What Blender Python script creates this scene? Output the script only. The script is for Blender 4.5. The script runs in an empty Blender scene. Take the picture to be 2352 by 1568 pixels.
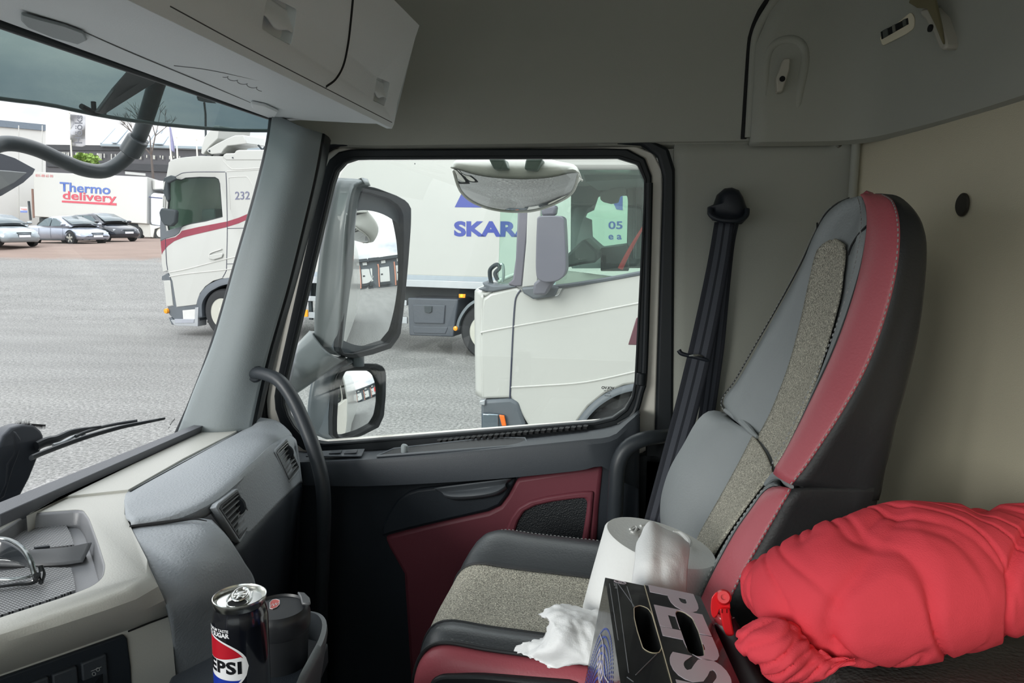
import bpy, bmesh, math, random
from mathutils import Vector, Matrix
random.seed(7)
V=Vector
sc=bpy.context.scene
COL=sc.collection
# ---------------------------------------------------------------- camera
F=1650.; CX,CY=1176.,784.
def cam_rot(yaw,pitch,roll):
    y,p,r=[math.radians(a) for a in (yaw,pitch,roll)]
    fwd=V((-math.sin(y)*math.cos(p),math.cos(y)*math.cos(p),-math.sin(p)))
    r0=V((math.cos(y),math.sin(y),0)); u0=r0.cross(fwd)
    right=r0*math.cos(r)+u0*math.sin(r); up=u0*math.cos(r)-r0*math.sin(r)
    return Matrix((right,up,-fwd)).transposed()
RC=cam_rot(10,7.4,.7); CAM=V((0,0,1.2))          # in the cab's own frame (x back, y towards the passenger door)
RY=cam_rot(10,9.53,0.0); CAMY=V((0,0,2.45))      # the same camera in the frame of the yard, which the lorry stands on slightly tilted
cam=bpy.data.cameras.new('camera'); cam.sensor_width=36; cam.lens=36*F/2352; cam.clip_start=.02; cam.clip_end=900
co=bpy.data.objects.new('camera',cam); COL.objects.link(co)
co.matrix_world=Matrix.Translation(CAM)@RC.to_4x4(); sc.camera=co
YARD=Matrix.Translation(CAM)@(RC@RY.transposed()).to_4x4()@Matrix.Translation(-CAMY)
# ---------------------------------------------------------------- world, exposure
w=bpy.data.worlds.new('overcast_sky'); sc.world=w; w.use_nodes=True
nt=w.node_tree; nt.nodes.clear()
def N(nt,t,**k):
    n=nt.nodes.new(t)
    for a,b in k.items():
        if a in n.inputs.keys(): n.inputs[a].default_value=b
        else: setattr(n,a,b)
    return n
tc=N(nt,'ShaderNodeTexCoord'); sp=N(nt,'ShaderNodeSeparateXYZ'); nt.links.new(tc.outputs['Generated'],sp.inputs[0])
mp=N(nt,'ShaderNodeMapping'); mp.inputs['Scale'].default_value=(1,1,3.2); nt.links.new(tc.outputs['Generated'],mp.inputs[0])
no=N(nt,'ShaderNodeTexNoise',Scale=3.2,Detail=7.,Roughness=.55); nt.links.new(mp.outputs[0],no.inputs[0])
cr=N(nt,'ShaderNodeValToRGB'); nt.links.new(no.outputs[0],cr.inputs[0])
cr.color_ramp.elements[0].position=.38; cr.color_ramp.elements[0].color=(.56,.61,.69,1)
cr.color_ramp.elements[1].position=.64; cr.color_ramp.elements[1].color=(1.0,.985,.96,1)
mr=N(nt,'ShaderNodeMapRange'); mr.inputs['From Min'].default_value=-.05; mr.inputs['From Max'].default_value=.9
mr.inputs['To Min'].default_value=.66; mr.inputs['To Max'].default_value=3.4
nt.links.new(sp.outputs[2],mr.inputs['Value'])
bg=N(nt,'ShaderNodeBackground'); nt.links.new(cr.outputs[0],bg.inputs[0]); nt.links.new(mr.outputs[0],bg.inputs[1])
wo=N(nt,'ShaderNodeOutputWorld'); nt.links.new(bg.outputs[0],wo.inputs[0])
vs=sc.view_settings; vs.view_transform='Standard'; vs.look='None'; vs.gamma=1; vs.use_curve_mapping=False; vs.exposure=.46
try:
    sc.cycles.max_bounces=12; sc.cycles.diffuse_bounces=7; sc.cycles.transparent_max_bounces=24; sc.cycles.glossy_bounces=6
    sc.cycles.sample_clamp_indirect=6; sc.cycles.caustics_reflective=False; sc.cycles.caustics_refractive=False
except Exception: pass
# a weak veiled sun low in front of the driver's side
sun=bpy.data.lights.new('veiled_sun','SUN'); sun.energy=1.7; sun.angle=math.radians(22); sun.color=(1,.985,.95)
so=bpy.data.objects.new('veiled_sun',sun); COL.objects.link(so); so.rotation_euler=V((-.5,-.8,.27)).to_track_quat('Z','Y').to_euler()
# sky portals in the cab's window openings (they only steer the sampling of the sky)
def portal(c,rot,sx,sy):
    l=bpy.data.lights.new('window_light','AREA'); l.shape='RECTANGLE'; l.size=sx; l.size_y=sy; l.cycles.is_portal=True
    o=bpy.data.objects.new('window_light',l); COL.objects.link(o); o.location=c; o.rotation_euler=rot
H=math.pi/2
portal((-1.08,.3,1.12),(0,-H-.3,0),.80,2.45)
portal((-.42,1.70,1.08),(-H,0,0),.95,.72)
portal((-.28,-.68,1.15),(H,0,0),1.4,1.15)

# ---------------------------------------------------------------- pixel rays (measuring helpers)
def ray(x,y): return RC@V(((x-CX)/F,-(y-CY)/F,-1.))
def PY(x,y,Y): d=ray(x,y); return CAM+d*(Y/d.y)
def PX(x,y,X): d=ray(x,y); return CAM+d*(X/d.x)
def PZ(x,y,Z): d=ray(x,y); return CAM+d*((Z-CAM.z)/d.z)
def PD(x,y,D): return CAM+ray(x,y)*D
def oray(x,y): return RY@V(((x-CX)/F,-(y-CY)/F,-1.))
def OY(x,y,Y): d=oray(x,y); return CAMY+d*(Y/d.y)
def OG(x,y,Z=0.): d=oray(x,y); return CAMY+d*((Z-CAMY.z)/d.z)
# ---------------------------------------------------------------- materials
MATS={}
def lin(c): return tuple(((x/255)/12.92 if x/255<=.04045 else ((x/255+.055)/1.055)**2.4) for x in c)
def mat(name,rgb,rough=.6,metal=0.,bump=None,var=None,spec=.5,trans=0.,emit=None,coat=0.,aniso=None,ior=None,alpha=None):
    """rgb in sRGB 0-255. bump=(scale,strength,distance); var=(scale,amount) colour variation"""
    if name in MATS: return MATS[name]
    m=bpy.data.materials.new(name); m.use_nodes=True; t=m.node_tree; b=t.nodes['Principled BSDF']
    c=lin(rgb); b.inputs['Base Color'].default_value=(*c,1); b.inputs['Roughness'].default_value=rough
    b.inputs['Metallic'].default_value=metal; b.inputs['Specular IOR Level'].default_value=spec
    b.inputs['Transmission Weight'].default_value=trans; b.inputs['Coat Weight'].default_value=coat
    if ior: b.inputs['IOR'].default_value=ior
    if alpha is not None: b.inputs['Alpha'].default_value=alpha
    co=N(t,'ShaderNodeTexCoord')
    if emit: b.inputs['Emission Color'].default_value=(*lin(emit[0]),1); b.inputs['Emission Strength'].default_value=emit[1]
    if var is None: var=(9.,.10)
    no=N(t,'ShaderNodeTexNoise',Scale=var[0],Detail=6.,Roughness=.6); t.links.new(co.outputs['Object'],no.inputs[0])
    mx=N(t,'ShaderNodeMixRGB',blend_type='MIX'); t.links.new(no.outputs[0],mx.inputs[0])
    mx.inputs[1].default_value=(*[x*(1-var[1]) for x in c],1); mx.inputs[2].default_value=(*[min(1,x*(1+var[1])) for x in c],1)
    t.links.new(mx.outputs[0],b.inputs['Base Color'])
    if bump:
        n2=N(t,'ShaderNodeTexNoise',Scale=bump[0],Detail=3.); t.links.new(co.outputs['Object'],n2.inputs[0])
        bp=N(t,'ShaderNodeBump',Strength=bump[1],Distance=bump[2]); t.links.new(n2.outputs[0],bp.inputs['Height']); t.links.new(bp.outputs[0],b.inputs['Normal'])
    MATS[name]=m; return m
def glass(name,tint=(235,245,240),refl=.9,thru=1.0,rough=0.0):
    """thin pane: coloured transparent + Fresnel reflection"""
    if name in MATS: return MATS[name]
    m=bpy.data.materials.new(name); m.use_nodes=True; t=m.node_tree; t.nodes.clear()
    tr=N(t,'ShaderNodeBsdfTransparent'); tr.inputs[0].default_value=(*[x*thru for x in lin(tint)],1)
    gl=N(t,'ShaderNodeBsdfGlossy'); gl.inputs['Roughness'].default_value=rough; gl.inputs[0].default_value=(refl,refl,refl,1)
    lw=N(t,'ShaderNodeLayerWeight'); lw.inputs['Blend'].default_value=.5; pw_=N(t,'ShaderNodeMath',operation='POWER'); pw_.inputs[1].default_value=5.; t.links.new(lw.outputs['Facing'],pw_.inputs[0])
    fr=N(t,'ShaderNodeMapRange'); fr.inputs['To Min'].default_value=.035; fr.inputs['To Max'].default_value=.7; t.links.new(pw_.outputs[0],fr.inputs['Value'])
    mx=N(t,'ShaderNodeMixShader'); t.links.new(fr.outputs[0],mx.inputs[0]); t.links.new(tr.outputs[0],mx.inputs[1]); t.links.new(gl.outputs[0],mx.inputs[2])
    o=N(t,'ShaderNodeOutputMaterial'); t.links.new(mx.outputs[0],o.inputs[0]); MATS[name]=m; return m
# ---------------------------------------------------------------- object helpers
def link(name,me,m=None,parent=None,smooth=True,ang=35):
    o=bpy.data.objects.new(name,me); COL.objects.link(o)
    if m is not None:
        for q in (m if isinstance(m,(list,tuple)) else [m]): me.materials.append(q)
    if smooth:
        for p in me.polygons: p.use_smooth=True
        me.set_sharp_from_angle(angle=math.radians(ang))
    if parent is not None:
        o.parent=parent
    return o
def localise(o,parent):
    """the mesh was written in cab (or yard) coordinates: keep it there below a parent empty"""
    o.parent=parent; o.matrix_parent_inverse=parent.matrix_world.inverted() if parent is not None else Matrix()
def tag(o,label=None,cat=None,group=None,kind=None):
    if label: o['label']=label
    if cat: o['category']=cat
    if group: o['group']=group
    if kind: o['kind']=kind
    return o
def thing(name,label,cat,loc=(0,0,0),group=None,kind=None,M=None):
    o=bpy.data.objects.new(name,None); COL.objects.link(o); o.empty_display_size=.05
    o.matrix_world=(M if M is not None else Matrix.Translation(V(loc)))
    o['orig']=0; del o['orig']
    return tag(o,label,cat,group,kind)
def build(name,verts,faces,m,parent=None,smooth=True,ang=35,solid=0,off=-1,bevel=0,sub=0,bseg=2):
    """verts in the frame of the parent's builder (cab frame for cab things: converted below)"""
    me=bpy.data.meshes.new(name)
    vs=[V(v) for v in verts]
    if parent is not None: 
        inv=WORLD(parent).inverted(); vs=[inv@v for v in vs]
        o_m=None
    else:
        c=sum(vs,V((0,0,0)))/len(vs) ; zmin=min(v.z for v in vs); o_m=Matrix.Translation((c.x,c.y,zmin)); vs=[o_m.inverted()@v for v in vs]
    me.from_pydata(vs,[],faces); me.update()
    bm=bmesh.new(); bm.from_mesh(me); bmesh.ops.remove_doubles(bm,verts=bm.verts,dist=1e-6); bmesh.ops.recalc_face_normals(bm,faces=bm.faces); bm.to_mesh(me); bm.free()
    o=link(name,me,m,None,smooth,ang)
    if parent is not None: o.parent=parent
    else: o.matrix_world=o_m
    if sub: s=o.modifiers.new('sub','SUBSURF'); s.levels=s.render_levels=sub
    if solid: s=o.modifiers.new('solid','SOLIDIFY'); s.thickness=solid; s.offset=off
    if bevel: s=o.modifiers.new('bevel','BEVEL'); s.width=bevel; s.segments=bseg; s.limit_method='ANGLE'; s.angle_limit=math.radians(40); s.harden_normals=False
    return o
def WORLD(o):
    M=o.matrix_basis.copy() if o.parent is None else WORLD(o.parent)@o.matrix_parent_inverse@o.matrix_basis
    return M
# ---- splines and lofts
def cr1(p0,p1,p2,p3,t):
    return ((p1*2)+(p2-p0)*t+(p0*2-p1*5+p2*4-p3)*t*t+(p1*3-p0-p2*3+p3)*t*t*t)*.5
def spline(pts,n,closed=False):
    P=[V(p) for p in pts]
    if len(P)==2: return [P[0].lerp(P[1],i/(n-1)) for i in range(n)]
    k=len(P)
    def g(i): return P[i%k] if closed else (P[i] if 0<=i<k else (P[0]*2-P[1] if i<0 else P[-1]*2-P[-2]))
    segs=k if closed else k-1; fine=[]
    for s in range(segs):
        for j in range(12): fine.append(cr1(g(s-1),g(s),g(s+1),g(s+2),j/12))
    fine.append(P[0] if closed else P[-1])
    return resample(fine,n,closed)
def resample(fine,n,closed=False):
    L=[0]
    for a,b in zip(fine,fine[1:]): L.append(L[-1]+(b-a).length)
    out=[];j=0
    for i in range(n):
        t=L[-1]*i/(n if closed else n-1)
        while j<len(L)-2 and L[j+1]<t: j+=1
        d=L[j+1]-L[j]; out.append(fine[j].lerp(fine[j+1],(t-L[j])/d if d>0 else 0))
    return out
def poly_even(pts,n,closed=False):
    P=[V(p) for p in pts]
    if closed: P=P+[P[0]]
    return resample(P,n,closed)
def grid_faces(nr,nc,cu=False,cv=False):
    f=[]
    for i in range(nr if cv else nr-1):
        for j in range(nc if cu else nc-1):
            a=i*nc+j; b=i*nc+(j+1)%nc; c=((i+1)%nr)*nc+(j+1)%nc; d=((i+1)%nr)*nc+j
            f.append((a,b,c,d))
    return f
def loft(name,rows,m,parent=None,nu=None,nv=None,closed_u=False,closed_v=False,caps=False,straight=False,**k):
    """rows: polylines of 3D points. nu: points per row after spline resampling, nv: rows after spline across"""
    R=[(poly_even(r,nu,closed_u) if straight else spline(r,nu,closed_u)) if nu else [V(p) for p in r] for r in rows]
    if nv:
        cols=[spline([r[j] for r in R],nv,closed_v) for j in range(len(R[0]))]
        R=[[c[i] for c in cols] for i in range(nv)]
    nc=len(R[0]); v=[p for r in R for p in r]; f=grid_faces(len(R),nc,closed_u,closed_v)
    if caps: f.append(tuple(range(nc-1,-1,-1))); f.append(tuple(range((len(R)-1)*nc,len(R)*nc)))
    return build(name,v,f,m,parent,**k)
def frames(pts):
    T=[(pts[min(i+1,len(pts)-1)]-pts[max(i-1,0)]).normalized() for i in range(len(pts))]
    u=T[0].orthogonal().normalized(); out=[]
    for t in T:
        u=(u-t*u.dot(t)); u=u.normalized() if u.length>1e-6 else t.orthogonal().normalized(); out.append((t,u,t.cross(u)))
    return out
def tube(name,pts,r,m,parent=None,n=None,seg=14,flat=1.0,caps=True,smooth_path=True,**k):
    P=spline(pts,n or max(2,len(pts)*6)) if smooth_path and len(pts)>2 else [V(p) for p in pts]
    fr=frames(P); rr=(lambda t:r) if not isinstance(r,(list,tuple)) else (lambda t: r[min(int(t*(len(r)-1)),len(r)-2)]*(1-(t*(len(r)-1)-min(int(t*(len(r)-1)),len(r)-2)))+r[min(int(t*(len(r)-1)),len(r)-2)+1]*(t*(len(r)-1)-min(int(t*(len(r)-1)),len(r)-2)))
    rows=[]
    for i,(p,(t,u,b)) in enumerate(zip(P,fr)):
        q=rr(i/(len(P)-1)); rows.append([p+u*math.cos(a)*q+b*math.sin(a)*q*flat for a in [2*math.pi*j/seg for j in range(seg)]])
    return loft(name,rows,m,parent,closed_u=True,caps=caps,**k)
def lathe(name,prof,c,axis,m,parent=None,seg=48,**k):
    """prof: (radius, height) along axis from c"""
    ax=V(axis).normalized(); u=ax.orthogonal().normalized(); b=ax.cross(u); c=V(c); rows=[]
    for r,h in prof: rows.append([c+ax*h+(u*math.cos(a)+b*math.sin(a))*max(r,1e-5) for a in [2*math.pi*j/seg for j in range(seg)]])
    return loft(name,rows,m,parent,closed_u=True,caps=True,**k)
def box(name,c,s,m,parent=None,bevel=0.003,M=None,**k):
    c=V(c); x,y,z=[q/2 for q in s]
    v=[V((a*x,b*y,d*z)) for a in(-1,1) for b in(-1,1) for d in(-1,1)]
    v=[(M@p if M is not None else p)+c for p in v]
    f=[(0,1,3,2),(4,6,7,5),(0,4,5,1),(2,3,7,6),(0,2,6,4),(1,5,7,3)]
    return build(name,v,f,m,parent,bevel=bevel,**k)
def rounded(pts,r,seg=4,closed=True):
    """2D/3D polygon with rounded corners; r number or list"""
    P=[V(p) for p in pts]; n=len(P); out=[]
    for i in range(n):
        q=r[i] if isinstance(r,(list,tuple)) else r
        if q<=0: out.append(P[i]); continue
        a,b,c=P[i-1],P[i],P[(i+1)%n]; d1=(a-b); d2=(c-b); q=min(q,d1.length*.48,d2.length*.48)
        s=b+d1.normalized()*q; e=b+d2.normalized()*q
        for j in range(seg+1):
            t=j/seg; out.append(s*(1-t)**2+b*2*t*(1-t)+e*t*t)
    return out
def prism(name,pts,vec,m,parent=None,**k):
    """closed 3D outline extruded by vec"""
    P=[V(p) for p in pts]; d=V(vec); n=len(P)
    v=P+[p+d for p in P]; f=[tuple(range(n-1,-1,-1)),tuple(range(n,2*n))]+[(i,(i+1)%n,n+(i+1)%n,n+i) for i in range(n)]
    return build(name,v,f,m,parent,**k)
def ring(name,outer,inner,vec,m,parent=None,n=96,**k):
    """frame between two closed outlines (matched by angle about the inner centre) with thickness vec"""
    c=sum((V(p) for p in inner),V((0,0,0)))/len(inner)
    nrm=V(vec).normalized(); ux=nrm.orthogonal().normalized(); uy=nrm.cross(ux)
    def byang(P,n):
        P=[V(p) for p in P]; res=[]
        for i in range(n):
            a=2*math.pi*i/n; d=(math.cos(a),math.sin(a)); best=None
            for q in range(len(P)):
                p0=P[q]-c; p1=P[(q+1)%len(P)]-c
                x0,y0,x1,y1=p0.dot(ux),p0.dot(uy),p1.dot(ux),p1.dot(uy)
                den=(x1-x0)*(-d[1])+(y1-y0)*d[0]
                if abs(den)<1e-12: continue
                s=(x0*d[1]-y0*d[0])/den
                if -1e-6<=s<=1+1e-6:
                    t=(x0+(x1-x0)*s)*d[0]+(y0+(y1-y0)*s)*d[1]
                    if t>0 and (best is None or t>best[0]): best=(t,P[q].lerp(P[(q+1)%len(P)],s))
            res.append(best[1] if best else c)
        return res
    A=byang(outer,n); B=byang(inner,n); d=V(vec)
    rows=[A,B,[p+d for p in B],[p+d for p in A]]
    return loft(name,rows,m,parent,closed_u=True,closed_v=True,**k)
def flat_text(name,s,size,M,m,parent=None,extrude=.0005,bold=0.,align='CENTER',spacing=1.,sx=1.,shear=0.):
    """lettering lying in M's xy plane (M in the builder's frame)"""
    cu=bpy.data.curves.new(name,'FONT'); cu.body=s; cu.size=size; cu.extrude=extrude; cu.offset=bold; cu.align_x=align; cu.align_y='CENTER'; cu.space_character=spacing; cu.shear=shear
    cu.resolution_u=4
    o=bpy.data.objects.new('tmp',cu); COL.objects.link(o); bpy.context.view_layer.update()
    me=bpy.data.meshes.new_from_object(o.evaluated_get(bpy.context.evaluated_depsgraph_get())); bpy.data.objects.remove(o); bpy.data.curves.remove(cu)
    M2=M@Matrix.Diagonal((sx,1,1,1))
    if parent is not None: M2=WORLD(parent).inverted()@M2
    me.transform(M2); me.name=name; me.materials.clear()
    o=link(name,me,m,None,False)
    if parent is not None: o.parent=parent
    return o
def axes(o,x,y):
    """matrix with origin o, x axis along x, y axis near y"""
    x=V(x).normalized(); z=x.cross(V(y)).normalized(); y=z.cross(x)
    M=Matrix((x,y,z)).transposed().to_4x4(); M.translation=V(o); return M
def stitch(name,pts,m,parent=None,r=.0009,gap=.0075,dash=.0045):
    """row of seam stitches along a path, one mesh"""
    P=[V(p) for p in pts]; L=sum((b-a).length for a,b in zip(P,P[1:])); n=int(L/gap); Q=resample(P,max(n*4,8))
    v=[];f=[]
    for i in range(0,len(Q)-2,4):
        a=Q[i]; b=Q[min(i+2,len(Q)-1)]; t=(b-a)
        if t.length<1e-6: continue
        t.normalize(); u=t.orthogonal().normalized(); w=t.cross(u); k=len(v)
        for p in(a,b):
            for s in range(4): v.append(p+(u*math.cos(s*H)+w*math.sin(s*H))*r)
        f+=[(k+s,k+(s+1)%4,k+4+(s+1)%4,k+4+s) for s in range(4)]
    return build(name,v,f,m,parent,smooth=False)
# ================================================================ CAB SHELL
HEAD=mat('warm_grey_headliner',(172,173,164),.9,bump=(900,.25,.002),var=(3,.04),spec=.2)
WALL=mat('beige_wall_lining',(236,227,203),.85,bump=(700,.3,.002),var=(2.5,.05),spec=.25)
LOCK=mat('grey_locker_plastic',(224,229,231),.55,bump=(500,.3,.001),var=(4,.04),spec=.35)
PIL=mat('grey_pillar_plastic',(138,146,148),.5,bump=(450,.3,.001),var=(4,.06),spec=.4)
RUB=mat('black_rubber',(26,31,35),.45,bump=(120,.1,.001),var=(8,.2),spec=.4)
CREAM=mat('cream_painted_metal',(228,224,214),.35,var=(20,.06),spec=.5)
BLK=mat('black_door_plastic',(58,63,69),.5,bump=(600,.4,.001),var=(5,.1),spec=.4)
BLK2=mat('dark_door_plastic',(36,42,49),.55,bump=(600,.4,.001),var=(5,.1),spec=.35)
REDP=mat('wine_red_plastic',(112,56,66),.5,bump=(500,.3,.001),var=(4,.08),spec=.35)
DARK=mat('dark_void',(12,13,15),.8,var=(5,.1))
FLOORM=mat('dark_rubber_floor',(34,36,38),.8,bump=(80,.4,.003))
GLASS=glass('window_glass',(249,252,250)); WSG=glass('windscreen_glass',(248,249,248))
def S(o): return tag(o,kind='structure')
# floor and the closed sides of the cab (behind the camera as well)
S(build('floor',[(-1.05,-.75,0),(.62,-.75,0),(.62,1.66,0),(-1.05,1.66,0)],[(0,1,2,3)],FLOORM,solid=.04))
# right wall above the door, rolling over into the roof
xs=[-.80,-.795,-.79,-.78,-.70,-.6,-.45,-.2,0,.19]
def bot(x): # height of the lining's lower edge
    return 1.430+max(0,(-.66-x))*.14
rows=[]
for (dy,z) in ((1.66,0.0),(1.625,-.004),(1.602,.004),(1.598,.02),(1.592,.14),(1.588,.245),(1.565,.285),(1.49,.36),(1.38,.42),(1.2,.46)):
    rows.append([V((x if x<.15 else x+.05,dy if x>-.7 else dy-min(.10,(-.7-x)*.55),bot(x)+z if z<.2 else 1.43+z)) for x in xs])
S(loft('wall_right',rows,HEAD,nu=40,solid=.02,off=0))
# ceiling
S(prism('ceiling',[V((-1.0,-.72,1.93)),V((.62,-.72,1.93)),V((.62,1.66,1.93)),V((-1.0,1.66,1.93))],(0,0,.03),HEAD,smooth=False))
# side wall behind the door and the curved rear wall, one path
path=[(.19,1.598),(.30,1.60),(.40,1.606)]
side=[V((.19,1.60,0)),V((.30,1.603,0)),V((.425,1.606,0))]
def wallrows(path,zs): return [[V((p.x,p.y,z)) for p in path] for z in zs]
pA=PY(1549,336,1.60); pB=PY(1541,1190,1.60)
S(loft('wall_side',[[V((.0+.042,1.60,.05)),V((.44,1.60,.05))],[V((pB.x,1.60,pB.z)),V((.44,1.60,pB.z))],[V((pA.x,1.603,1.40)),V((.44,1.603,1.40))],[V((pA.x,1.604,1.429)),V((.44,1.604,1.429))]],HEAD,nu=14,straight=True,solid=.03,off=-1,ang=20))
bw=[(.425,1.62),(.445,1.585),(.475,1.50),(.51,1.36),(.54,1.18),(.56,.95),(.57,.6),(.57,0),(.57,-.75)]
S(loft('wall_back',[[V((x,y,z)) for x,y in bw] for z in(0,.5,1.0,1.46)],WALL,nu=60,nv=4,solid=.03,off=0))
# moulded upper lining behind: runs round the rear corner, proud of the walls
up=[(.213,1.572),(.30,1.575),(.39,1.57),(.437,1.53),(.468,1.44),(.498,1.32),(.522,1.16),(.54,.95),(.55,.6),(.55,0),(.55,-.72)]
def lean(z): return max(0,z-1.43)*.10
rows=[]
for dz,off in ((0.0,.028),(-.006,.012),(-.003,.002),(.010,0),(.06,.002),(.18,.004),(.24,.006),(.30,.0),(.38,-.05),(.46,-.2),(.51,-.32)):
    r=[]
    for i,(x,y) in enumerate(up):
        a=min(1,max(0,(x-.38)/.08)); nx,ny=(a,1-a)
        ox=.0 if i else 0
        zz=1.43+dz
        lx=0
        if i==0: lx=max(0,dz-.20)*.55
        r.append(V((x+off*nx+lx, y+off*ny if off>=0 or ny==0 else y+off, zz)))
    rows.append(r)
rear=S(loft('trim_1',rows,HEAD,nu=80,solid=.02,off=0))
S(prism('trim_6',[V((.10,1.64,1.44)),V((.62,1.64,1.44)),V((.62,1.64,1.93)),V((.10,1.64,1.93))],(0,.02,0),HEAD,smooth=False))
# its rounded front edge bead
tube('edge_bead',[V((.2125,1.585,1.432)),V((.2125,1.582,1.55)),V((.214,1.58,1.63)),V((.235,1.575,1.68)),V((.275,1.565,1.73)),V((.33,1.53,1.79))],.010,HEAD,rear,seg=12)
tube('gap_shade',[V((.2015,1.589,1.430)),V((.202,1.583,1.60)),V((.208,1.580,1.645)),V((.232,1.568,1.70)),V((.278,1.54,1.76))],.0060,DARK,rear,seg=8)  # dark strip standing for the gap and the raised panel's shading
tube('lower_bead',[V((-.1,1.607,1.4275)),V((.1,1.607,1.4275)),V((.35,1.607,1.4275))],.006,HEAD,rear,seg=8)
# arch-shaped raised surround, coat hook inside it
def wpt(px,py,Y): return PY(px,py,Y)
arch=[wpt(1750,296,1.573),wpt(1757,200,1.574),wpt(1762,130,1.574),wpt(1782,100,1.574),wpt(1815,92,1.574),wpt(1840,103,1.574),wpt(1848,135,1.574),wpt(1838,200,1.574),wpt(1825,290,1.573)]
tube('hook_surround',arch,[.003,.008,.010,.010,.010,.010,.011,.009,.002],HEAD,rear,n=50,seg=12)
HOOKM=mat('pale_hook_plastic',(186,182,170),.45,var=(20,.05))
hk=thing('coat_hook','slim pale grey coat hook inside the arched recess above the seat belt','hook',PY(1798,172,1.568))
pts=[PY(a,b,1.545) for a,b in((1800,134),(1816,133),(1814,160),(1804,190),(1798,210),(1785,211),(1783,178),(1791,160))]
prism('hook_body',rounded(pts,.003),(0,.028,0),HOOKM,hk,bevel=.0025)
lathe('screw',[(.0,-.001),(.0055,-.001),(.0055,.003),(0,.003)],PY(1797,181,1.544),(0,1,0),DARK,hk,seg=16)
# second large latch hook near the top right, and the slotted switch plate
def onup(px,py):  # point on the rear upper lining
    best=None; d=ray(px,py)
    for (x0,y0),(x1,y1) in zip(up[2:],up[3:]):
        # intersect ray with vertical plane through the segment
        ex,ey=x1-x0,y1-y0; den=d.x*ey-d.y*ex
        if abs(den)<1e-9: continue
        t=((x0-CAM.x)*ey-(y0-CAM.y)*ex)/den; p=CAM+d*t
        s=((p.x-x0)*ex+(p.y-y0)*ey)/(ex*ex+ey*ey)
        if -.02<=s<=1.02 and t>0: best=p
    return best
def outn(p,q):
    e=(q-p); e.z=0; e.normalize(); n=V((-e.y,e.x,0)); 
    return n if n.dot(CAM-p)>0 else -n
l2=thing('latch_hook','larger cream bunk latch hook near the ceiling, right of the slotted switch plate','hook',onup(2180,80))
q=[(2152,22),(2168,18),(2190,40),(2208,85),(2212,108),(2204,118),(2194,112),(2178,75),(2160,45),(2148,34)]
P=[onup(*a) for a in q]; nn=outn(P[0],P[4])
prism('latch_body',[p+nn*.002 for p in P],nn*.026,HOOKM,l2,bevel=.004)
lathe('screw',[(.0,-.001),(.006,-.001),(.006,.002),(0,.002)],onup(2176,66)+nn*.029,nn,DARK,l2,seg=16)
P=[onup(*a) for a in((2140,-8),(2190,-14),(2207,60),(2214,104),(2196,60),(2176,22),(2152,20),(2132,8))]
prism('shade_plate',[p+nn*.03 for p in P],nn*.006,mat('olive_plastic',(120,112,84),.5),l2,bevel=.0015)
pl=thing('switch_plate','small recessed plate with a row of black slots high on the rear lining','switch',onup(2070,65))
P=[onup(*a) for a in((2030,86),(2102,28),(2110,42),(2108,66),(2092,78),(2036,106))]; nn=outn(P[0],P[1])
prism('plate',rounded([p+nn*.006 for p in P],.006),nn*.003,WALL,pl,bevel=.001)
P=[onup(*a) for a in((2034,74),(2096,42),(2098,56),(2036,91))]
prism('slot',[p+nn*.0092 for p in P],nn*.001,DARK,pl,smooth=False)
for i,(a,b) in enumerate(((.10,.28),(.46,.56),(.84,.95))):
    A=P[0].lerp(P[1],a);B=P[0].lerp(P[1],b);Cc=P[3].lerp(P[2],b);D=P[3].lerp(P[2],a)
    prism('slider',[p+nn*.0103 for p in(A,B,Cc,D)],nn*.0015,[mat('grey_slider',(86,90,86),.5),mat('pale_slider',(120,120,112),.5)][i==1],pl,smooth=False)
# button plug on the rear wall
def onback(px,py):
    d=ray(px,py)
    for (x0,y0),(x1,y1) in zip(bw,bw[1:]):
        ex,ey=x1-x0,y1-y0; den=d.x*ey-d.y*ex; t=((x0-CAM.x)*ey-(y0-CAM.y)*ex)/den; p=CAM+d*t
        s=((p.x-x0)*ex+(p.y-y0)*ey)/(ex*ex+ey*ey)
        if -.001<=s<=1.001 and t>0: return p,outn(V((x0,y0,0)),V((x1,y1,0)))
p,n_=onback(2237,470); n_=V((-1,-.12,0)).normalized()
tag(lathe('wall_plug',[(0,0),(.0185,0),(.0185,.002),(.016,.004),(0,.004)],p-V((.012,0,0))+n_*.004,n_,mat('dark_plug',(52,48,42),.6)),'round dark plug set in the beige rear wall beside the headrest','plug')
# vertical rail in the rear corner and the little loop under the lining
tag(tube('corner_rail',[V((.418,1.578,1.425)),V((.418,1.578,.4))],.0085,HEAD,smooth_path=False,seg=16),'thin vertical beige rail in the corner behind the headrest','rail')
lp=PY(1925,331,1.592)
tag(tube('metal_loop',[lp+V((-.006,0,.008)),lp+V((-.0055,-.004,-.001)),lp+V((0,-.006,-.006)),lp+V((.0055,-.004,-.001)),lp+V((.006,0,.008))],.0022,mat('dull_steel',(170,168,160),.35,1.),seg=8),'tiny metal loop under the lining edge by the corner rail','loop')
# ---------------------------------------------------------------- left (driver's) side, unseen; its window made oversize to admit more daylight
def leftwall():
    v=[(-1.05,-.68,0),(.62,-.68,0),(.62,-.68,1.9),(-.7,-.68,1.9),(-.95,-.62,.60),(.40,-.62,.60),(.40,-.62,1.70),(-.66,-.62,1.70)]
    v=[(x,-.66,z) for x,y,z in v]
    f=[(0,1,5,4),(1,2,6,5),(2,3,7,6),(3,0,4,7)]
    return build('wall_left',v,f,HEAD,solid=.04,smooth=False)
S(leftwall())
S(build('window_3',[(-.95,-.665,.60),(.40,-.665,.60),(.40,-.665,1.70),(-.66,-.665,1.70)],[(0,1,2,3)],GLASS,solid=.004,smooth=False))
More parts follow.
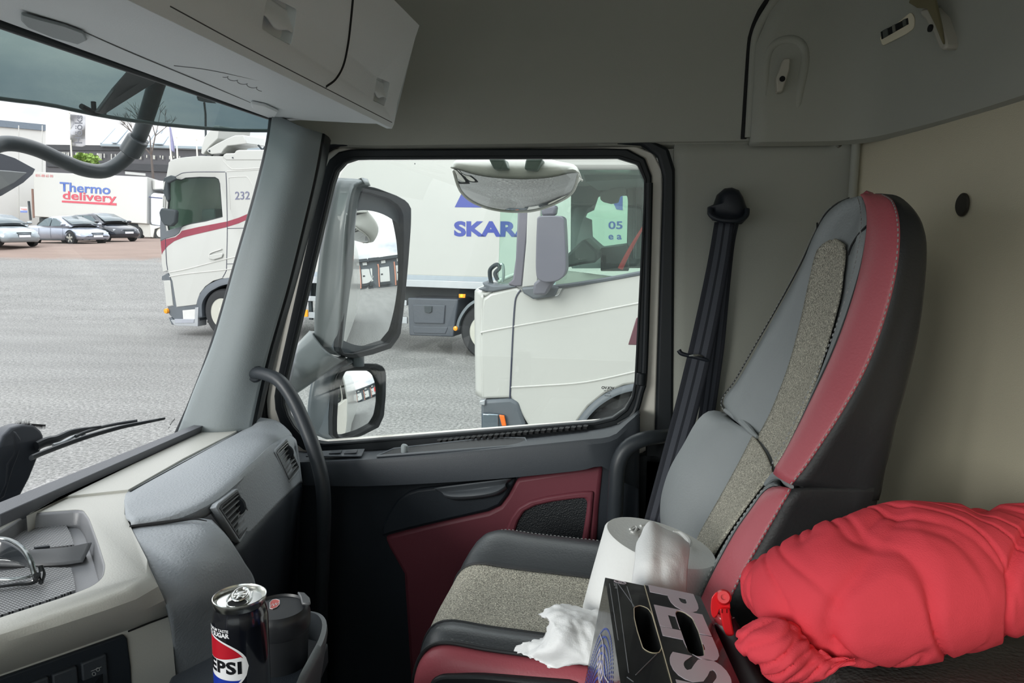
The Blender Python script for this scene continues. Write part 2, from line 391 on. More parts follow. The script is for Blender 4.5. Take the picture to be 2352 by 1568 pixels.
# ---------------------------------------------------------------- windscreen
def wsx(z): return -1.035+(z-.76)*.345
def wsl(z): return [V((wsx(z),-.72,z)),V((wsx(z)-.06,-.3,z)),V((wsx(z)-.085,.4,z)),V((wsx(z)-.065,1.0,z)),V((wsx(z)-.02,1.46,z)),V((wsx(z)-.005,1.54,z))]
S(loft('window_1',[wsl(.755),wsl(1.1),wsl(1.50)],WSG,nu=40,ang=80))
S(loft('wall_front',[[V((-1.06,-.75,.0)),V((-1.06,1.62,.0))],[V((-1.06,-.75,.72)),V((-1.06,1.62,.72))]],BLK2,solid=.03))
S(loft('trim_2',[[V((-.86,-.75,1.50)),V((-.86,1.55,1.50))],[V((-.83,-.75,1.90)),V((-.83,1.55,1.90))]],HEAD,solid=.03))
# left A pillar
S(loft('trim_3',[[V((-1.06,-.70,.74)),V((-.95,-.62,.74))],[V((-.80,-.70,1.50)),V((-.68,-.62,1.45))]],PIL,solid=.05,off=0))
# ---------------------------------------------------------------- right A pillar, lofted between its edges from top to bottom
L=lambda *a:[PY(*p) for p in a]
r0=L((622,250,1.49),(612,330,1.49),(583,450,1.49),(540,600,1.48),(488,780,1.47),(440,910,1.46),(398,1005,1.46))
r1=L((634,262,1.465),(622,340,1.465),(593,460,1.46),(552,600,1.455),(500,780,1.45),(452,905,1.445),(414,1000,1.44))
r2=L((646,268,1.462),(632,350,1.462),(604,460,1.457),(564,600,1.452),(513,780,1.446),(462,905,1.44),(432,1000,1.435))
r3=L((690,290,1.462),(668,400,1.462),(640,510,1.46),(603,650,1.455),(560,800,1.45),(520,930,1.445),(500,1000,1.44))
r4=L((735,305,1.50),(718,400,1.50),(690,520,1.50),(655,660,1.495),(615,800,1.49),(592,900,1.485),(572,1000,1.48))
r5=L((750,320,1.57),(735,400,1.57),(705,520,1.57),(668,660,1.565),(628,800,1.56),(603,900,1.56),(582,1000,1.56))
pil=S(loft('trim_4',[r1,r2,r3,r4],PIL,nu=30,nv=20,solid=.02,off=0,ang=60))
loft('pillar_return',[[a.lerp(b,-.02) for a,b in zip(r4,r5)],[a.lerp(b,.5)+V((.004,-.004,0)) for a,b in zip(r4,r5)],r5],RUB,pil,nu=30,nv=10,solid=.02,off=0,ang=60)
loft('windscreen_seal',[r0,[p+V((.004,-.012,0)) for p in r0],r1,[p+V((.001,.004,0)) for p in r2]],RUB,pil,nu=30,nv=9,solid=.004)
tube('seal_bead',[p+V((.002,-.004,0)) for p in r1],.0035,RUB,pil,seg=8)
tag(lathe('pillar_cap',[(0,0),(.0145,0),(.0145,.003),(.013,.0045),(0,.0048)],PY(540,859,1.447)+V((0,.004,0)),(.25,-1,.1),PIL),'round blanking cap on the grey windscreen pillar','cap')
# ================================================================ DOOR
door=thing('door_1','inside of the passenger door, black with a wine red insert','door',(-.4,1.56,.1)); tag(door,kind='structure')
Yg=1.625
inner=rounded(L((786,368,Yg),(1483,366,Yg),(1453,957,Yg),(712,1016,Yg),(653,925,Yg)),[.05,.06,.085,.06,.06],6)
o1=rounded(L((762,345,Yg),(1501,343,Yg),(1470,990,Yg),(700,1042,Yg),(630,935,Yg)),[.06,.075,.10,.07,.06],6)
o2=rounded(L((738,338,Yg),(1525,334,Yg),(1502,1040,Yg),(660,1060,Yg),(608,945,Yg)),[.07,.075,.02,.07,.06],6)
o3=rounded(L((715,322,Yg),(1550,320,Yg),(1543,1330,Yg),(560,1330,Yg),(585,900,Yg)),[.07,.07,.02,.02,.06],6)
ring('window_rubber',o1,inner,(0,-.022,0),RUB,door,bevel=.004)
ring('rubber_bead',[p+V((0,-.022,0)) for p in rounded(L((781,362,Yg),(1489,360,Yg),(1458,963,Yg),(708,1022,Yg),(647,925,Yg)),[.05,.06,.085,.06,.06],6)],[p+V((0,-.022,0)) for p in inner],(0,-.004,0),RUB,door,bevel=.0015)
ring('door_frame',[p+V((0,.012,0)) for p in o2],[p+V((0,.012,0)) for p in o1],(0,-.022,0),CREAM,door,bevel=.003)
ring('weatherstrip',[p+V((0,.012,0)) for p in o3],[p+V((0,.012,0)) for p in o2],(0,-.040,0),RUB,door,bevel=.006)
w2=S(prism('window_2',[p+V((0,.006,0)) for p in inner],(0,.004,0),GLASS,smooth=False))
# vertical glass channel on the right with its joint
tube('glass_channel',L((1492,420,1.600),(1488,600,1.600),(1480,850,1.600),(1472,900,1.600),(1455,952,1.600),(1420,975,1.600)),.0075,RUB,door,seg=10)
tube('channel_joint',L((1474,856,1.597),(1472,884,1.597)),.0115,RUB,door,smooth_path=False,seg=12,bevel=.002)
# outer door skin below the glass
prism('outer_skin',L((590,1010,1.66),(700,1022,1.66),(1470,965,1.66),(1500,1000,1.66),(1490,2300,1.66),(560,2300,1.66)),(0,.05,0),CREAM,door,bevel=.004)
# base panel
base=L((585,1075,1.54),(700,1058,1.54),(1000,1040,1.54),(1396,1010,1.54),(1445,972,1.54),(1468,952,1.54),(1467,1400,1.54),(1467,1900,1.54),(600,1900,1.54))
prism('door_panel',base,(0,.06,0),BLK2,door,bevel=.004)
# top ledge and lip
D0=L((628,1012,1.615),(700,1040,1.612),(860,1036,1.610),(1100,1016,1.610),(1330,992,1.610),(1420,975,1.610),(1452,956,1.61),(1469,946,1.61))
D1=L((650,1064,1.515),(720,1062,1.505),(860,1056,1.500),(1100,1036,1.500),(1330,1013,1.500),(1405,1003,1.503),(1440,975,1.52),(1469,950,1.54))
D2=[p+V((0,-.004,-.008)) for p in D1]
D3=L((650,1110,1.512),(720,1112,1.500),(860,1113,1.498),(1100,1100,1.498),(1320,1079,1.498),(1382,1068,1.503),(1425,1100,1.52),(1467,1120,1.538))
D4=[p+V((0,.03,-.006)) for p in D3]
led=loft('top_ledge',[D0,[a.lerp(b,.5)+V((0,0,.004)) for a,b in zip(D0,D1)],D1,D2,D3,D4],BLK,door,nu=50,solid=.006,off=0,ang=30)
# vent slots in the ledge
v=[];f=[]
A,B=PY(1010,1018,1.580),PY(1345,986,1.580)
for i in range(26):
    p=A.lerp(B,i/25)+V((0,0,.0045)); k=len(v)
    for dx,dy in((-.0050,-.008),(.0032,-.010),(.0056,0),(.0050,.008),(-.0032,.010),(-.0056,0)): v.append(p+V((dx,dy,.0045)))
    for q in range(6): v.append(v[k+q]+V((0,0,-.006)))
    f.append(tuple(range(k,k+6))); f+=[(k+q,k+6+q,k+6+(q+1)%6,k+(q+1)%6) for q in range(6)]
build('vent_slots',v,f,DARK,led,smooth=False)
# storage pocket: the hollow's shade laid on as a flat dark patch, raised rim
pk=L((866,1051,1.508),(905,1034,1.545),(1100,1012,1.575),(1150,1009,1.58),(1206,1010,1.56),(1212,1024,1.525),(1180,1028,1.512),(1000,1041,1.508))
pk=[p+V((0,0,.0035)) for p in pk]
tube('pocket_rim',[*pk,pk[0]],.0030,mat('rim_grey_plastic',(84,90,96),.45),led,smooth_path=False,seg=8)
prism('pocket',[p+V((0,0,.0012)) for p in pk],(0,0,-.004),mat('pocket_shade',(18,20,24),.6),led,smooth=False)
prism('pocket_lit_wall',[*L((900,1030,1.56),(1100,1010,1.585),(1150,1006,1.585),(1150,1016,1.585),(1000,1030,1.575),(920,1040,1.56))],(0,.004,0),mat('rim_grey_plastic',(84,90,96)),led,bevel=.001)  # lighter grey stands for the light on the pocket's far wall
kb=PY(929,1036,1.522)+V((0,0,.006))
tube('lock_knob',[kb+V((0,0,-.01)),kb+V((0,0,.006)),kb+V((.001,0,.010))],[.008,.008,.006],PIL,door,smooth_path=False,seg=16,bevel=.002)
prism('switch_panel',[p+V((0,0,.0045)) for p in L((702,1054,1.515),(735,1042,1.55),(838,1037,1.565),(830,1054,1.512))],(0,0,.003),BLK,door,bevel=.001)
for a,b in ((755,782),(790,818)):
    prism('window_switch',[p+V((0,0,.0075)) for p in L((a,1051,1.525),(a+6,1044,1.548),(b+4,1042,1.548),(b,1049,1.525))],(0,0,.003),BLK2,door,bevel=.001)
# wine red insert, slanted off at lower left where black stands in for shadow
zx=lambda x,y,Y=1.532:PY(550+x/2.34,780+y/2.34,Y)
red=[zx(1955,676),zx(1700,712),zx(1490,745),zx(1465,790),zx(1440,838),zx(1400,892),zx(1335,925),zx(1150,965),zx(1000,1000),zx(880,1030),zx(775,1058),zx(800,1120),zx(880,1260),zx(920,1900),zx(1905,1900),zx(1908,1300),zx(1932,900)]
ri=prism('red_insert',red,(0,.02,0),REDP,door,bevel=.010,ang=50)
lip=[zx(1940,700,1.530),zx(1700,735,1.530),zx(1530,770,1.529),zx(1500,820,1.529),zx(1470,880,1.529),zx(1420,925,1.529),zx(1350,955,1.529),zx(1000,1030,1.529),zx(760,1085,1.53)]
# surround of the loudspeaker: raised red frame + grille
spk=[zx(1872,850,1.525),zx(1780,860,1.525),zx(1680,874,1.525),zx(1590,895,1.525),zx(1530,925,1.525),zx(1498,975,1.525),zx(1480,1030,1.525),zx(1462,1100,1.525),zx(1450,1190,1.525),zx(1815,1190,1.525),zx(1845,1050,1.525),zx(1862,940,1.525)]
out=[zx(1905,812,1.525),zx(1780,825,1.525),zx(1650,845,1.525),zx(1560,868,1.525),zx(1495,905,1.525),zx(1455,960,1.525),zx(1432,1020,1.525),zx(1410,1110,1.525),zx(1400,1260,1.525),zx(1850,1260,1.525),zx(1880,1060,1.525),zx(1895,940,1.525)]
ring('speaker_surround',out,spk,(0,.012,0),REDP,door,bevel=.005,ang=50,n=60)
gm=mat('speaker_mesh',(26,30,34),.5)
t=gm.node_tree; bs=t.nodes['Principled BSDF']; tcn=N(t,'ShaderNodeTexCoord'); vo=N(t,'ShaderNodeTexVoronoi',Scale=330.); t.links.new(tcn.outputs['Object'],vo.inputs[0]); bp=N(t,'ShaderNodeBump',Strength=.8,Distance=.001); t.links.new(vo.outputs[0],bp.inputs['Height']); t.links.new(bp.outputs[0],bs.inputs['Normal'])
prism('speaker_grille',[p+V((0,.006,0)) for p in spk],(0,.012,0),gm,door,smooth=False)
# black moulding with the pull handle
hb=[zx(1485,745,1.526),zx(1462,795,1.526),zx(1436,842,1.526),zx(1396,893,1.526),zx(1330,922,1.526),zx(1000,998,1.526),zx(820,1042,1.526),zx(760,1060,1.526),zx(770,1000,1.53),zx(800,930,1.53),zx(850,862,1.526),zx(905,822,1.526),zx(960,805,1.526),zx(1200,775,1.526)]
prism('armrest_moulding',hb,(0,.02,0),BLK2,door,bevel=.006,ang=50)
cup=[[zx(1048,795,1.518),zx(1100,787,1.512),zx(1250,768,1.508),zx(1400,750,1.510),zx(1460,742,1.518)],
     [zx(1075,815,1.522),zx(1130,815,1.519),zx(1260,802,1.516),zx(1390,782,1.518),zx(1440,765,1.522)],
     [zx(1100,832,1.514),zx(1150,840,1.506),zx(1260,835,1.503),zx(1370,818,1.506),zx(1430,785,1.514)],
     [zx(1115,842,1.524),zx(1160,855,1.520),zx(1265,850,1.518),zx(1380,830,1.520),zx(1436,795,1.524)]]
loft('pull_handle',cup,mat('lit_cup_plastic',(78,83,88),.45,bump=(500,.2,.001)),door,nu=24,nv=16,solid=.003)  # door black lightened as if lit, light painted into the cup's colour
# black post trim between panel and seal, lower
prism('post_trim',L((1484,1010,1.597),(1545,1000,1.597),(1545,1900,1.597),(1460,1900,1.597)),(0,.02,0),RUB,door,bevel=.003)
# ---------------------------------------------------------------- grab handles
GH=mat('black_handle_rubber',(48,53,58),.42,bump=(300,.15,.001),spec=.45)
g1=thing('grab_handle','long curved black grab handle in front of the windscreen pillar','handle',PY(745,1200,1.40))
tube('grip',L((575,858,1.475),(600,857,1.455),(640,873,1.44),(672,915,1.43),(700,975,1.42),(722,1035,1.41),(738,1095,1.40),(744,1160,1.40),(742,1260,1.41),(738,1400,1.42),(736,1600,1.45)),[.0125,.0150,.0155,.0155,.0155,.0155,.0155,.0155,.0155],GH,g1,n=60,seg=20)
lathe('mounting_foot',[(.0,-.004),(.02,-.004),(.021,.008),(.016,.014),(0,.014)],PY(585,856,1.475),(.4,-1,0),GH,g1,seg=24)
g2=thing('grab_handle','short hooked black grab handle beside the seat belt, behind the door','handle',PY(1415,1300,1.49))
tube('grip',L((1555,995,1.585),(1520,1002,1.53),(1478,1008,1.50),(1440,1028,1.49),(1420,1065,1.485),(1415,1120,1.485),(1412,1200,1.49),(1410,1400,1.50),(1408,1560,1.53)),[.014,.0165,.017,.017,.017,.017],GH,g2,n=60,seg=20)
# ================================================================ helpers for carving and planes
def hit(px,py,P0,n):
    d=ray(px,py); return CAM+d*((V(P0)-CAM).dot(V(n))/d.dot(V(n)))
def carve(o,cutters):
    for c in cutters:
        md=o.modifiers.new('cut','BOOLEAN'); md.object=c; md.solver='EXACT'; md.operation='DIFFERENCE'
    bpy.context.view_layer.update(); dg=bpy.context.evaluated_depsgraph_get()
    me=bpy.data.meshes.new_from_object(o.evaluated_get(dg)); o.modifiers.clear(); old=o.data; o.data=me; me.name=old.name
    for c in cutters: bpy.data.objects.remove(c)
    return o
# ================================================================ OVERHEAD LOCKER
lk=thing('overhead_locker','grey overhead locker running above the windscreen with recessed latches','locker',(-.6,.4,1.42))
prof=[(-.80,1.472,1.525),(-.80,1.50,1.525),(-.70,1.60,1.44),(-.42,1.60,1.24),(-.375,1.565,1.205),(-.385,1.55,1.215),(-.435,1.455,1.265),(-.452,1.422,1.295),(-.458,1.415,1.30),(-.472,1.417,1.31),(-.474,1.426,1.315),(-.52,1.432,1.34),(-.60,1.446,1.40),(-.72,1.464,1.47)]
rows=[]
for k in(-.60,None):
    rows.append([V((x + (0 if k is None else (.03 if x<-.7 else 0)), (ye if k is None else k), z)) for x,z,ye in prof])
lb=loft('locker_body',rows,LOCK,lk,closed_u=True,caps=True,ang=28,bevel=.004)
lb.modifiers.clear()
fn=V((.095,0,-.05)).normalized(); fp=V((-.435,0,1.455)); fn=V((1.455-1.55,0,-.435+.385)).normalized(); fn=V((abs(fn.x),0,-abs(fn.z)))
face=lambda x,y,d=0: hit(x,y,fp,fn)+fn*d
cut=[]
Q1=[(612,2),(625,-6),(655,8),(682,22),(676,70),(668,104),(630,84),(601,66)]
Q2=[(866,177),(896,190),(891,215),(883,244),(872,238),(857,231)]
for Q in(Q1,Q2):
    pts=rounded([face(*q,.02) for q in Q],.004,3)
    cut.append(prism('c',pts,-fn*(.036),None,None,smooth=False))
carve(lb,cut)
lb.modifiers.new('b','BEVEL').width=.0025; lb.modifiers['b'].limit_method='ANGLE'; lb.modifiers['b'].angle_limit=math.radians(32); lb.modifiers['b'].segments=2
for Q,top in((Q1,.0),(Q2,.0)):
    P=[face(*q) for q in Q]; c=sum(P,V())/len(P)
    P=[c+(p-c)*.94 for p in P]
    tp=max(P,key=lambda p:p.z).z; bt=min(P,key=lambda p:p.z).z
    # flap: flush below, swept back above
    rows=[]
    up_=[p for p in P]
    a,b=[p for p in P if p.z>c.z],[p for p in P if p.z<=c.z]
    ya,yb=min(p.y for p in P)+.002,max(p.y for p in P)-.002
    for t,dp in((0,-.001),(.25,-.0005),(.5,-.003),(.75,-.009),(1,-.013)):
        z=bt+.006+(tp-bt-.010)*t; x=fp.x+(fp.z-z)*(-fn.z/ fn.x)*-1
        x=fp.x-(z-fp.z)*fn.z/fn.x
        sag=.0
        rows.append([V((x,ya+(yb-ya)*s,z+(.010*abs(s-.5)*2 if t==0 else 0)))+fn*(dp-.001*abs(s-.5)) for s in(0,.15,.5,.85,1)])
    loft('latch',rows,LOCK,lk,nu=16,nv=14,solid=.002)
# door seams on the face and the underside
tube('door_seam',[face(*q,-.0003) for q in((812,-25),(806,40),(799,100),(788,150),(770,182),(748,199))],.0022,DARK,lk,seg=8)
tube('lip_shade',[face(*q,-.0006) for q in((390,14),(560,106),(748,203),(900,281))],.0012,mat('lip_shadow_grey',(70,72,74),.8),lk,seg=8)  # dark line painted for the soft shade along the lip
und=lambda x,y,d=.0: hit(x,y,V((-.60,0,1.446)),V((.018,0,.12)))-V((0,0,d))
for pts in(((170,62),(300,120),(480,195),(640,262)),((400,85),(520,120),(680,190)),((400,150),(480,160),(600,185))):
    tube('underside_seam',[und(*q,.0002) for q in pts],.0009,mat('seam_grey',(112,114,114),.8),lk,seg=6)
rc=[und(*q,.001) for q in((48,24),(90,36),(150,52),(192,68),(200,84),(180,94),(120,78),(62,54),(48,40))]
prism('blind_grip',rc,(0,0,-.004),PIL,lk,bevel=.003)
rc=[und(*q,.001) for q in((575,229),(610,236),(640,250),(632,262),(600,254),(578,240))]
prism('lamp_cover',rc,(0,0,-.006),LOCK,lk,bevel=.003)
tube('embossed_script',[und(512+t*7.4+5*math.sin(t*2.1),174+t*2.7+2.6*math.cos(t*2.1),.0004) for t in[k*.25 for k in range(49)]],.0005,mat('script_grey',(96,98,98),.6),lk,n=150,seg=6)
# front rail of the header
tube('header_rail',[V((-.81,-.6,1.472)),V((-.812,.2,1.474)),V((-.812,.7,1.474)),V((-.812,1.2,1.476)),V((-.812,1.50,1.478))],.006,RUB,lk,seg=12)
# ================================================================ DASHBOARD
DD=mat('charcoal_dash_plastic',(150,155,160),.46,bump=(260,.8,.0012),var=(5,.05),spec=.45)
BG=mat('beige_dash_plastic',(192,191,184),.42,bump=(500,.25,.001),var=(4,.04),spec=.4)
BD=mat('slate_ledge_plastic',(96,98,103),.5,bump=(500,.4,.001),spec=.4)
TRAY=mat('grey_tray_plastic',(120,121,124),.35,bump=(500,.2,.001),spec=.5)
SLOT=mat('vent_metal_trim',(150,152,154),.3,.7)
db=thing('dashboard','dashboard with charcoal vent fascia, beige centre cover and recessed tray','dashboard',(-.8,.9,.1))
# ledge at the foot of the windscreen
def ext(a,b,t): return a+(b-a)*t
o0,o1=PZ(0,1156,.796),PZ(450,976,.796); m0,m1=PZ(0,1182,.796),PZ(450,985,.796); b0,b1=PZ(0,1207,.780),PZ(450,999,.780)
def bar(t): 
    O=ext(o0,o1,t);M=ext(m0,m1,t);B=ext(b0,b1,t); return [O+V((-.03,0,-.03)),O,M,B,B+V((0,0,-.03))]
tm=1.16
loft('windscreen_ledge',[bar(-2.4),bar(0),bar(.5),bar(1),bar(tm)],BD,db,solid=.004,off=0,ang=20,bevel=.0015)
# beige strip
st=[PZ(*q,.783) for q in((60,1185),(140,1140),(295,1124),(420,1053),(500,1012),(540,992),(556,980),(553,970),(535,966),(512,968),(450,998),(300,1068),(120,1150))]
prism('defroster_trim',st,(0,0,-.03),BG,db,bevel=.004,bseg=3)
# centre cover as stacked outlines
Bc=[(297,1126),(286,1150),(286,1180),(307,1224),(338,1285)]
lay=[(.779,(352,1318),[(352,1318),(300,1350),(230,1378),(120,1414),(0,1450),(-140,1495)],.008),
     (.775,(356,1328),[(356,1328),(304,1360),(234,1386),(124,1422),(0,1460),(-140,1505)],.003),
     (.766,(364,1346),[(364,1346),(312,1376),(240,1402),(130,1438),(0,1478),(-140,1524)],0),
     (.745,(378,1378),[(378,1378),(326,1404),(254,1428),(142,1466),(0,1512),(-140,1560)],0),
     (.700,(391,1412),[(391,1412),(345,1428),(290,1448),(150,1497),(0,1549),(-140,1600)],0),
     (.60,None,None,0),(.15,None,None,0)]
rows=[];last=None
Fr=[PZ(-140,1265,.779),PZ(0,1207,.779),PZ(140,1143,.779)]
Bt=[PZ(*q,.779) for q in Bc]
for z,e,C_,ins in lay:
    if e is not None:
        c3=[PZ(*q,z) for q in C_]
        last=(c3)
    else: c3=[V((p.x+.004,p.y+.0,z)) for p in last]
    cc=V((-.75,.75,0))
    ring_=[V((p.x,p.y,z)) for p in Fr]+[V((p.x,p.y,z)) for p in Bt]+c3
    # extend left out of frame
    l=ring_[-1]; f0=ring_[0]; ring_+= [V((l.x-.16,l.y-.30,z)),V((l.x-.19,l.y-.62,z)),V((f0.x,f0.y-1.05,z))]
    if ins:
        g=sum(ring_,V())/len(ring_)
        ring_=[p+(V((g.x-p.x,g.y-p.y,0)).normalized()*ins if i>=8 and i<14 else V()) for i,p in enumerate(ring_)]
    rows.append(ring_)
cov=loft('centre_cover',rows,BG,db,closed_u=True,caps=True,ang=40)
cov.modifiers.clear()
tr=[PZ(*q,.779) for q in((-150,1290),(0,1218),(62,1178),(190,1168),(206,1190),(228,1250),(243,1298),(238,1325),(214,1346),(150,1370),(0,1418),(-150,1470))]
tr=rounded(tr,.012,3)
carve(cov,[loft('c',[[p+V((0,0,.02)) for p in tr],[V((p.x,p.y,.779)) for p in tr],[ (V((p.x,p.y,.750))*.94+V((-.85,.80,.750))*.06) for p in tr]],None,None,closed_u=True,caps=True,smooth=False)])
for p in cov.data.polygons: p.use_smooth=True
cov.data.set_sharp_from_angle(angle=math.radians(38))
# liner, slightly inside the opening
g=V((-.85,.80,0))
lin_=[[V((g.x+(p.x-g.x)*s,g.y+(p.y-g.y)*s,z)) for p in tr] for s,z in((.992,.7785),(.97,.774),(.945,.757),(.93,.7525))]
loft('tray',lin_,TRAY,db,closed_u=True,solid=.0015,off=-1)
fl=[V((g.x+(p.x-g.x)*.94,g.y+(p.y-g.y)*.94,.7525)) for p in tr]
prism('tray_floor',fl,(0,0,-.002),TRAY,db,smooth=False)
mm=mat('woven_mesh_mat',(118,119,121),.5)
t=mm.node_tree; b_=t.nodes['Principled BSDF']; tcn=N(t,'ShaderNodeTexCoord'); mpn=N(t,'ShaderNodeMapping'); mpn.inputs['Rotation'].default_value=(0,0,.6); mpn.inputs['Scale'].default_value=(150,330,1)
t.links.new(tcn.outputs['Object'],mpn.inputs[0]); vo=N(t,'ShaderNodeTexVoronoi',Scale=1.); vo.inputs['Randomness'].default_value=.0; vo.voronoi_dimensions='2D'; t.links.new(mpn.outputs[0],vo.inputs[0])
rp=N(t,'ShaderNodeValToRGB'); rp.color_ramp.elements[0].color=(*lin((44,45,48)),1); rp.color_ramp.elements[0].position=.30; rp.color_ramp.elements[1].color=(*lin((150,151,152)),1); rp.color_ramp.elements[1].position=.42
t.links.new(vo.outputs[0],rp.inputs[0]); t.links.new(rp.outputs[0],b_.inputs['Base Color'])
for Q in(((-100,1255),(0,1222),(58,1200),(150,1202),(162,1225),(170,1250),(70,1262),(-100,1275)),((-100,1330),(60,1302),(163,1303),(170,1330),(173,1354),(110,1377),(0,1412),(-100,1445))):
    prism('mesh_mat',[PZ(*q,.757) for q in Q],(0,0,-.0035),mm,db,smooth=False)
dv=[[PZ(*q,z) for q in((-100,1272),(60,1262),(150,1257),(208,1247))] for z in(.774,)][0]
loft('tray_divider',[[p+V((-.012,.004,-.020)) for p in dv],[p+V((-.001,0,-.001)) for p in dv],[p+V((.002,-.001,-.001)) for p in dv],[PZ(*q,.757) for q in((-100,1300),(60,1300),(140,1297),(190,1290))]],TRAY,db,nu=30,nv=12,solid=.002)
prism('divider_clip',[PZ(*q,.776) for q in((77,1254),(112,1249),(115,1253),(80,1257))],(0,0,-.004),BLK,db,bevel=.001)
# switch panel on the slanting rear face
pa=PZ(290,1448,.70); pb=PZ(0,1549,.70); fd=(pb-pa); fd.z=0; fd.normalize(); fnn=V((-fd.y,fd.x,0)); fnn=fnn if fnn.dot(CAM-pa)>0 else -fnn
sf=lambda x,y,d=.002: hit(x,y,pa+V((.004,0,0)),fnn)+fnn*d
prism('switch_panel',[sf(*q) for q in((-60,1577),(0,1556),(150,1504),(284,1457),(292,1466),(300,1530),(306,1640),(-60,1800))],-fnn*.012,BLK2,db,bevel=.002)
for i,Q in enumerate((((182,1519),(232,1500),(240,1496),(252,1640),(196,1660)),((116,1545),(165,1527),(173,1524),(186,1670),(128,1690)),((50,1570),(100,1551),(108,1548),(118,1700),(62,1720)),((-20,1592),(34,1572),(40,1570),(50,1720),(-6,1740)))):
    sw=prism('rocker_switch',[sf(*q,.0075) for q in Q],-fnn*.008,BLK,db,bevel=.002)
    if i==0:
        for c_ in((211,1541),(220,1531)): 
            tube('symbol',[sf(c_[0]+4*math.cos(a),c_[1]+4*math.sin(a),.0082) for a in[k*math.pi/6 for k in range(13)]],.00035,mat('pale_print',(170,172,172)),sw,smooth_path=False,seg=6)
        tube('symbol',[sf(204,1535,.0082),sf(228,1525,.0082)],.00035,mat('pale_print',(170,172,172)),sw,smooth_path=False,seg=6)
tube('cover_seam',[PZ(294,1449,.701)+fnn*.001,PZ(345,1429,.701)+fnn*.0005,PZ(390,1413,.701)],.0012,DARK,db,smooth_path=False,seg=8)
# dark passenger side of the dash, with a fascia for two vents
A=lambda *q:[PZ(a,b,c) if c<.95 else PY(a,b,c) for a,b,c in q]
R0=[PZ(288,1148,.776),PZ(300,1126,.776),PZ(400,1071,.776),PZ(500,1017,.776),PZ(555,987,.776),PY(572,966,1.49),PY(592,960,1.525)]
R1=[PZ(287,1165,.782),PZ(320,1140,.784),PZ(420,1085,.787),PZ(510,1033,.79),PZ(572,996,.792),PY(612,972,1.49),PY(628,966,1.52)]
R2=[PZ(289,1188,.782),PZ(360,1160,.786),PZ(450,1118,.792),PZ(530,1062,.797),PZ(595,1015,.799),PY(640,984,1.48),PY(652,979,1.50)]
R3=[PZ(300,1198,.784),PZ(400,1182,.786),PZ(478,1150,.790),PZ(545,1098,.793),PZ(612,1030,.793),PY(656,1000,1.465),PY(672,1003,1.485)]
R3b=[PZ(320,1208,.752),PZ(410,1193,.752),PZ(482,1172,.766),PZ(538,1118,.784),PZ(622,1040,.784),PY(668,1020,1.455),PY(682,1024,1.475)]
R4=[PZ(400,1290,.70),PZ(470,1280,.70),PZ(543,1253,.698),PZ(580,1215,.698),PZ(640,1152,.698),PY(685,1110,1.45),PY(692,1108,1.47)]
R5=[PZ(410,1320,.68),PZ(480,1312,.68),PZ(548,1275,.684),PZ(588,1230,.684),PZ(645,1165,.684),PY(686,1122,1.455),PY(693,1122,1.47)]
R6=[p+V((-.03,0,-.25)) for p in R5]; R7=[p+V((-.04,0,-.60)) for p in R5]
dt_=loft('dash_top',[R0,R1,R2,R3,[p+V((0,0,-.022)) for p in R3]],DD,db,nu=60,nv=40,solid=.005,off=0)
df=loft('vent_fascia',[[p+V((.0,0,-.002)) for p in R3[2:]],R3b[2:],R4[2:]],DD,db,nu=44,nv=24,solid=.006,off=0)
loft('lower_dash',[[p+V((-.004,0,.01)) for p in R4],R5,R6,R7],BLK2,db,nu=40,nv=20,solid=.006,off=0)
prism('dash_side_panel',[R0[-1]+V((-.08,.004,-.01)),R1[-1],R2[-1],R3[-1],R3b[-1],R4[-1],R7[-1],R7[-1]+V((-.25,0,0))],(0,-.012,0),BLK2,db)
# vents
def vent(Q,tz,bz,off,nslat,wheelpos):
    P=[PZ(Q[0][0],Q[0][1],tz),PZ(Q[1][0],Q[1][1],tz),PZ(Q[2][0],Q[2][1],bz),PZ(Q[3][0],Q[3][1],bz)]  # TL TR BR BL
    n=(P[1]-P[0]).cross(P[3]-P[0]).normalized(); n=n if n.dot(CAM-P[0])>0 else -n
    P=[p+n*off for p in P]; c=sum(P,V())/4
    inn=[c+(p-c)*.86 for p in P]
    vt=ring('air_vent',rounded(P,.004,3),rounded(inn,.003,3),-n*.012,DD,db,n=64,bevel=.0015)
    ring('vent_rim',rounded([p+n*.001 for p in inn],.003,3),rounded([c+(p-c)*.80+n*.001 for p in P],.003,3),-n*.004,SLOT,vt,n=64)
    prism('vent_throat',[c+(p-c)*.84-n*.006 for p in P],-n*.004,DARK,vt,smooth=False)
    e=[c+(p-c)*.80 for p in P]
    VN=mat('vane_silver',(170,172,174),.3,.5)
    for i in range(nslat):   # main vanes, parallel to the long front edge
        s=(i+.5)/nslat; a=e[0].lerp(e[3],s); b=e[1].lerp(e[2],s); w_=(e[3]-e[0])/nslat*.10
        prism('vane',[a-w_,b-w_,b+w_,a+w_],-n*.006,VN,vt,smooth=False)
    for s in(.2,.4,.6,.8):
        a=e[0].lerp(e[1],s)-n*.007; b=e[3].lerp(e[2],s)-n*.007
        tube('cross_vane',[a,b],.0012,BLK,vt,smooth_path=False,seg=6)
    a=e[0].lerp(e[1],.80); b=e[3].lerp(e[2],.80)
    lathe('thumb_wheel',[(0,-.003),(.016,-.003),(.018,0),(.016,.003),(0,.003)],a.lerp(b,wheelpos)-n*.009+(e[1]-e[0])*.06,(e[1]-e[0]),BLK,vt,seg=28)
vent([(483,1163),(535,1122),(575,1196),(540,1249)],.786,.702,.0085,7,.36)
vent([(621,1036),(652,1008),(684,1078),(656,1111)],.786,.702,.0075,7,.30)
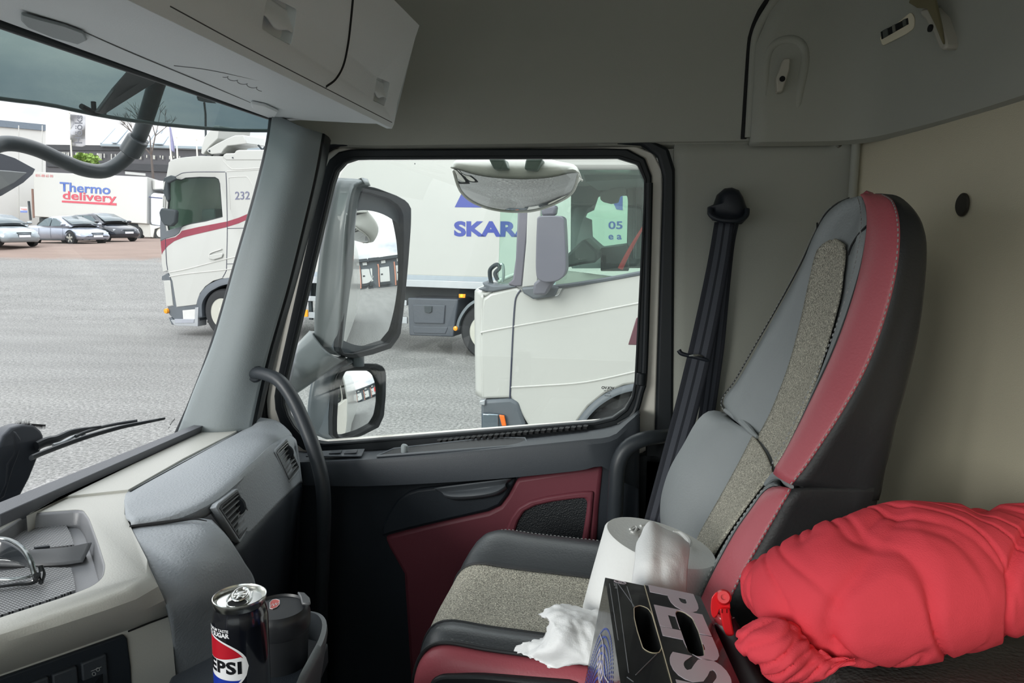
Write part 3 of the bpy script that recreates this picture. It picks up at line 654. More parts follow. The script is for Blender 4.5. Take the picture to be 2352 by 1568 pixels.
# glovebox / lower bulge
G=[[(298,1212,.772),(380,1203,.774),(450,1194,.775),(486,1197,.772)],
   [(315,1245,.775),(400,1238,.776),(475,1232,.772),(522,1238,.755)],
   [(340,1298,.766),(430,1295,.763),(505,1288,.745),(556,1290,.715)],
   [(368,1362,.745),(450,1360,.732),(525,1352,.700),(582,1338,.665)],
   [(388,1412,.715),(455,1425,.680),(520,1440,.635),(590,1440,.59)],
   [(398,1500,.64),(460,1530,.60),(530,1560,.56),(592,1560,.52)],
   [(402,1640,.55),(470,1680,.50),(540,1700,.46),(600,1700,.43)]]
loft('glovebox_lid',[[PZ(*q) for q in r] for r in G],DD,db,nu=30,nv=50,solid=.006,off=0)
tube('lid_gap',[PZ(*q) for q in((298,1209,.779),(380,1199,.781),(440,1191,.783),(475,1196,.780))],[.0022,.0028,.0028,.0006],DARK,db,seg=8)
tube('front_gap',[PZ(*q) for q in((300,1129,.781),(400,1074,.781),(500,1020,.781),(556,989,.781))],.0018,DARK,db,seg=8)
prism('knee_panel',[V((-1.0,.55,.10)),V((-.62,.60,.10)),V((-.72,1.05,.10)),V((-.80,1.46,.10)),V((-1.0,1.46,.10))],(0,0,.56),BLK2,db,smooth=False)
# cup holder shelf
RIM=mat('grey_cupholder',(98,102,106),.4,bump=(500,.3,.001),spec=.5)
def uu(t): return None
rim=[(612,1405,.81),(640,1403,.86),(680,1402,.90),(712,1405,.90),(735,1411,.88),(748,1425,.86),(750,1445,.84),(742,1475,.80),(722,1515,.74),(700,1555,.69),(680,1595,.64),(640,1640,.60)]
rp_=spline([PY(*q) for q in rim],50)
inr=[p+(V((-.50,.74,p.z))-p).normalized()*.006 for p in rp_]
cup_=loft('cup_holder',[[p+V((-.012,0,-.10)) for p in inr],[p+V((-.001,0,-.004)) for p in inr],inr,[p+V((0,0,.0015)) for p in rp_],rp_,[p+V((.001,-.001,-.01)) for p in rp_],[p+(V((-.50,.74,p.z))-p).normalized()*.018+V((0,0,-.12)) for p in rp_]],RIM,db,nv=24,solid=.0015,ang=60)
prism('holder_floor',[V((-.50,.60,.665)),V((-.40,.62,.665)),V((-.38,.75,.665)),V((-.40,.86,.665)),V((-.50,.88,.665)),V((-.56,.75,.665))],(0,0,-.03),BLK2,db,bevel=.004)
# ================================================================ CAN
CANB=mat('gloss_black_can',(14,16,24),.16,0.,var=(10,.1),spec=.8,coat=.6)
ALU=mat('bright_aluminium',(214,214,210),.22,1.,var=(30,.05))
cc=PY(550,1366,.672); cr_=.0290
ctop=cc.z; c0=V((cc.x,cc.y,ctop-.156))
can=thing('drink_can','slim black cola can with red, white and blue roundel and ring pull','can',c0)
lathe('can_body',[(.0,.004),(.018,.002),(.0235,.0),(.0255,.003),(.0285,.012),(cr_,.018),(cr_,.128),(.0288,.133),(.0275,.140),(.0262,.1455),(.0262,.1475)],c0,(0,0,1),CANB,can,seg=72,ang=50)
lathe('lid',[(.0262,.1470),(.0272,.1500),(.0280,.1535),(.0277,.1556),(.0268,.1560),(.0260,.1545),(.0254,.1510),(.0247,.1490),(.0238,.1490),(.0228,.1515),(.010,.1518),(0,.1518)],c0,(0,0,1),ALU,can,seg=72,ang=50)
# ring pull pointing towards +y / slight right; mouth opening on the near-left side
dirp=(PZ(562,1345,ctop)-PZ(545,1380,ctop)); dirp.z=0; dirp.normalize(); sid=V((dirp.y,-dirp.x,0))
cl=V((c0.x,c0.y,c0.z+.1525))
mo=[cl-dirp*(.0115+.0085*math.cos(a))+sid*.0105*math.sin(a) for a in[k*math.pi/12 for k in range(24)]]
prism('mouth_opening',[p+V((0,0,-.0003)) for p in mo],(0,0,.0006),DARK,can,smooth=False)
tube('mouth_rim',[*[p+V((0,0,.0003)) for p in mo],mo[0]+V((0,0,.0003))],.0006,ALU,can,smooth_path=False,seg=6)
def oval(cx,rx,ry,z,k=28): return [cl+dirp*(cx+rx*math.cos(a))+sid*ry*math.sin(a)+V((0,0,z+(cx+rx*math.cos(a))*.06)) for a in[2*math.pi*i/k for i in range(k)]]
o_=oval(.004,.0135,.0078,.0022); 
tab=tube('ring_pull',[*o_,o_[0]],.0013,ALU,can,smooth_path=False,seg=8)
prism('tab_bridge',[cl+dirp*a+sid*b+V((0,0,.0018)) for a,b in((.002,-.0068),(.0048,-.0068),(.0048,.0068),(.002,.0068))],(0,0,.0012),ALU,tab,bevel=.0003)
tube('finger_loop',oval(.010,.0052,.0050,.0022)+[oval(.010,.0052,.0050,.0022)[0]],.0010,ALU,tab,smooth_path=False,seg=8)
lathe('rivet',[(.0034,0),(.0034,.0016),(.0022,.0028),(0,.003)],cl+dirp*-.001,(0,0,1),ALU,tab,seg=16)
for s_ in(-1,1): tube('lid_score',[cl+sid*s_*.0085-dirp*.016,cl+sid*s_*.0125-dirp*.002,cl+sid*s_*.0105+dirp*.014],.0007,ALU,can,seg=6)
# wrapped artwork: angle 0 faces the camera
a0=math.atan2(CAM.y-c0.y,CAM.x-c0.x)
def wrap(s,h,r=cr_+.00025):   # s: arc length to the right as seen by the camera, h: height above can foot
    a=a0+s/cr_; return V((c0.x+r*math.cos(a),c0.y+r*math.sin(a),c0.z+h))
def wpatch(name,lo,hi,s0,s1,m,par,r=cr_+.00025,n=40):
    rows=[[],[]]
    for i in range(n+1):
        s=s0+(s1-s0)*i/n; a,b=lo(s),hi(s)
        rows[0].append(wrap(s,min(a,b),r)); rows[1].append(wrap(s,b,r))
    return loft(name,rows,m,par)
hc=.156-.0665; sc_=-.0440; AA,BB=.0505,.0325
def el(s,k=1.): 
    q=1-((s-sc_)/(AA*k))**2; return BB*k*math.sqrt(max(q,0))
WH=mat('label_white',(226,226,228),.3); RD=mat('label_red',(176,24,40),.3); BL=mat('label_blue',(28,52,150),.3)
wpatch('logo_roundel',lambda s:hc-el(s),lambda s:hc+el(s),sc_-AA,sc_+AA,WH,can)
ki=.945
up0=lambda s:hc+.0105-.0035*math.cos((s-sc_)/AA*2.2)
dn0=lambda s:hc-.0125-.002*math.sin((s-sc_)/AA*2)
wpatch('logo_red_field',lambda s:min(up0(s),hc+el(s,ki)),lambda s:hc+el(s,ki),sc_-AA*ki,sc_+AA*ki,RD,can,cr_+.0004)
wpatch('logo_blue_field',lambda s:hc-el(s,ki),lambda s:max(dn0(s),hc-el(s,ki)),sc_-AA*ki,sc_+AA*ki,BL,can,cr_+.0004)
def wtext(name,s,size,sr,h,m,par,bold=0,spacing=1,sx=1,align='RIGHT'):
    cu=bpy.data.curves.new(name,'FONT'); cu.body=s; cu.size=size; cu.offset=bold; cu.align_x=align; cu.align_y='CENTER'; cu.space_character=spacing; cu.resolution_u=3
    o=bpy.data.objects.new('tmp',cu); COL.objects.link(o); bpy.context.view_layer.update()
    me=bpy.data.meshes.new_from_object(o.evaluated_get(bpy.context.evaluated_depsgraph_get())); bpy.data.objects.remove(o)
    bm=bmesh.new(); bm.from_mesh(me); bmesh.ops.triangulate(bm,faces=bm.faces); 
    long=[e for e in bm.edges if e.calc_length()>size*.3]; bmesh.ops.subdivide_edges(bm,edges=long,cuts=2)
    inv=WORLD(par).inverted()
    for v in bm.verts: v.co=inv@wrap(sr+v.co.x*sx,h+v.co.y,cr_+.0006)
    bm.to_mesh(me); bm.free(); me.name=name; me.materials.clear(); o=link(name,me,m,None,False); o.parent=par
    for p in me.polygons:
        pass
    return o
INK=mat('label_black',(16,17,22),.35)
wtext('brand_word','PEPSI',.0185,.0002,hc-.001,INK,can,bold=.0007,spacing=1.08,sx=1.22)
wtext('claim','MAXIMUM TASTE',.0044,-.0125,.156-.0262,WH,can,bold=.00012)
wtext('claim','ZERO SUGAR',.0066,-.0122,.156-.0312,WH,can,bold=.0003)
# travel mug behind the can
MUG=mat('matt_black_lid',(38,40,43),.38,spec=.5); 
mc=PY(640,1392,.805)
mug=thing('travel_mug','black lidded travel mug standing behind the can','mug',mc-V((0,0,.13)))
lathe('mug_body',[(0,0),(.030,0),(.032,.004),(.036,.085),(.0365,.10),(.0,.10)],mc-V((0,0,.128)),(0,0,1),MUG,mug,seg=48)
lathe('mug_lid',[(.0372,-.030),(.0388,-.026),(.0392,-.010),(.0375,-.004),(.034,.0),(.0325,-.003),(0,-.0035)],mc,(0,0,1),MUG,mug,seg=56,ang=50)
lt=[PZ(*q,mc.z+.001) for q in((683,1364),(700,1366),(712,1378),(714,1390),(706,1391),(693,1390),(690,1376))]
prism('sip_tab',lt,(0,0,.004),mat('grey_sip_tab',(92,94,96),.3),mug,bevel=.0015)
bd=[PZ(*q,mc.z-.0033) for q in((626,1378),(634,1377),(642,1379),(642,1388),(636,1395),(626,1399),(620,1398),(620,1384))]
bdg=prism('lid_badge',bd,(0,0,.0006),mat('badge_red',(196,92,86),.4),mug,smooth=False)
tube('badge_outline',[*[p+V((0,0,.0007)) for p in bd],bd[0]+V((0,0,.0007))],.0004,WH,bdg,smooth_path=False,seg=6)
tube('badge_script',[PZ(*q,mc.z-.0025) for q in((622,1392),(627,1386),(629,1391),(634,1384),(635,1389),(640,1383))],.0003,WH,bdg,seg=6)
# ================================================================ SUNGLASSES in the tray
SG=mat('gloss_dark_frame',(34,36,38),.18,spec=.7,coat=.5)
sgl=thing('sunglasses','dark sunglasses lying upturned in the dashboard tray','sunglasses',PZ(20,1310,.757))
z1=lambda x,y,z:PZ(x,y,z)
tube('frame_rim',[z1(-120,1250,.80),z1(-60,1238,.802),z1(0,1236,.802),z1(30,1243,.80),z1(55,1262,.795),z1(70,1288,.785),z1(78,1315,.772),z1(82,1333,.762)],[.0018,.0020,.0022,.0025,.003,.0032,.0036,.003],mat('gunmetal_rim',(120,124,124),.2,.8),sgl,n=40,seg=10)
tube('frame_rim',[z1(-120,1285,.775),z1(-20,1285,.776),z1(22,1286,.776),z1(48,1294,.772),z1(70,1304,.770)],.0012,mat('gunmetal_rim',(120,124,124)),sgl,seg=8)
LN=glass('smoked_lens',(110,112,116),.8)
loft('lens',[[z1(-120,1252,.80),z1(-60,1241,.801),z1(0,1239,.801),z1(28,1247,.799),z1(52,1265,.793),z1(66,1288,.784),z1(69,1302,.772)],[z1(-120,1283,.777),z1(-60,1283,.777),z1(0,1284,.777),z1(22,1285,.777),z1(48,1293,.774),z1(60,1297,.772),z1(68,1303,.771)]],mat('smoked_lens_solid',(46,50,54),.12,spec=.8,alpha=.78),sgl,nu=30,nv=8,solid=.0015)
tube('temple_arm',[z1(85,1318,.775),z1(84,1330,.766),z1(70,1338,.762),z1(40,1341,.762),z1(0,1346,.762),z1(-80,1352,.762)],[.0045,.004,.003,.0028,.0026],SG,sgl,flat=.6,seg=10)
tube('hinge',[z1(93,1300,.776),z1(97,1318,.768),z1(94,1338,.762)],[.003,.0042,.003],SG,sgl,seg=10)
tube('temple_arm',[z1(-80,1325,.764),z1(0,1330,.764),z1(50,1327,.765),z1(85,1318,.766)],.0022,mat('gunmetal_rim',(120,124,124)),sgl,flat=.7,seg=10)
# ================================================================ SEAT
from mathutils import noise
LEA=mat('sheen_grey_leather',(148,153,155),.40,bump=(260,.35,.0012),var=(6,.08),spec=.5)  # black leather lightened, windscreen sheen painted into the backrest colour
LEAC=mat('dark_cushion_leather',(66,69,72),.38,bump=(260,.35,.0012),var=(6,.08),spec=.5)  # darker copy for the cushion, without the painted sheen
LEAD=mat('dark_side_leather',(46,47,49),.5,bump=(260,.35,.0012),var=(6,.08),spec=.4)
REDL=mat('wine_red_leather',(190,94,104),.42,bump=(260,.35,.0012),var=(5,.08),spec=.5)
THR=mat('pale_thread',(170,172,172),.7)
TW=bpy.data.materials.new('tweed_fabric'); TW.use_nodes=True; t=TW.node_tree; b_=t.nodes['Principled BSDF']; b_.inputs['Roughness'].default_value=.95; b_.inputs['Specular IOR Level'].default_value=.1
tcn=N(t,'ShaderNodeTexCoord'); n1=N(t,'ShaderNodeTexNoise',Scale=420.,Detail=3.,Roughness=.8); t.links.new(tcn.outputs['Object'],n1.inputs[0])
rp=N(t,'ShaderNodeValToRGB'); e=rp.color_ramp.elements; e[0].position=.36; e[0].color=(*lin((104,101,93)),1); e[1].position=.64; e[1].color=(*lin((246,241,224)),1)
q=e.new(.5); q.color=(*lin((176,171,158)),1)
t.links.new(n1.outputs[0],rp.inputs[0]); t.links.new(rp.outputs[0],b_.inputs['Base Color'])
bp=N(t,'ShaderNodeBump',Strength=.6,Distance=.002); t.links.new(n1.outputs[0],bp.inputs['Height']); t.links.new(bp.outputs[0],b_.inputs['Normal'])
seat=thing('passenger_seat','high-backed passenger seat in black and wine red leather with grey tweed centre','seat',(-.05,1.18,.05))
def C3(*a): return [PY(*p) for p in a]
def mix(A,B,t,push=0,n=40):
    A=spline(A,n);B=spline(B,n); return [a.lerp(b,t)+V((-push,0,push*.3)) for a,b in zip(A,B)]
# --- upper backrest: curves from the crown down to the notch
F1=C3((1985,453,1.20),(1955,456,1.235),(1925,470,1.27),(1898,496,1.30),(1872,545,1.325),(1842,610,1.345),(1790,705,1.37),(1735,800,1.39),(1690,878,1.41),(1667,908,1.418),(1661,926,1.42),(1668,940,1.415))
S1=C3((1986,456,1.17),(1962,470,1.19),(1940,490,1.215),(1912,530,1.24),(1884,585,1.262),(1868,650,1.275),(1846,750,1.285),(1818,850,1.30),(1783,940,1.305),(1766,975,1.31),(1752,1000,1.31),(1750,1010,1.305))
S2=C3((1988,458,1.15),(1982,475,1.14),(1975,505,1.13),(1962,560,1.12),(1946,620,1.12),(1938,680,1.115),(1912,780,1.11),(1880,880,1.105),(1845,970,1.10),(1825,1020,1.10),(1806,1050,1.10),(1790,1075,1.10))
N1=C3((1990,455,1.14),(1996,468,1.11),(2001,500,1.08),(1999,545,1.06),(1985,620,1.04),(1960,705,1.02),(1925,800,1.01),(1880,900,1.0),(1838,990,.995),(1810,1045,.99),(1793,1072,.99),(1789,1088,.99))
O1=C3((2008,446,1.13),(2030,447,1.08),(2052,462,1.02),(2064,500,.985),(2066,560,.965),(2056,640,.955),(2030,740,.95),(1990,845,.945),(1935,945,.94),(1880,1030,.94),(1845,1080,.94),(1818,1113,.94))
# extra depth rows
K1=C3((2040,446,1.12),(2062,450,1.08),(2088,470,1.03),(2112,500,.995),(2126,545,.98),(2122,640,.97),(2108,760,.965),(2085,860,.96),(2058,960,.955),(2034,1060,.955),(2022,1110,.955),(2014,1150,.955))
def shell_back(K,dy): return [V((p.x+.01,2.36-p.y if dy else p.y,p.z)) for p in K]
n=46
m1=mix(F1,S1,.45,.010); mS=mix(S1,S2,.5,-.006); m2=mix(S2,N1,.5,.006)
loft('upper_backrest',[mix(F1,F1,0,-.05),mix(F1,F1,0,-.012),F1,m1,S1,mS,S2,m2,N1],LEA,seat,nu=n,nv=40,solid=.012,off=-1,ang=60)
loft('red_side_bolster',[mix(N1,N1,0,-.004),mix(N1,O1,.12,.009),mix(N1,O1,.5,.012),mix(N1,O1,.88,.006),O1],REDL,seat,nu=n,nv=16,solid=.010,off=-1,ang=60)
kk=[V((p.x,1.40 if i>3 else 1.2+.2*i/4,p.z)) for i,p in enumerate(K1)]
loft('back_shell',[mix(O1,O1,0,-.001),mix(O1,K1,.3,.004),mix(O1,K1,.7,.002),K1,mix(K1,kk,.15,-.012),mix(K1,kk,.85,-.012),kk,mix(F1,F1,0,-.04)],LEAD,seat,nu=n,nv=40,solid=.008,off=-1,ang=60)
# head panel creases
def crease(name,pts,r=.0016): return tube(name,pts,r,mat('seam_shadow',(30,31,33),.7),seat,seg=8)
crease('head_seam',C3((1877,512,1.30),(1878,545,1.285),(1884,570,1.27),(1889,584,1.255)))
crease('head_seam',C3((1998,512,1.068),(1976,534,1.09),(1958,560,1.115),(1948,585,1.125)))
tube('piping',[p+V((-.0035,-.001,.001)) for p in spline(N1,50)],.0030,LEAD,seat,seg=8)
tube('piping',[p+V((-.003,.001,.001)) for p in spline(F1[1:],50)],.0013,LEAD,seat,seg=8)
stitch('seam_stitching',[p+V((-.008,.008,.001)) for p in spline(mix(N1,S2,.05,.002),70)],THR,seat)
stitch('seam_stitching',[p+V((-.003,-.003,0)) for p in spline(O1[1:],70)],THR,seat)
stitch('seam_stitching',[p+V((-.006,-.004,0)) for p in spline(mix(F1,S1,.04,.002)[6:],70)],THR,seat,r=.0007)
# --- lower backrest
F2=C3((1668,948,1.425),(1630,944,1.43),(1600,968,1.435),(1570,1020,1.435),(1540,1072,1.43),(1522,1125,1.43),(1516,1170,1.43),(1520,1230,1.43),(1530,1300,1.42))
S3=C3((1738,1003,1.31),(1735,1008,1.312),(1728,1022,1.315),(1706,1065,1.315),(1676,1120,1.315),(1642,1180,1.315),(1612,1235,1.315),(1590,1290,1.315),(1575,1340,1.31))
S4=C3((1786,1092,1.10),(1779,1096,1.10),(1766,1108,1.10),(1740,1140,1.095),(1700,1195,1.09),(1660,1255,1.09),(1630,1310,1.09),(1608,1360,1.09),(1592,1400,1.09))
N2=C3((1800,1122,.99),(1782,1122,.99),(1762,1134,.985),(1735,1170,.98),(1698,1222,.98),(1660,1290,.98),(1632,1345,.98),(1614,1385,.98),(1600,1420,.98))
O2=C3((1817,1122,.94),(1812,1132,.938),(1802,1150,.935),(1778,1192,.935),(1742,1255,.932),(1710,1312,.93),(1685,1360,.93),(1665,1405,.93),(1650,1440,.93))
K2=C3((2016,1118,.955),(2010,1150,.953),(2000,1195,.95),(1985,1250,.95),(1968,1300,.95),(1950,1350,.95),(1930,1400,.95),(1915,1450,.95),(1900,1500,.95))
loft('lower_backrest',[mix(F2,F2,0,-.05),mix(F2,F2,0,-.012),F2,mix(F2,S3,.45,.012),S3,mix(S3,S4,.5,-.004),S4,mix(S4,N2,.5,.004),N2],LEA,seat,nu=34,nv=40,solid=.012,off=-1,ang=60)
loft('red_side_bolster',[mix(N2,N2,0,-.004),mix(N2,O2,.12,.008),mix(N2,O2,.5,.010),mix(N2,O2,.88,.005),O2],REDL,seat,nu=34,nv=16,solid=.010,off=-1,ang=60)
kk2=[V((p.x,1.40,p.z)) for p in K2]
loft('lower_back_shell',[mix(O2,O2,0,-.001),mix(O2,K2,.3,.004),mix(O2,K2,.7,.002),K2,mix(K2,kk2,.15,-.01),mix(K2,kk2,.85,-.01),kk2,mix(F2,F2,0,-.04)],LEAD,seat,nu=34,nv=40,solid=.008,off=-1,ang=60)
# gusset across the notch
loft('notch_gusset',[[p+V((.018,0,.01)) for p in C3((1664,936,1.42),(1700,962,1.36),(1745,1003,1.30),(1790,1078,1.10),(1816,1108,.95))],[p+V((.012,0,0)) for p in C3((1664,944,1.42),(1698,972,1.36),(1742,1010,1.30),(1786,1092,1.10),(1816,1116,.95))],[p+V((.022,0,-.01)) for p in C3((1664,956,1.42),(1690,985,1.36),(1735,1025,1.30),(1775,1108,1.10),(1810,1130,.95))]],LEAD,seat,nu=30,nv=12,solid=.006)
tube('notch_fold',C3((1665,941,1.405),(1690,957,1.38),(1712,975,1.35),(1728,993,1.32),(1740,1004,1.30)),[.004,.007,.007,.006,.003],LEA,seat,seg=10)
tube('notch_fold',C3((1758,1112,1.06),(1778,1094,1.04),(1797,1092,1.01),(1808,1106,.975),(1818,1118,.945)),[.003,.006,.007,.006,.003],LEA,seat,seg=10)
tube('piping',[p+V((-.0035,-.001,.001)) for p in spline(N2,40)],.0028,LEAD,seat,seg=8)
stitch('seam_stitching',[p+V((-.004,.004,.001)) for p in spline(mix(N2,S4,.05,.003),60)],THR,seat)
stitch('seam_stitching',[p+V((-.003,-.003,0)) for p in spline(O2,60)],THR,seat)
# --- tweed strip laid a little proud of the leather (upper with rounded head, then lower)
def strip(A,B,a0,nu,nv,name,round_top):
    A=spline(A,60)[a0:];B=spline(B,60)[a0:]
    rows=[]
    for s in[k/12 for k in range(13)]:
        r=[]
        for i,(p,q_) in enumerate(zip(A,B)):
            r.append(p.lerp(q_,s)+V((-.0045+.006*4*s*(1-s)*.0,-.001,.002)))
        rows.append(r)
    return rows
def strip_mesh(A,B,name,cut,round_top):
    A=spline(A,80);B=spline(B,80); n=80; rows=[]
    for s in[k/16 for k in range(17)]:
        x=2*s-1; drop=int(round((1-math.sqrt(max(0,1-x*x)))*5)) if round_top else 0
        st=cut+drop
        a=[A[i].lerp(B[i],s)+V((.0-.0060+.0115*(1-x*x)*.5,-.0008,.002-.001)) for i in range(st,n)]
        rows.append(a)
    return loft(name,rows,TW,seat,nu=70,solid=.004,off=0)
strip_mesh(S1,S2,'tweed_panel',16,True)
strip_mesh(S3,S4,'tweed_panel',0,False)
# --- cushion: rows across (near to far), each running front to back
def cz(x): return .020*math.exp(-((x+.12)/.12)**2)*0+ .622-(x+.30)*.03
def row(y,dz,x0,x1,zf,n=14,drop=.03):
    """from the nose (x0) back to x1; zf front drop"""
    out=[V((x0+.012,y,.50)),V((x0+.000,y,.535)),V((x0+.004,y,.575+dz*.5)),V((x0+.020,y,.600+dz)),V((x0+.05,y,.613+dz))]
    for i in range(1,8):
        x=x0+.05+(x1-x0-.05)*i/7; out.append(V((x,y,.613+dz-(x-x0)*.03)))
    return out
XB=.16
ynear=[(.925,-.055,-.290),(.922,-.020,-.300),(.928,.004,-.304),(.945,.018,-.308),(.975,.026,-.312),(1.005,.020,-.316)]
yfab=[(1.005,.020,-.316),(1.06,.010,-.322),(1.12,.004,-.326),(1.19,.0,-.328),(1.24,.006,-.326)]
yfar=[(1.24,.006,-.326),(1.27,.022,-.322),(1.31,.036,-.312),(1.35,.030,-.296),(1.375,.0,-.280),(1.38,-.05,-.272)]
FAR=[row(y,dz,x0,XB,0) for y,dz,x0 in yfar]
loft('far_bolster',FAR,LEAC,seat,nu=44,nv=24,solid=.01,off=-1,ang=60)
loft('cushion_panel',[row(y,dz,x0,XB,0) for y,dz,x0 in yfab],TW,seat,nu=44,nv=20,solid=.01,off=-1,ang=60)
nb=[row(y,dz,x0,XB,0) for y,dz,x0 in ynear[3:]]
loft('near_bolster',nb,LEAC,seat,nu=44,nv=16,solid=.01,off=-1,ang=60)
rb=[[V((p.x,p.y,.50 if i==0 else p.z)) for i,p in enumerate(row(y,dz,x0,XB,0))] for y,dz,x0 in ynear[:4]]
base_=[V((p.x+.004,p.y+.004,.49)) for p in rb[0]]
loft('red_side_band',[[V((p.x,.928,.485)) for p in rb[1]],[V((p.x-.001,.918,.53)) for p in rb[1]],rb[1],rb[2],rb[3]],REDL,seat,nu=44,nv=16,solid=.01,off=-1,ang=60)
tube('piping',[p+V((0,-.001,.002)) for p in spline(nb[0],50)[4:]],.0030,LEAD,seat,seg=8)
stitch('seam_stitching',[p+V((0,.006,.0012)) for p in spline(mix(nb[0],nb[1],.1,0),70)[6:]],THR,seat)
tube('piping',[p+V((0,0,.0)) for p in spline(FAR[0],50)],.0030,LEAD,seat,seg=8)
tube('piping',[p+V((0,0,.0)) for p in spline(nb[-1],50)],.0024,LEAD,seat,seg=8)
stitch('seam_stitching',[p+V((0,0,.001)) for p in spline(FAR[3],60)],THR,seat,r=.0006)
# plastic base and pedestal
prism('seat_base',rounded([V((-.27,.94,.40)),V((.16,.94,.40)),V((.16,1.37,.40)),V((-.27,1.37,.40))],.04,4),(0,0,.12),LEAD,seat,bevel=.01)
pt=rounded([PY(*q) for q in((985,1568,.915),(1010,1553,.915),(1100,1552,.915),(1340,1575,.915),(1340,1700,.915),(985,1700,.915))],.02,3)
prism('side_cover',pt,(0,.02,0),LEAD,seat,bevel=.004)
prism('pedestal',rounded([V((-.20,1.0,.0)),V((.16,1.0,.0)),V((.16,1.33,.0)),V((-.20,1.33,.0))],.03,3),(0,0,.41),BLK2,seat,bevel=.008)
# ================================================================ SEAT BELT
bt=thing('seat_belt','dark grey seat belt hanging in two runs from its anchor on the side wall','seat belt',PY(1675,470,1.585))
BM1=mat('belt_webbing',(34,37,46),.75,bump=(900,.6,.001)); BM2=mat('belt_webbing_stripe',(74,77,86),.7,bump=(900,.6,.001))
def strap(cl,wid,name,cols=9,stripes=(2,3,5,6)):
    P=spline([c for c in cl],50); v=[];f=[]
    W=[None]*50
    for i in range(50):
        t=i/49*(len(wid)-1); k=min(int(t),len(wid)-2); W[i]=V(wid[k]).lerp(V(wid[k+1]),t-k)
    for p,w_ in zip(P,W):
        for j in range(cols+1): v.append(p+w_*(j/cols-.5))
    f=grid_faces(50,cols+1)
    o=build(name,v,f,[BM1,BM2],bt,solid=.0018,off=0)
    for i,pl_ in enumerate(o.data.polygons): pl_.material_index=1 if (i%cols) in stripes else 0
    return o
def edges(L,R): # px edges with depth
    A=[PY(*a) for a in L];B=[PY(*b) for b in R]; return [(a+b)/2 for a,b in zip(A,B)],[b-a for a,b in zip(A,B)]
c1,w1=edges([(1668,500,1.565),(1655,560,1.57),(1640,660,1.575),(1622,820,1.58),(1600,985,1.585),(1560,1200,1.585)],[(1700,500,1.565),(1688,560,1.565),(1680,660,1.565),(1660,820,1.57),(1636,985,1.58),(1600,1200,1.585)])
strap(c1,w1,'rear_webbing')
c2,w2_=edges([(1641,510,1.558),(1625,600,1.553),(1600,720,1.545),(1575,830,1.535),(1548,940,1.505),(1516,1060,1.455),(1478,1200,1.44)],[(1688,508,1.558),(1676,600,1.553),(1655,720,1.545),(1632,830,1.535),(1605,940,1.505),(1572,1060,1.455),(1532,1200,1.44)])
strap(c2,w2_,'front_webbing')
cap=[PY(*q) for q in((1640,505,1.56),(1628,490,1.56),(1628,474,1.56),(1642,468,1.56),(1650,445,1.56),(1665,432,1.56),(1682,430,1.56),(1698,436,1.56),(1708,452,1.56),(1714,470,1.56),(1720,485,1.56),(1718,500,1.56),(1705,514,1.56),(1690,512,1.56))]
AN=mat('anchor_plastic',(28,33,42),.45,spec=.45)
ccx=sum(cap,V())/len(cap)
loft('anchor_cover',[[p+V((0,.036,0)) for p in cap],[p+V((0,.006,0)) for p in cap],[ccx+(p-ccx)*.82+V((0,-.008,0)) for p in cap],[ccx+(p-ccx)*.45+V((0,-.013,.004)) for p in cap]],AN,bt,closed_u=True,caps=True,ang=50)
tube('anchor_loop',[PY(*q) for q in((1632,478,1.55),(1632,492,1.545),(1648,503,1.54),(1675,507,1.538),(1700,505,1.54),(1714,494,1.545),(1716,480,1.55))],.0055,AN,bt,seg=12)
tube('belt_tongue',[PY(*q) for q in((1559,804,1.54),(1566,812,1.538),(1590,818,1.537),(1615,824,1.537),(1630,830,1.54))],[.005,.0045,.0045,.005,.0055],AN,bt,seg=12)
tube('tongue_plate',[PY(*q) for q in((1583,817,1.533),(1596,816,1.531),(1606,816,1.531),(1614,819,1.532))],[.002,.0035,.003,.002],ALU,bt,seg=8)
lathe('stop_button',[(0,0),(.0065,0),(.0065,.004),(.004,.006),(0,.006)],PY(1591,828,1.545),(0,-1,0),AN,bt,seg=20)
# ================================================================ PAPER ROLL on the seat
PAP=mat('white_paper',(248,248,246),.85,bump=(240,.5,.0012),var=(8,.015),spec=.2)
PAPT=mat('thin_white_tissue',(250,250,250),.9,bump=(420,.5,.001),var=(8,.02),spec=.15)
topc=PY(1517,1243,1.055); ax=V((.225,.03,.97)).normalized()
rr=.0852; hgt=.138
roll=thing('paper_roll','big roll of white paper wipes leaning on the seat','paper roll',topc-ax*hgt)
lathe('roll_body',[(0,-hgt),(rr-.006,-hgt),(rr,-hgt+.004),(rr+.0005,-.08),(rr,-.004),(rr-.003,0),(rr-.012,-.0008),(.034,-.0015),(.031,-.006),(.030,-.10),(0,-.10)],topc,ax,PAP,roll,seg=72,ang=45)
u=ax.orthogonal().normalized(); bb=ax.cross(u)
def rp3(x,y,d=0): return hit(x,y,topc,ax)+ax*d
tube('loose_layer',[rp3(*q,.0015) for q in((1446,1217),(1455,1210),(1462,1214),(1456,1224),(1448,1222))],.0016,PAP,roll,seg=6)
tube('loose_layer',[rp3(*q,.003) for q in((1470,1212),(1490,1206),(1500,1212),(1492,1222))],.0022,PAP,roll,seg=6)
prism('core_gap',[rp3(*q,.0006) for q in((1450,1218),(1462,1211),(1470,1217),(1460,1222))],ax*.0006,mat('paper_shade',(150,150,148),.9),roll,smooth=False)
tube('loose_layer',[rp3(*q,.004) for q in((1545,1225),(1560,1228),(1575,1240),(1583,1252),(1580,1262))],[.001,.003,.004,.004,.001],PAP,roll,seg=8)
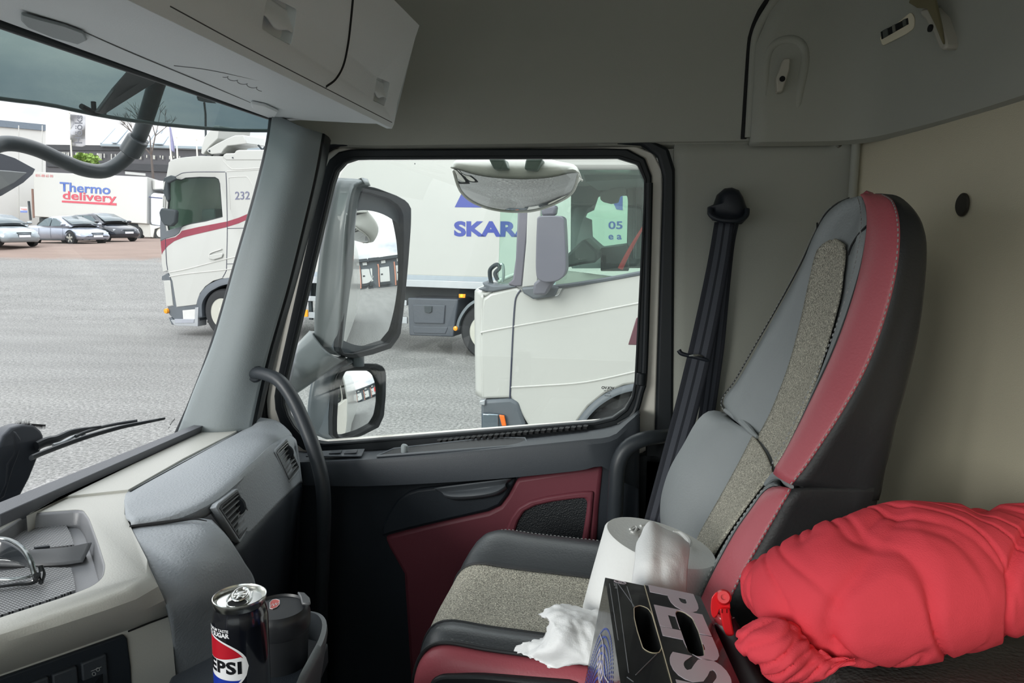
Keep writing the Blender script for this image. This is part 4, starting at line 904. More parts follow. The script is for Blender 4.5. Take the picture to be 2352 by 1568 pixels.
# tissue pulled out of the core and hanging over the near side
near=-V((ray(1500,1300).x,ray(1500,1300).y,0)).normalized()
def PDp(x,y,d): return PD(x,y,d)
sh=[[(1473,1228,1.170),(1482,1206,1.165),(1497,1196,1.17),(1520,1212,1.165),(1545,1222,1.16),(1562,1232,1.155),(1582,1247,1.16)],
    [(1462,1250,1.12),(1478,1240,1.11),(1498,1234,1.11),(1520,1240,1.11),(1545,1248,1.105),(1566,1256,1.105),(1584,1262,1.12)],
    [(1458,1290,1.075),(1474,1285,1.065),(1497,1280,1.06),(1520,1283,1.065),(1545,1288,1.065),(1566,1290,1.075),(1580,1292,1.085)],
    [(1452,1335,1.055),(1474,1330,1.045),(1496,1328,1.04),(1520,1330,1.045),(1545,1333,1.05),(1562,1335,1.06),(1577,1338,1.07)],
    [(1446,1400,1.040),(1470,1398,1.03),(1494,1396,1.025),(1520,1398,1.03),(1544,1400,1.035),(1562,1402,1.045),(1575,1402,1.06)]]
tis=loft('pulled_sheet',[[PD(q[0],q[1],q[2]*.896) for q in r] for r in sh],PAPT,roll,nu=40,nv=40,solid=.0012,off=0,ang=70)
for v_ in tis.data.vertices:
    p=v_.co; v_.co+= V((0,-1,0))*(.005*noise.noise(V((p.x*34,p.z*9,3.1)))+.003*noise.noise(p*75))
# torn sheets lying on the cushion
ts=[[(1180,1490,.985),(1215,1470,.985),(1250,1462,.99),(1262,1420,1.01),(1240,1412,1.03),(1262,1392,1.03),(1300,1388,1.03),(1350,1398,1.03),(1375,1400,1.02)],
    [(1195,1500,.975),(1225,1488,.97),(1255,1475,.955),(1272,1440,.96),(1272,1425,.975),(1285,1412,.985),(1312,1408,.99),(1350,1415,.99),(1378,1420,.99)],
    [(1215,1508,.965),(1240,1500,.95),(1268,1490,.935),(1290,1465,.93),(1305,1448,.94),(1320,1438,.95),(1340,1434,.955),(1360,1440,.95),(1380,1450,.95)],
    [(1240,1520,.955),(1265,1516,.945),(1290,1510,.935),(1315,1500,.925),(1335,1490,.925),(1350,1482,.925),(1365,1480,.925),(1378,1485,.92),(1385,1490,.92)],
    [(1262,1528,.945),(1285,1528,.94),(1310,1528,.93),(1330,1528,.925),(1345,1530,.92),(1358,1532,.915),(1370,1535,.91),(1380,1538,.91),(1390,1540,.905)]]
def onseat(x,y,d): 
    p=PD(x,y,d); return p
tv=loft('torn_tissue',[[onseat(*q) for q in r] for r in ts],PAPT,None,nu=60,nv=34,solid=.001,off=0,ang=70)
mw=tv.matrix_world.copy()
for v_ in tv.data.vertices:
    p=mw@v_.co; i=v_.index; rr_,cc_=divmod(i,60)
    v_.co+=V((0,-.3,1))*(.004*noise.noise(p*40)+.0025*noise.noise(p*110))
    if rr_<2 or cc_<2: v_.co+=V((noise.noise(p*260)*.006,noise.noise(p*300)*.006,0))
tag(tv,'torn white tissue lying crumpled on the front of the seat cushion','tissue')
# ================================================================ DRINKS BOX
CARD=mat('black_glossy_card',(30,31,35),.27,bump=(30,.25,.004),var=(14,.2),spec=.6,coat=.25)
CARDE=mat('card_edge',(196,186,160),.8)
P1=PD(1390,1326,.89)
away=RC@V(((1298-CX)/F,-(689-CY)/F,-1.)); away.normalize(); Ld=-away
d2=ray(1609,1371); wdir0=V((1,0,0))
# width vector perpendicular to the length, of .118 m, whose end lies on the ray of the far right corner
best=None
for k in range(400):
    D=.80+k*.0005; q=CAM+d2*D-P1; q_=q-Ld*q.dot(Ld)
    e_=abs(q.dot(Ld))/q.length*1.0+abs(q.length-.118)*8
    if best is None or e_<best[0]: best=(e_,q_)
Wd=best[1].normalized(); Nd=Wd.cross(Ld); Nd=Nd if Nd.z>0 else -Nd
BW,BL_,BH=.118,.36,.158
bx=thing('drinks_box','long black cola multipack carton with handle holes and big white lettering','box',P1-Nd*BH+Ld*BL_*.5+Wd*BW*.5)
bp_=lambda s,l,h=0: P1+Wd*s+Ld*l+Nd*h
def bcorner(h): return [bp_(0,0,h),bp_(BW,0,h),bp_(BW,BL_,h),bp_(0,BL_,h)]
# size of hole positions: measured on the top plane
def ontop(x,y): 
    q=hit(x,y,P1,Nd)-P1; return q.dot(Wd),q.dot(Ld)
car=prism('carton',bcorner(0),-Nd*BH,CARD,bx,smooth=False)
h1=[ontop(*q) for q in((1456,1395),(1470,1390),(1488,1397),(1497,1410),(1520,1488),(1513,1500),(1495,1500),(1477,1490),(1464,1450),(1457,1420))]
h2=[ontop(*q) for q in((1550,1408),(1556,1403),(1570,1406),(1590,1420),(1604,1450),(1616,1490),(1618,1508),(1600,1510),(1580,1498),(1565,1455),(1556,1430))]
cut=[]
for h_ in(h1,h2): cut.append(prism('c',rounded([bp_(s,l,.01) for s,l in h_],.004,3),-Nd*.075,None,None,smooth=False))
car.data.materials.append(DARK)
carve(car,cut)
mwc=WORLD(car)
for pl_ in car.data.polygons:
    c_=mwc@pl_.center; h=(c_-P1).dot(Nd)
    s,l=(c_-P1).dot(Wd),(c_-P1).dot(Ld)
    if h<-.002 and .004<s<BW-.004 and .004<l<BL_-.004: pl_.material_index=min(1,len(car.data.materials)-1)
for h_ in(h1,h2): 
    hh=rounded([bp_(s,l,.0003) for s,l in h_],.004,3); tube('hole_edge',[*hh,hh[0]],.0005,CARDE,car,smooth_path=False,seg=6)
# overlapping flap edge down the middle, fold lines
M0,M1=ontop(1480,1339),ontop(1540,1568)
md=(M0[0]+M1[0])/2
prism('top_flap',[bp_(md,.0,.0002),bp_(BW,.0,.0002),bp_(BW,BL_,.0002),bp_(md,BL_,.0002)],Nd*.0006,CARD,bx,smooth=False).hide_render=False
FL=bpy.data.objects[-1] if False else [o for o in bpy.data.objects if o.name.startswith('top_flap')][-1]
cut=[prism('c',rounded([bp_(s,l,.01) for s,l in h2],.004,3),-Nd*.03,None,None,smooth=False),prism('c',rounded([bp_(s,l,.01) for s,l in h1],.004,3),-Nd*.03,None,None,smooth=False)]
carve(FL,cut)
tube('flap_edge',[bp_(md,0,.0009),bp_(md,BL_,.0009)],.0006,CARDE,FL,smooth_path=False,seg=6)
GRY=mat('card_crease',(118,120,126),.35)
for a,b in(((1418,1338),(1458,1394)),((1440,1347),(1455,1394)),((1417,1345),(1444,1545)),((1400,1340),(1420,1470)),((1460,1550),(1510,1500)),((1440,1555),(1455,1566))):
    s0,l0=ontop(*a); s1,l1=ontop(*b)
    tube('fold_line',[bp_(s0,l0,.0002),bp_(s1,l1,.0002)],.00045,GRY,car,smooth_path=False,seg=6)
# lettering: read along the length, from the far end towards the camera
WL=mat('print_white',(222,212,222),.35)
l0,l1=ontop(1500,1347)[1],ontop(1600,1556)[1]
Mx=axes(bp_((md+BW)/2-.0035,l0,.0010),Ld,Wd)
# the word's letters P E P S fill l0..l1; I follows
tx=flat_text('brand_word','PEPSI',.066,Mx,WL,bx,extrude=.0002,bold=.0032,align='LEFT',spacing=1.02)
me=tx.data; xs_=[(tx.matrix_basis@v.co) for v in me.vertices]
inv=WORLD(bx).inverted(); P1l=inv@P1; Ll=(inv.to_3x3()@Ld).normalized(); Wl=(inv.to_3x3()@Wd).normalized()
al=[(v.co-P1l).dot(Ll) for v in me.vertices]; wl=[(v.co-P1l).dot(Wl) for v in me.vertices]
a_0,a_1,w_0,w_1=min(al),max(al),min(wl),max(wl)
tL0,tL1=l0,ontop(1640,1650)[1]; tW0,tW1=md+.004,BW-.0075
tL1=l0+(l1-l0)*1.17
for v,a_,w_ in zip(me.vertices,al,wl):
    v.co+=Ll*((tL0+(a_-a_0)/(a_1-a_0)*(tL1-tL0))-a_)+Wl*((tW0+(w_-w_0)/(w_1-w_0)*(tW1-tW0))-w_)
carve(tx,[prism('c',rounded([bp_(s,l,.01) for s,l in h2],.004,3),-Nd*.03,None,None,smooth=False)])
# small recycling mark near the far left corner
rs,rl=ontop(1424,1337)
tube('recycling_ring',[bp_(rs+.0075*math.cos(a),rl+.0038*math.sin(a),.0004) for a in[k*math.pi/8 for k in range(17)]],.0004,WL,car,smooth_path=False,seg=6)
flat_text('recycling_letters','ID',.005,axes(bp_(rs,rl,.0004),Wd,-Ld),WL,car,extrude=.0001,bold=.0001)
flat_text('small_print','330 ml',.006,axes(bp_(.012,.020,.0004),Ld,-Wd),mat('grey_print',(150,152,156)),car,extrude=.0001)
# left side of the carton: halftone dots, script and roundel corner
Sd=-Wd; bs_=lambda l,h,d=.0004: P1+Ld*l-Nd*h+Sd*d
BLU=mat('blue_dots',(40,80,190),.35); v=[];f=[]
cl_,ch_=.150,.150
for k in range(9):
    R=.072+k*.0085; nn=int(R*2*math.pi/.0056)
    for i in range(nn):
        a=i/nn*2*math.pi+(k%2)*.02; l=cl_+R*math.cos(a); h=ch_+R*math.sin(a)
        if not(.004<l<BL_-.01 and .004<h<BH-.003): continue
        s_=.0021*(1-.05*k); k0=len(v)
        for q in range(4): 
            a2=a+(-1,-1,1,1)[q]*s_/R*1.0; r2=R+(-1,1,1,-1)[q]*s_*.8
            v.append(bs_(cl_+r2*math.cos(a2),ch_+r2*math.sin(a2)))
        f.append((k0,k0+1,k0+2,k0+3))
build('dot_pattern',v,f,BLU,bx,smooth=False,solid=.0002)
def disc(name,l,h,r1,r2,m,d): return prism(name,[bs_(l+r1*math.cos(a),h+r2*math.sin(a),d) for a in[k*math.pi/20 for k in range(40)]],Sd*.0003,m,bx,smooth=False)
disc('side_roundel',.235,.085,.036,.036,WL,.0004); disc('roundel_red',.235,.085,.0325,.0325,RD,.0008)
flat_text('side_word','ZERO',.026,axes(bs_(.105,.060),Ld,-Nd) if (Ld.cross(-Nd)).dot(Sd)>0 else axes(bs_(.105,.060),-Ld,-Nd),WL,bx,extrude=.0002,bold=.0003)
tube('script_line',[bs_(.06,.045,.0006),bs_(.10,.038,.0006),bs_(.14,.047,.0006),bs_(.18,.036,.0006)],.0008,WL,bx,seg=6)
# wine-tinted sheen comes from the red leather and pillow beside it; plain right side
# ================================================================ SPRAY BOTTLE
SPR=mat('bright_red_plastic',(232,38,46),.3,var=(20,.05),spec=.5); BOT=mat('dark_maroon_plastic',(48,14,24),.38,spec=.4)
sb=thing('spray_bottle','spray bottle with bright red trigger head between the drinks box and the pillow','spray bottle',PD(1710,1640,.74))
hd=C3
def P_(x,y,d=.80): return PD(x,y,d)
prism('spray_head',rounded([P_(*q) for q in((1634,1372),(1643,1360),(1656,1356),(1668,1357),(1674,1366),(1676,1378),(1678,1400),(1664,1396),(1652,1398),(1648,1412),(1640,1420),(1634,1412),(1632,1395))],.002),-ray(1655,1390).normalized()*-.022,SPR,sb,bevel=.004,bseg=3,ang=60)
lathe('nozzle',[(0,0),(.0085,0),(.0085,.006),(.0065,.010),(.003,.010),(.003,.006),(0,.006)],P_(1662,1371,.803),-ray(1662,1371).normalized(),SPR,sb,seg=24)
tg=[P_(*q,.795) for q in((1652,1396),(1676,1396),(1680,1425),(1687,1458),(1678,1461),(1668,1459),(1660,1440))]
trg=prism('trigger',rounded(tg,.003),ray(1665,1420).normalized()*.012,SPR,sb,bevel=.003,ang=60)
for a in(1657,1668): prism('trigger_slot',[P_(*q,.7945) for q in((a,1398),(a+3,1398),(a+3,1408),(a,1407))],ray(1660,1400).normalized()*.001,mat('deep_red',(120,16,22),.4),trg,smooth=False)
loft('neck',[[P_(1636,1405,.81),P_(1650,1412,.80),P_(1668,1416,.80),P_(1676,1405,.815)],[P_(1640,1425,.81),P_(1655,1436,.80),P_(1675,1440,.80),P_(1688,1428,.815)]],mat('clear_collar',(170,60,66),.2),sb,nu=12,solid=.004)
bo=spline([P_(1664,1425,.812),P_(1682,1470,.806),P_(1704,1530,.796),P_(1732,1600,.786),P_(1760,1670,.776)],20)
rows=[]
for i,p in enumerate(bo):
    t=i/19; r=.012+.012*min(1,t*1.6); tt=(bo[-1]-bo[0]).normalized(); u_=tt.cross(V((0,1,0))).normalized(); b2=tt.cross(u_)
    rows.append([p+u_*r*math.copysign(abs(math.cos(a))**.7,math.cos(a))+b2*r*.8*math.copysign(abs(math.sin(a))**.7,math.sin(a)) for a in[2*math.pi*k/28 for k in range(28)]])
loft('bottle',rows,BOT,sb,closed_u=True,caps=True,ang=60)
# ================================================================ CONSOLE, BUNK, PILLOW
tag(prism('centre_console',rounded([V((-.34,.42,.02)),V((.14,.42,.02)),V((.14,.86,.02)),V((-.34,.86,.02))],.03,4),(0,0,.585),BLK2,None,bevel=.01),'low black console between the seats under the drinks box','console')
BK=mat('black_grained_leather',(72,70,68),.42,var=(8,.1),spec=.5)
t=BK.node_tree; b_=t.nodes['Principled BSDF']; tcn=N(t,'ShaderNodeTexCoord'); vo=N(t,'ShaderNodeTexVoronoi',Scale=230.); t.links.new(tcn.outputs['Object'],vo.inputs[0]); bpn=N(t,'ShaderNodeBump',Strength=.7,Distance=.0015); t.links.new(vo.outputs[0],bpn.inputs['Height']); t.links.new(bpn.outputs[0],b_.inputs['Normal'])
bunk=thing('bunk_mattress','black grained leather bunk cushion beneath the red pillow','mattress',(.36,.3,.45))
bo_=rounded([V((.195,-.55,.45)),V((.195,.86,.45)),V((.53,.86,.45)),V((.53,-.55,.45))],.05,5)
rows=[[V((p.x,p.y,z))+ (V((.36,.15,z))-V((p.x,p.y,z)))*s for p in bo_] for z,s in((.45,.02),(.47,0),(.75,0),(.772,.02),(.785,.08),(.791,.25),(.794,.6))]
loft('mattress',rows,BK,bunk,closed_u=True,caps=True,ang=60)
prism('bunk_base',[V((.21,-.55,.0)),V((.21,.88,.0)),V((.53,.88,.0)),V((.53,-.55,.0))],(0,0,.45),BLK2,bunk,smooth=False)
PIL_=mat('red_cotton',(232,76,88),.85,bump=(700,.4,.0012),var=(5,.06),spec=.15)
pw=thing('pillow','rolled bright red pillow with rumpled cotton case lying on the black bunk cushion','pillow',(.38,.72,.75))
def folds(p,ang,s):
    # sharp-edged creases running round the roll, slanting
    ca,sa=math.cos(ang),math.sin(ang); a=noise.noise(V((s*8.5+ang*0+sa*1.3,ca*.55,2.0+sa*.5))); b=noise.noise(V((s*17-sa*1.6+.6*noise.noise(V((s*6,ca,sa))),ca*.6,7.0+sa*.5))); c=noise.noise(V((s*5,ca*1.3,11.+sa)))
    ridge=lambda n_: (1-abs(n_)*5.0 if abs(n_)<.2 else 0)
    return -.0075*ridge(a)**1.3*min(1,s*8+.2)-.0038*ridge(b)**1.6+.004*c+.0006*noise.noise(p*60)
stn=[(1752,1300,1350,.865),(1768,1283,1395,.84),(1800,1257,1445,.80),(1860,1228,1490,.765),(1940,1200,1512,.745),(2040,1170,1508,.74),(2120,1155,1490,.745),(2200,1157,1462,.752),(2290,1158,1436,.76),(2380,1160,1418,.765),(2500,1165,1395,.77),(2600,1185,1370,.77)]
rows=[];NU=190
cen=[];hv=[]
for x,yt,yb,d in stn:
    T=PD(x,yt,d);B=PD(x,yb,d); cen.append((T+B)/2); hv.append((T-B).length/2)
cen2=spline(cen,230); 
def interp(a,t): 
    t=t*(len(a)-1);k=min(int(t),len(a)-2); return a[k]+(a[k+1]-a[k])*(t-k)
L_=[0]
for a,b in zip(cen,cen[1:]): L_.append(L_[-1]+(b-a).length)
def hvat(s):
    q=s*L_[-1]
    for k in range(len(L_)-1):
        if q<=L_[k+1]+1e-9: 
            tt=(q-L_[k])/(L_[k+1]-L_[k]); tt=tt*tt*(3-2*tt)*.3+tt*.7; return hv[k]+(hv[k+1]-hv[k])*tt
    return hv[-1]
fr=frames(cen2)
for i,(p,(tt_,_,_)) in enumerate(zip(cen2,fr)):
    s=i/229; r=hvat(s); upv=V((0,0,1)); upv=(upv-tt_*upv.dot(tt_)).normalized(); sd=tt_.cross(upv)
    if i==0: r*=.55
    row_=[]
    for k in range(NU):
        a=2*math.pi*k/NU; dirv=upv*math.cos(a)+sd*math.sin(a)*1.12
        q=p+dirv*(r+folds(p+dirv*r,a,s)*min(1,.35+s*5))
        if q.z<.800: q.z=.800+ (q.z-.800)*.01
        row_.append(q)
    rows.append(row_)
loft('pillowcase',rows,PIL_,pw,closed_u=True,caps=True,ang=80)
# lower roll of the case and the loose corner flap
st2=[(1712,1440,1478,.72),(1725,1425,1510,.71),(1755,1405,1545,.70),(1800,1430,1560,.695),(1850,1470,1566,.69),(1900,1490,1560,.685),(1945,1505,1530,.68),(1962,1512,1520,.68)]
rows=[];cen=[];hh_=[]
for x,yt,yb,d in st2:
    T=PD(x,yt,d);B=PD(x,yb,d);cen.append((T+B)/2);hh_.append((T-B).length/2)
c2=spline(cen,70);fr=frames(c2)
for i,(p,(tt_,_,_)) in enumerate(zip(c2,fr)):
    r=interp(hh_,i/69); upv=V((0,0,1)); upv=(upv-tt_*upv.dot(tt_)).normalized(); sd=tt_.cross(upv)
    rows.append([p+(upv*math.cos(a)+sd*math.sin(a)*1.1)*(r+.004*noise.noise(V((i*.08,a*1.4,5)))-.004*max(0,1-abs(noise.noise(V((i*.12+a,a*.6,9))))*4)) for a in[2*math.pi*k/70 for k in range(70)]])
loft('lower_fold',rows,PIL_,pw,closed_u=True,caps=True,ang=80)
fl=[[(1746,1300,0.770),(1752,1296,0.765),(1758,1302,0.760),(1775,1290,0.757)],[(1748,1312,0.765),(1756,1312,0.758),(1768,1312,0.753),(1790,1300,0.753)],[(1752,1325,0.765),(1764,1330,0.755),(1782,1332,0.749),(1806,1322,0.751)],[(1757,1338,0.767),(1772,1345,0.758),(1795,1350,0.755),(1818,1342,0.755)]]
loft('corner_flap',[[PD(*q) for q in r] for r in fl],PIL_,pw,nu=20,nv=20,solid=.006,ang=80)
for pts in(((1755,1352,0.758),(1763,1362,0.751),(1760,1380,0.748),(1764,1396,0.746),(1757,1402,0.749)),((1768,1415,0.744),(1752,1420,0.742),(1742,1432,0.742),(1735,1452,0.740))):
    P=[PD(*q) for q in pts]; loft('case_hem',[[p+V((0,-.004,0)) for p in P],[p+V((.004,-.014,-.002)) for p in P]],mat('hem_red',(176,34,50),.85),pw,nu=20,solid=.0015)
# orange-lit strip of floor rail at the very bottom
# ================================================================ THE YARD (built in the yard's frame, then tilted with YARD)
def W3(p): return YARD@V(p)
def OD(x,y,D): return CAMY+oray(x,y)*D
class Plane:
    """vertical plane through two ground points; pt() gives the world point of a measured pixel, off = distance behind the plane"""
    def __init__(s,A,B): s.A=V(A); s.u=(V(B)-s.A); s.u.z=0; s.u.normalize(); s.n=V((-s.u.y,s.u.x,0)); s.n=s.n if s.n.y>0 else -s.n
    def y(s,px,py,off=0): d=oray(px,py); t=(s.A-CAMY).dot(s.n)/d.dot(s.n); return CAMY+d*t+s.n*off
    def __call__(s,px,py,off=0): return W3(s.y(px,py,off))
    def N(s): return YARD.to_3x3()@s.n
    def uz(s,u,z,off=0): return W3(V((s.A.x,s.A.y,0))+s.u*u+V((0,0,z))+s.n*off)
def ything(name,label,cat,p,**k): return thing(name,label,cat,M=YARD@Matrix.Translation(V(p)),**k)
WT=mat('white_truck_paint',(178,179,175),.25,var=(1.2,.03),spec=.5,coat=.3)
GRT=mat('grey_truck_plastic',(84,90,96),.5,var=(6,.1)); TYRE=mat('tyre_rubber',(38,40,42),.8,bump=(30,.3,.01)); RIMM=mat('painted_rim',(190,190,180),.35,.3)
TG=glass('truck_glass',(232,247,240),.9); TGD=mat('dark_truck_glass',(52,72,74),.08,spec=.9,coat=.5)
DKI=mat('dark_cab_interior',(46,54,58),.8); STRIPE=mat('wine_stripe',(132,50,66),.35); BLUE=mat('blue_sign_paint',(38,56,142),.4)
ALUR=mat('aluminium_rail',(176,180,184),.35,.5); AMB=mat('amber_lamp',(235,150,30),.3); AMBL=mat('lit_amber_lamp',(250,180,30),.3,emit=((255,190,40),1.2))
def gh(x,y):
    t=max(0,min(1,(y-15)/17)); t=t*t*(3-2*t)
    k=max(0,min(1,(4-x)/10))
    return 1.30*t*k
ys=[-30,-15,-6,0,4,8,12,15,17,19,21,23,25,27,29,31,33,36,40,46,55,70,95,150,260]; xs_=[-220,-140,-90,-65,-50,-42,-36,-31,-27,-23,-19,-15,-11,-8,-5,-2,1,4,8,14,22,34,50,80,140]
v=[W3((x,y,gh(x,y))) for y in ys for x in xs_]
ASP=bpy.data.materials.new('yard_asphalt'); ASP.use_nodes=True; t=ASP.node_tree; b_=t.nodes['Principled BSDF']; b_.inputs['Roughness'].default_value=.95; b_.inputs['Specular IOR Level'].default_value=.08
tcn=N(t,'ShaderNodeTexCoord'); n1=N(t,'ShaderNodeTexNoise',Scale=26.,Detail=8.,Roughness=.75); n2=N(t,'ShaderNodeTexNoise',Scale=.45,Detail=5.,Roughness=.6)
t.links.new(tcn.outputs['Object'],n1.inputs[0]); t.links.new(tcn.outputs['Object'],n2.inputs[0])
r1_=N(t,'ShaderNodeValToRGB'); e=r1_.color_ramp.elements; e[0].position=.34; e[0].color=(*lin((86,86,85)),1); e[1].position=.68; e[1].color=(*lin((166,166,163)),1); q=e.new(.5); q.color=(*lin((126,126,124)),1); t.links.new(n1.outputs[0],r1_.inputs[0])
# the older reddish surface beyond the grey one
sx=N(t,'ShaderNodeSeparateXYZ'); t.links.new(tcn.outputs['Object'],sx.inputs[0])
mth=N(t,'ShaderNodeMath',operation='ADD'); t.links.new(sx.outputs[1],mth.inputs[0]); m3=N(t,'ShaderNodeMath',operation='MULTIPLY'); m3.inputs[1].default_value=3.; t.links.new(n2.outputs[0],m3.inputs[0]); t.links.new(m3.outputs[0],mth.inputs[1])
mrr=N(t,'ShaderNodeMapRange'); mrr.inputs['From Min'].default_value=0; mrr.inputs['From Max'].default_value=.8; t.links.new(mth.outputs[0],mrr.inputs['Value'])
REDN=mrr
mxr=N(t,'ShaderNodeMixRGB'); mxr.inputs[2].default_value=(*lin((134,119,111)),1); t.links.new(mrr.outputs[0],mxr.inputs[0]); t.links.new(r1_.outputs[0],mxr.inputs[1])
mx2=N(t,'ShaderNodeMixRGB',blend_type='MULTIPLY'); mx2.inputs[0].default_value=.35; rr2=N(t,'ShaderNodeValToRGB'); rr2.color_ramp.elements[0].position=.35; rr2.color_ramp.elements[0].color=(.62,.62,.62,1); rr2.color_ramp.elements[1].position=.62
mpn=N(t,'ShaderNodeMapping'); mpn.inputs['Scale'].default_value=(.35,1.5,1); n4=N(t,'ShaderNodeTexNoise',Scale=.9,Detail=6.); t.links.new(tcn.outputs['Object'],mpn.inputs[0]); t.links.new(mpn.outputs[0],n4.inputs[0]); t.links.new(n4.outputs[0],rr2.inputs[0])
t.links.new(mxr.outputs[0],mx2.inputs[1]); t.links.new(rr2.outputs[0],mx2.inputs[2]); t.links.new(mx2.outputs[0],b_.inputs['Base Color'])
bpn=N(t,'ShaderNodeBump',Strength=.5,Distance=.01); t.links.new(n1.outputs[0],bpn.inputs['Height']); t.links.new(bpn.outputs[0],b_.inputs['Normal'])
gme=bpy.data.meshes.new('ground'); gme.from_pydata([(x,y,gh(x,y)) for y in ys for x in xs_],[],[tuple(reversed(q)) for q in grid_faces(len(ys),len(xs_))]); go=link('ground',gme,ASP)
go.matrix_world=YARD.copy(); tag(go,kind='structure')
for p in gme.polygons: 
    if p.normal.z<0: p.flip()
# object space y of the boundary: about 19.5 m away
mth2=N(t,'ShaderNodeMath',operation='SUBTRACT'); mth2.inputs[1].default_value=27.0; t.links.new(mth.outputs[0],mth2.inputs[0]); t.links.new(mth2.outputs[0],mrr.inputs['Value'])
def wheel(P,px,py,r,par,off=.02,w=.30,name='wheel',nut=True):
    c=P(px,py,off); n=P.N(); 
    wh=lathe(name,[(0,-.01),(r*.30,-.01),(r*.33,.05),(r*.52,.10),(r*.58,.02),(r*.60,-.01),(r*.66,-.02),(r*.90,-.015),(r*.985,.03),(r,.09),(r,w-.05),(r*.9,w),(0,w)],c,n,TYRE,par,seg=48,ang=40)
    lathe('rim',[(r*.615,-.022),(r*.60,-.026),(r*.57,.0),(r*.50,.085),(r*.34,.045),(r*.31,-.015),(r*.20,-.03),(0,-.03)],c,n,RIMM,wh,seg=40,ang=30)
    if nut:
        u_=n.orthogonal().normalized(); b2=n.cross(u_); v=[];f=[]
        for k in range(10):
            q=c+(u_*math.cos(k*math.pi/5)+b2*math.sin(k*math.pi/5))*r*.42; k0=len(v)
            for dd in(.075,-.0): 
                for a in range(8): v.append(q+(u_*math.cos(a*math.pi/4)+b2*math.sin(a*math.pi/4))*.028+n*(dd-.02+.03))
            f.append(tuple(range(k0+8,k0+16))); f+=[(k0+a,k0+(a+1)%8,k0+8+(a+1)%8,k0+8+a) for a in range(8)]
        build('wheel_nuts',v,f,DKI,wh,smooth=False)
    return wh
def fit_text(name,s,x0,x1,yb,yt,m,par,bold,off,P=None,slant=0.):
    """text filling the pixel box x0..x1 at baseline yb (left) and cap height to yt (left)"""
    A=P(x0,yb,off);B=P(x1,yb+(x1-x0)*slant,off);T=P(x0,yt,off)
    me_o=flat_text(name,s,1.0,Matrix.Identity(4),m,par,extrude=.0,bold=bold,align='LEFT')
    inv=WORLD(par).inverted(); F_=WORLD(par)
    co=[F_@v.co for v in me_o.data.vertices] if False else None
    me=me_o.data
    # vertices are in parent space of an identity placement: bring back
    pts=[F_@v.co for v in me.vertices]
    xa=min(p.x for p in pts);xb=max(p.x for p in pts);ya=min(p.y for p in pts);yb_=max(p.y for p in pts)
    U=(B-A);Vv=(T-A)
    for v,p in zip(me.vertices,pts): v.co=inv@(A+U*((p.x-xa)/(xb-xa))+Vv*((p.y-ya)/(yb_-ya)))
    return me_o
# ---------------------------------------------------------------- white truck with the refrigerated box
TP=Plane(OG(490,775),OG(1100,820)); n_=TP.N()
tk=ything('refrigerated_truck','white rigid truck numbered 232 with wine red stripe and refrigerated box body','truck',TP.y(500,775))
zz=lambda x,y:(350+x/7.84,330+y/7.84)      # crop of the cab top
zl=lambda x,y:(350+x/5.6,520+y/5.6)        # crop of the cab's lower half
cab=[zz(*q) for q in((195,1300),(205,1000),(245,620),(285,400),(290,340),(340,290),(450,262),(600,240),(860,218),(1260,225))]+[(560,352),(668,351),(668,700),(620,690)]
arch_=[zl(*q) for q in((1170,700),(1050,690),(900,665),(780,700),(680,770),(610,860),(580,960),(565,1005))]
cab+=[(600,668)]+arch_+[zl(310,1035),zl(255,700),zl(195,565),zl(135,585),zl(118,470),zl(105,200),zl(150,100)]
CB=prism('cab_body',[TP(*q) for q in cab],n_*2.45,WT,tk,bevel=.03,bseg=3,ang=40)
# cut the side window through the cab so that one sees into it
win=[zz(*q) for q in((275,1230),(300,900),(305,700),(330,620),(520,650),(600,615),(850,600),(1130,605),(1190,640),(1215,720),(1240,1050),(1262,1315),(960,1395),(700,1440),(560,1480),(480,1530),(430,1568),(290,1568),(262,1420))]
far=[zz(*q) for q in((420,1280),(420,760),(540,640),(1140,640),(1170,720),(1200,1150),(900,1250))]
inr_=[zz(*q) for q in((290,1500),(320,560),(1270,560),(1300,1700),(900,1750))]
CB.modifiers.clear()
carve(CB,[prism('c',[TP(*q,-.5) for q in win],n_*.62,None,None,smooth=False),prism('c',[TP(*q,.09) for q in inr_],n_*2.28,None,None,smooth=False),prism('c',[TP(*q,2.2) for q in far],n_*.7,None,None,smooth=False)])
CB.data.materials.append(DKI)
mw_=WORLD(CB); A_=TP(500,700)
for p in CB.data.polygons:
    h=((mw_@p.center)-A_).dot(n_)
    if .02<h<2.40 and abs((mw_.to_3x3()@p.normal).dot(n_))<.9 or (.08<h<.12) : 
        c_=mw_@p.center
        p.material_index=0
bv=CB.modifiers.new('bevel','BEVEL'); bv.width=.02; bv.segments=2; bv.limit_method='ANGLE'; bv.angle_limit=math.radians(40)
prism('side_window',[TP(*q,.02) for q in win],n_*.01,TG,tk,smooth=False)
lin2=[TP(*q,.012) for q in win]; tube('window_seal',[*lin2,lin2[0]],.016,RUB,tk,smooth_path=False,seg=6)
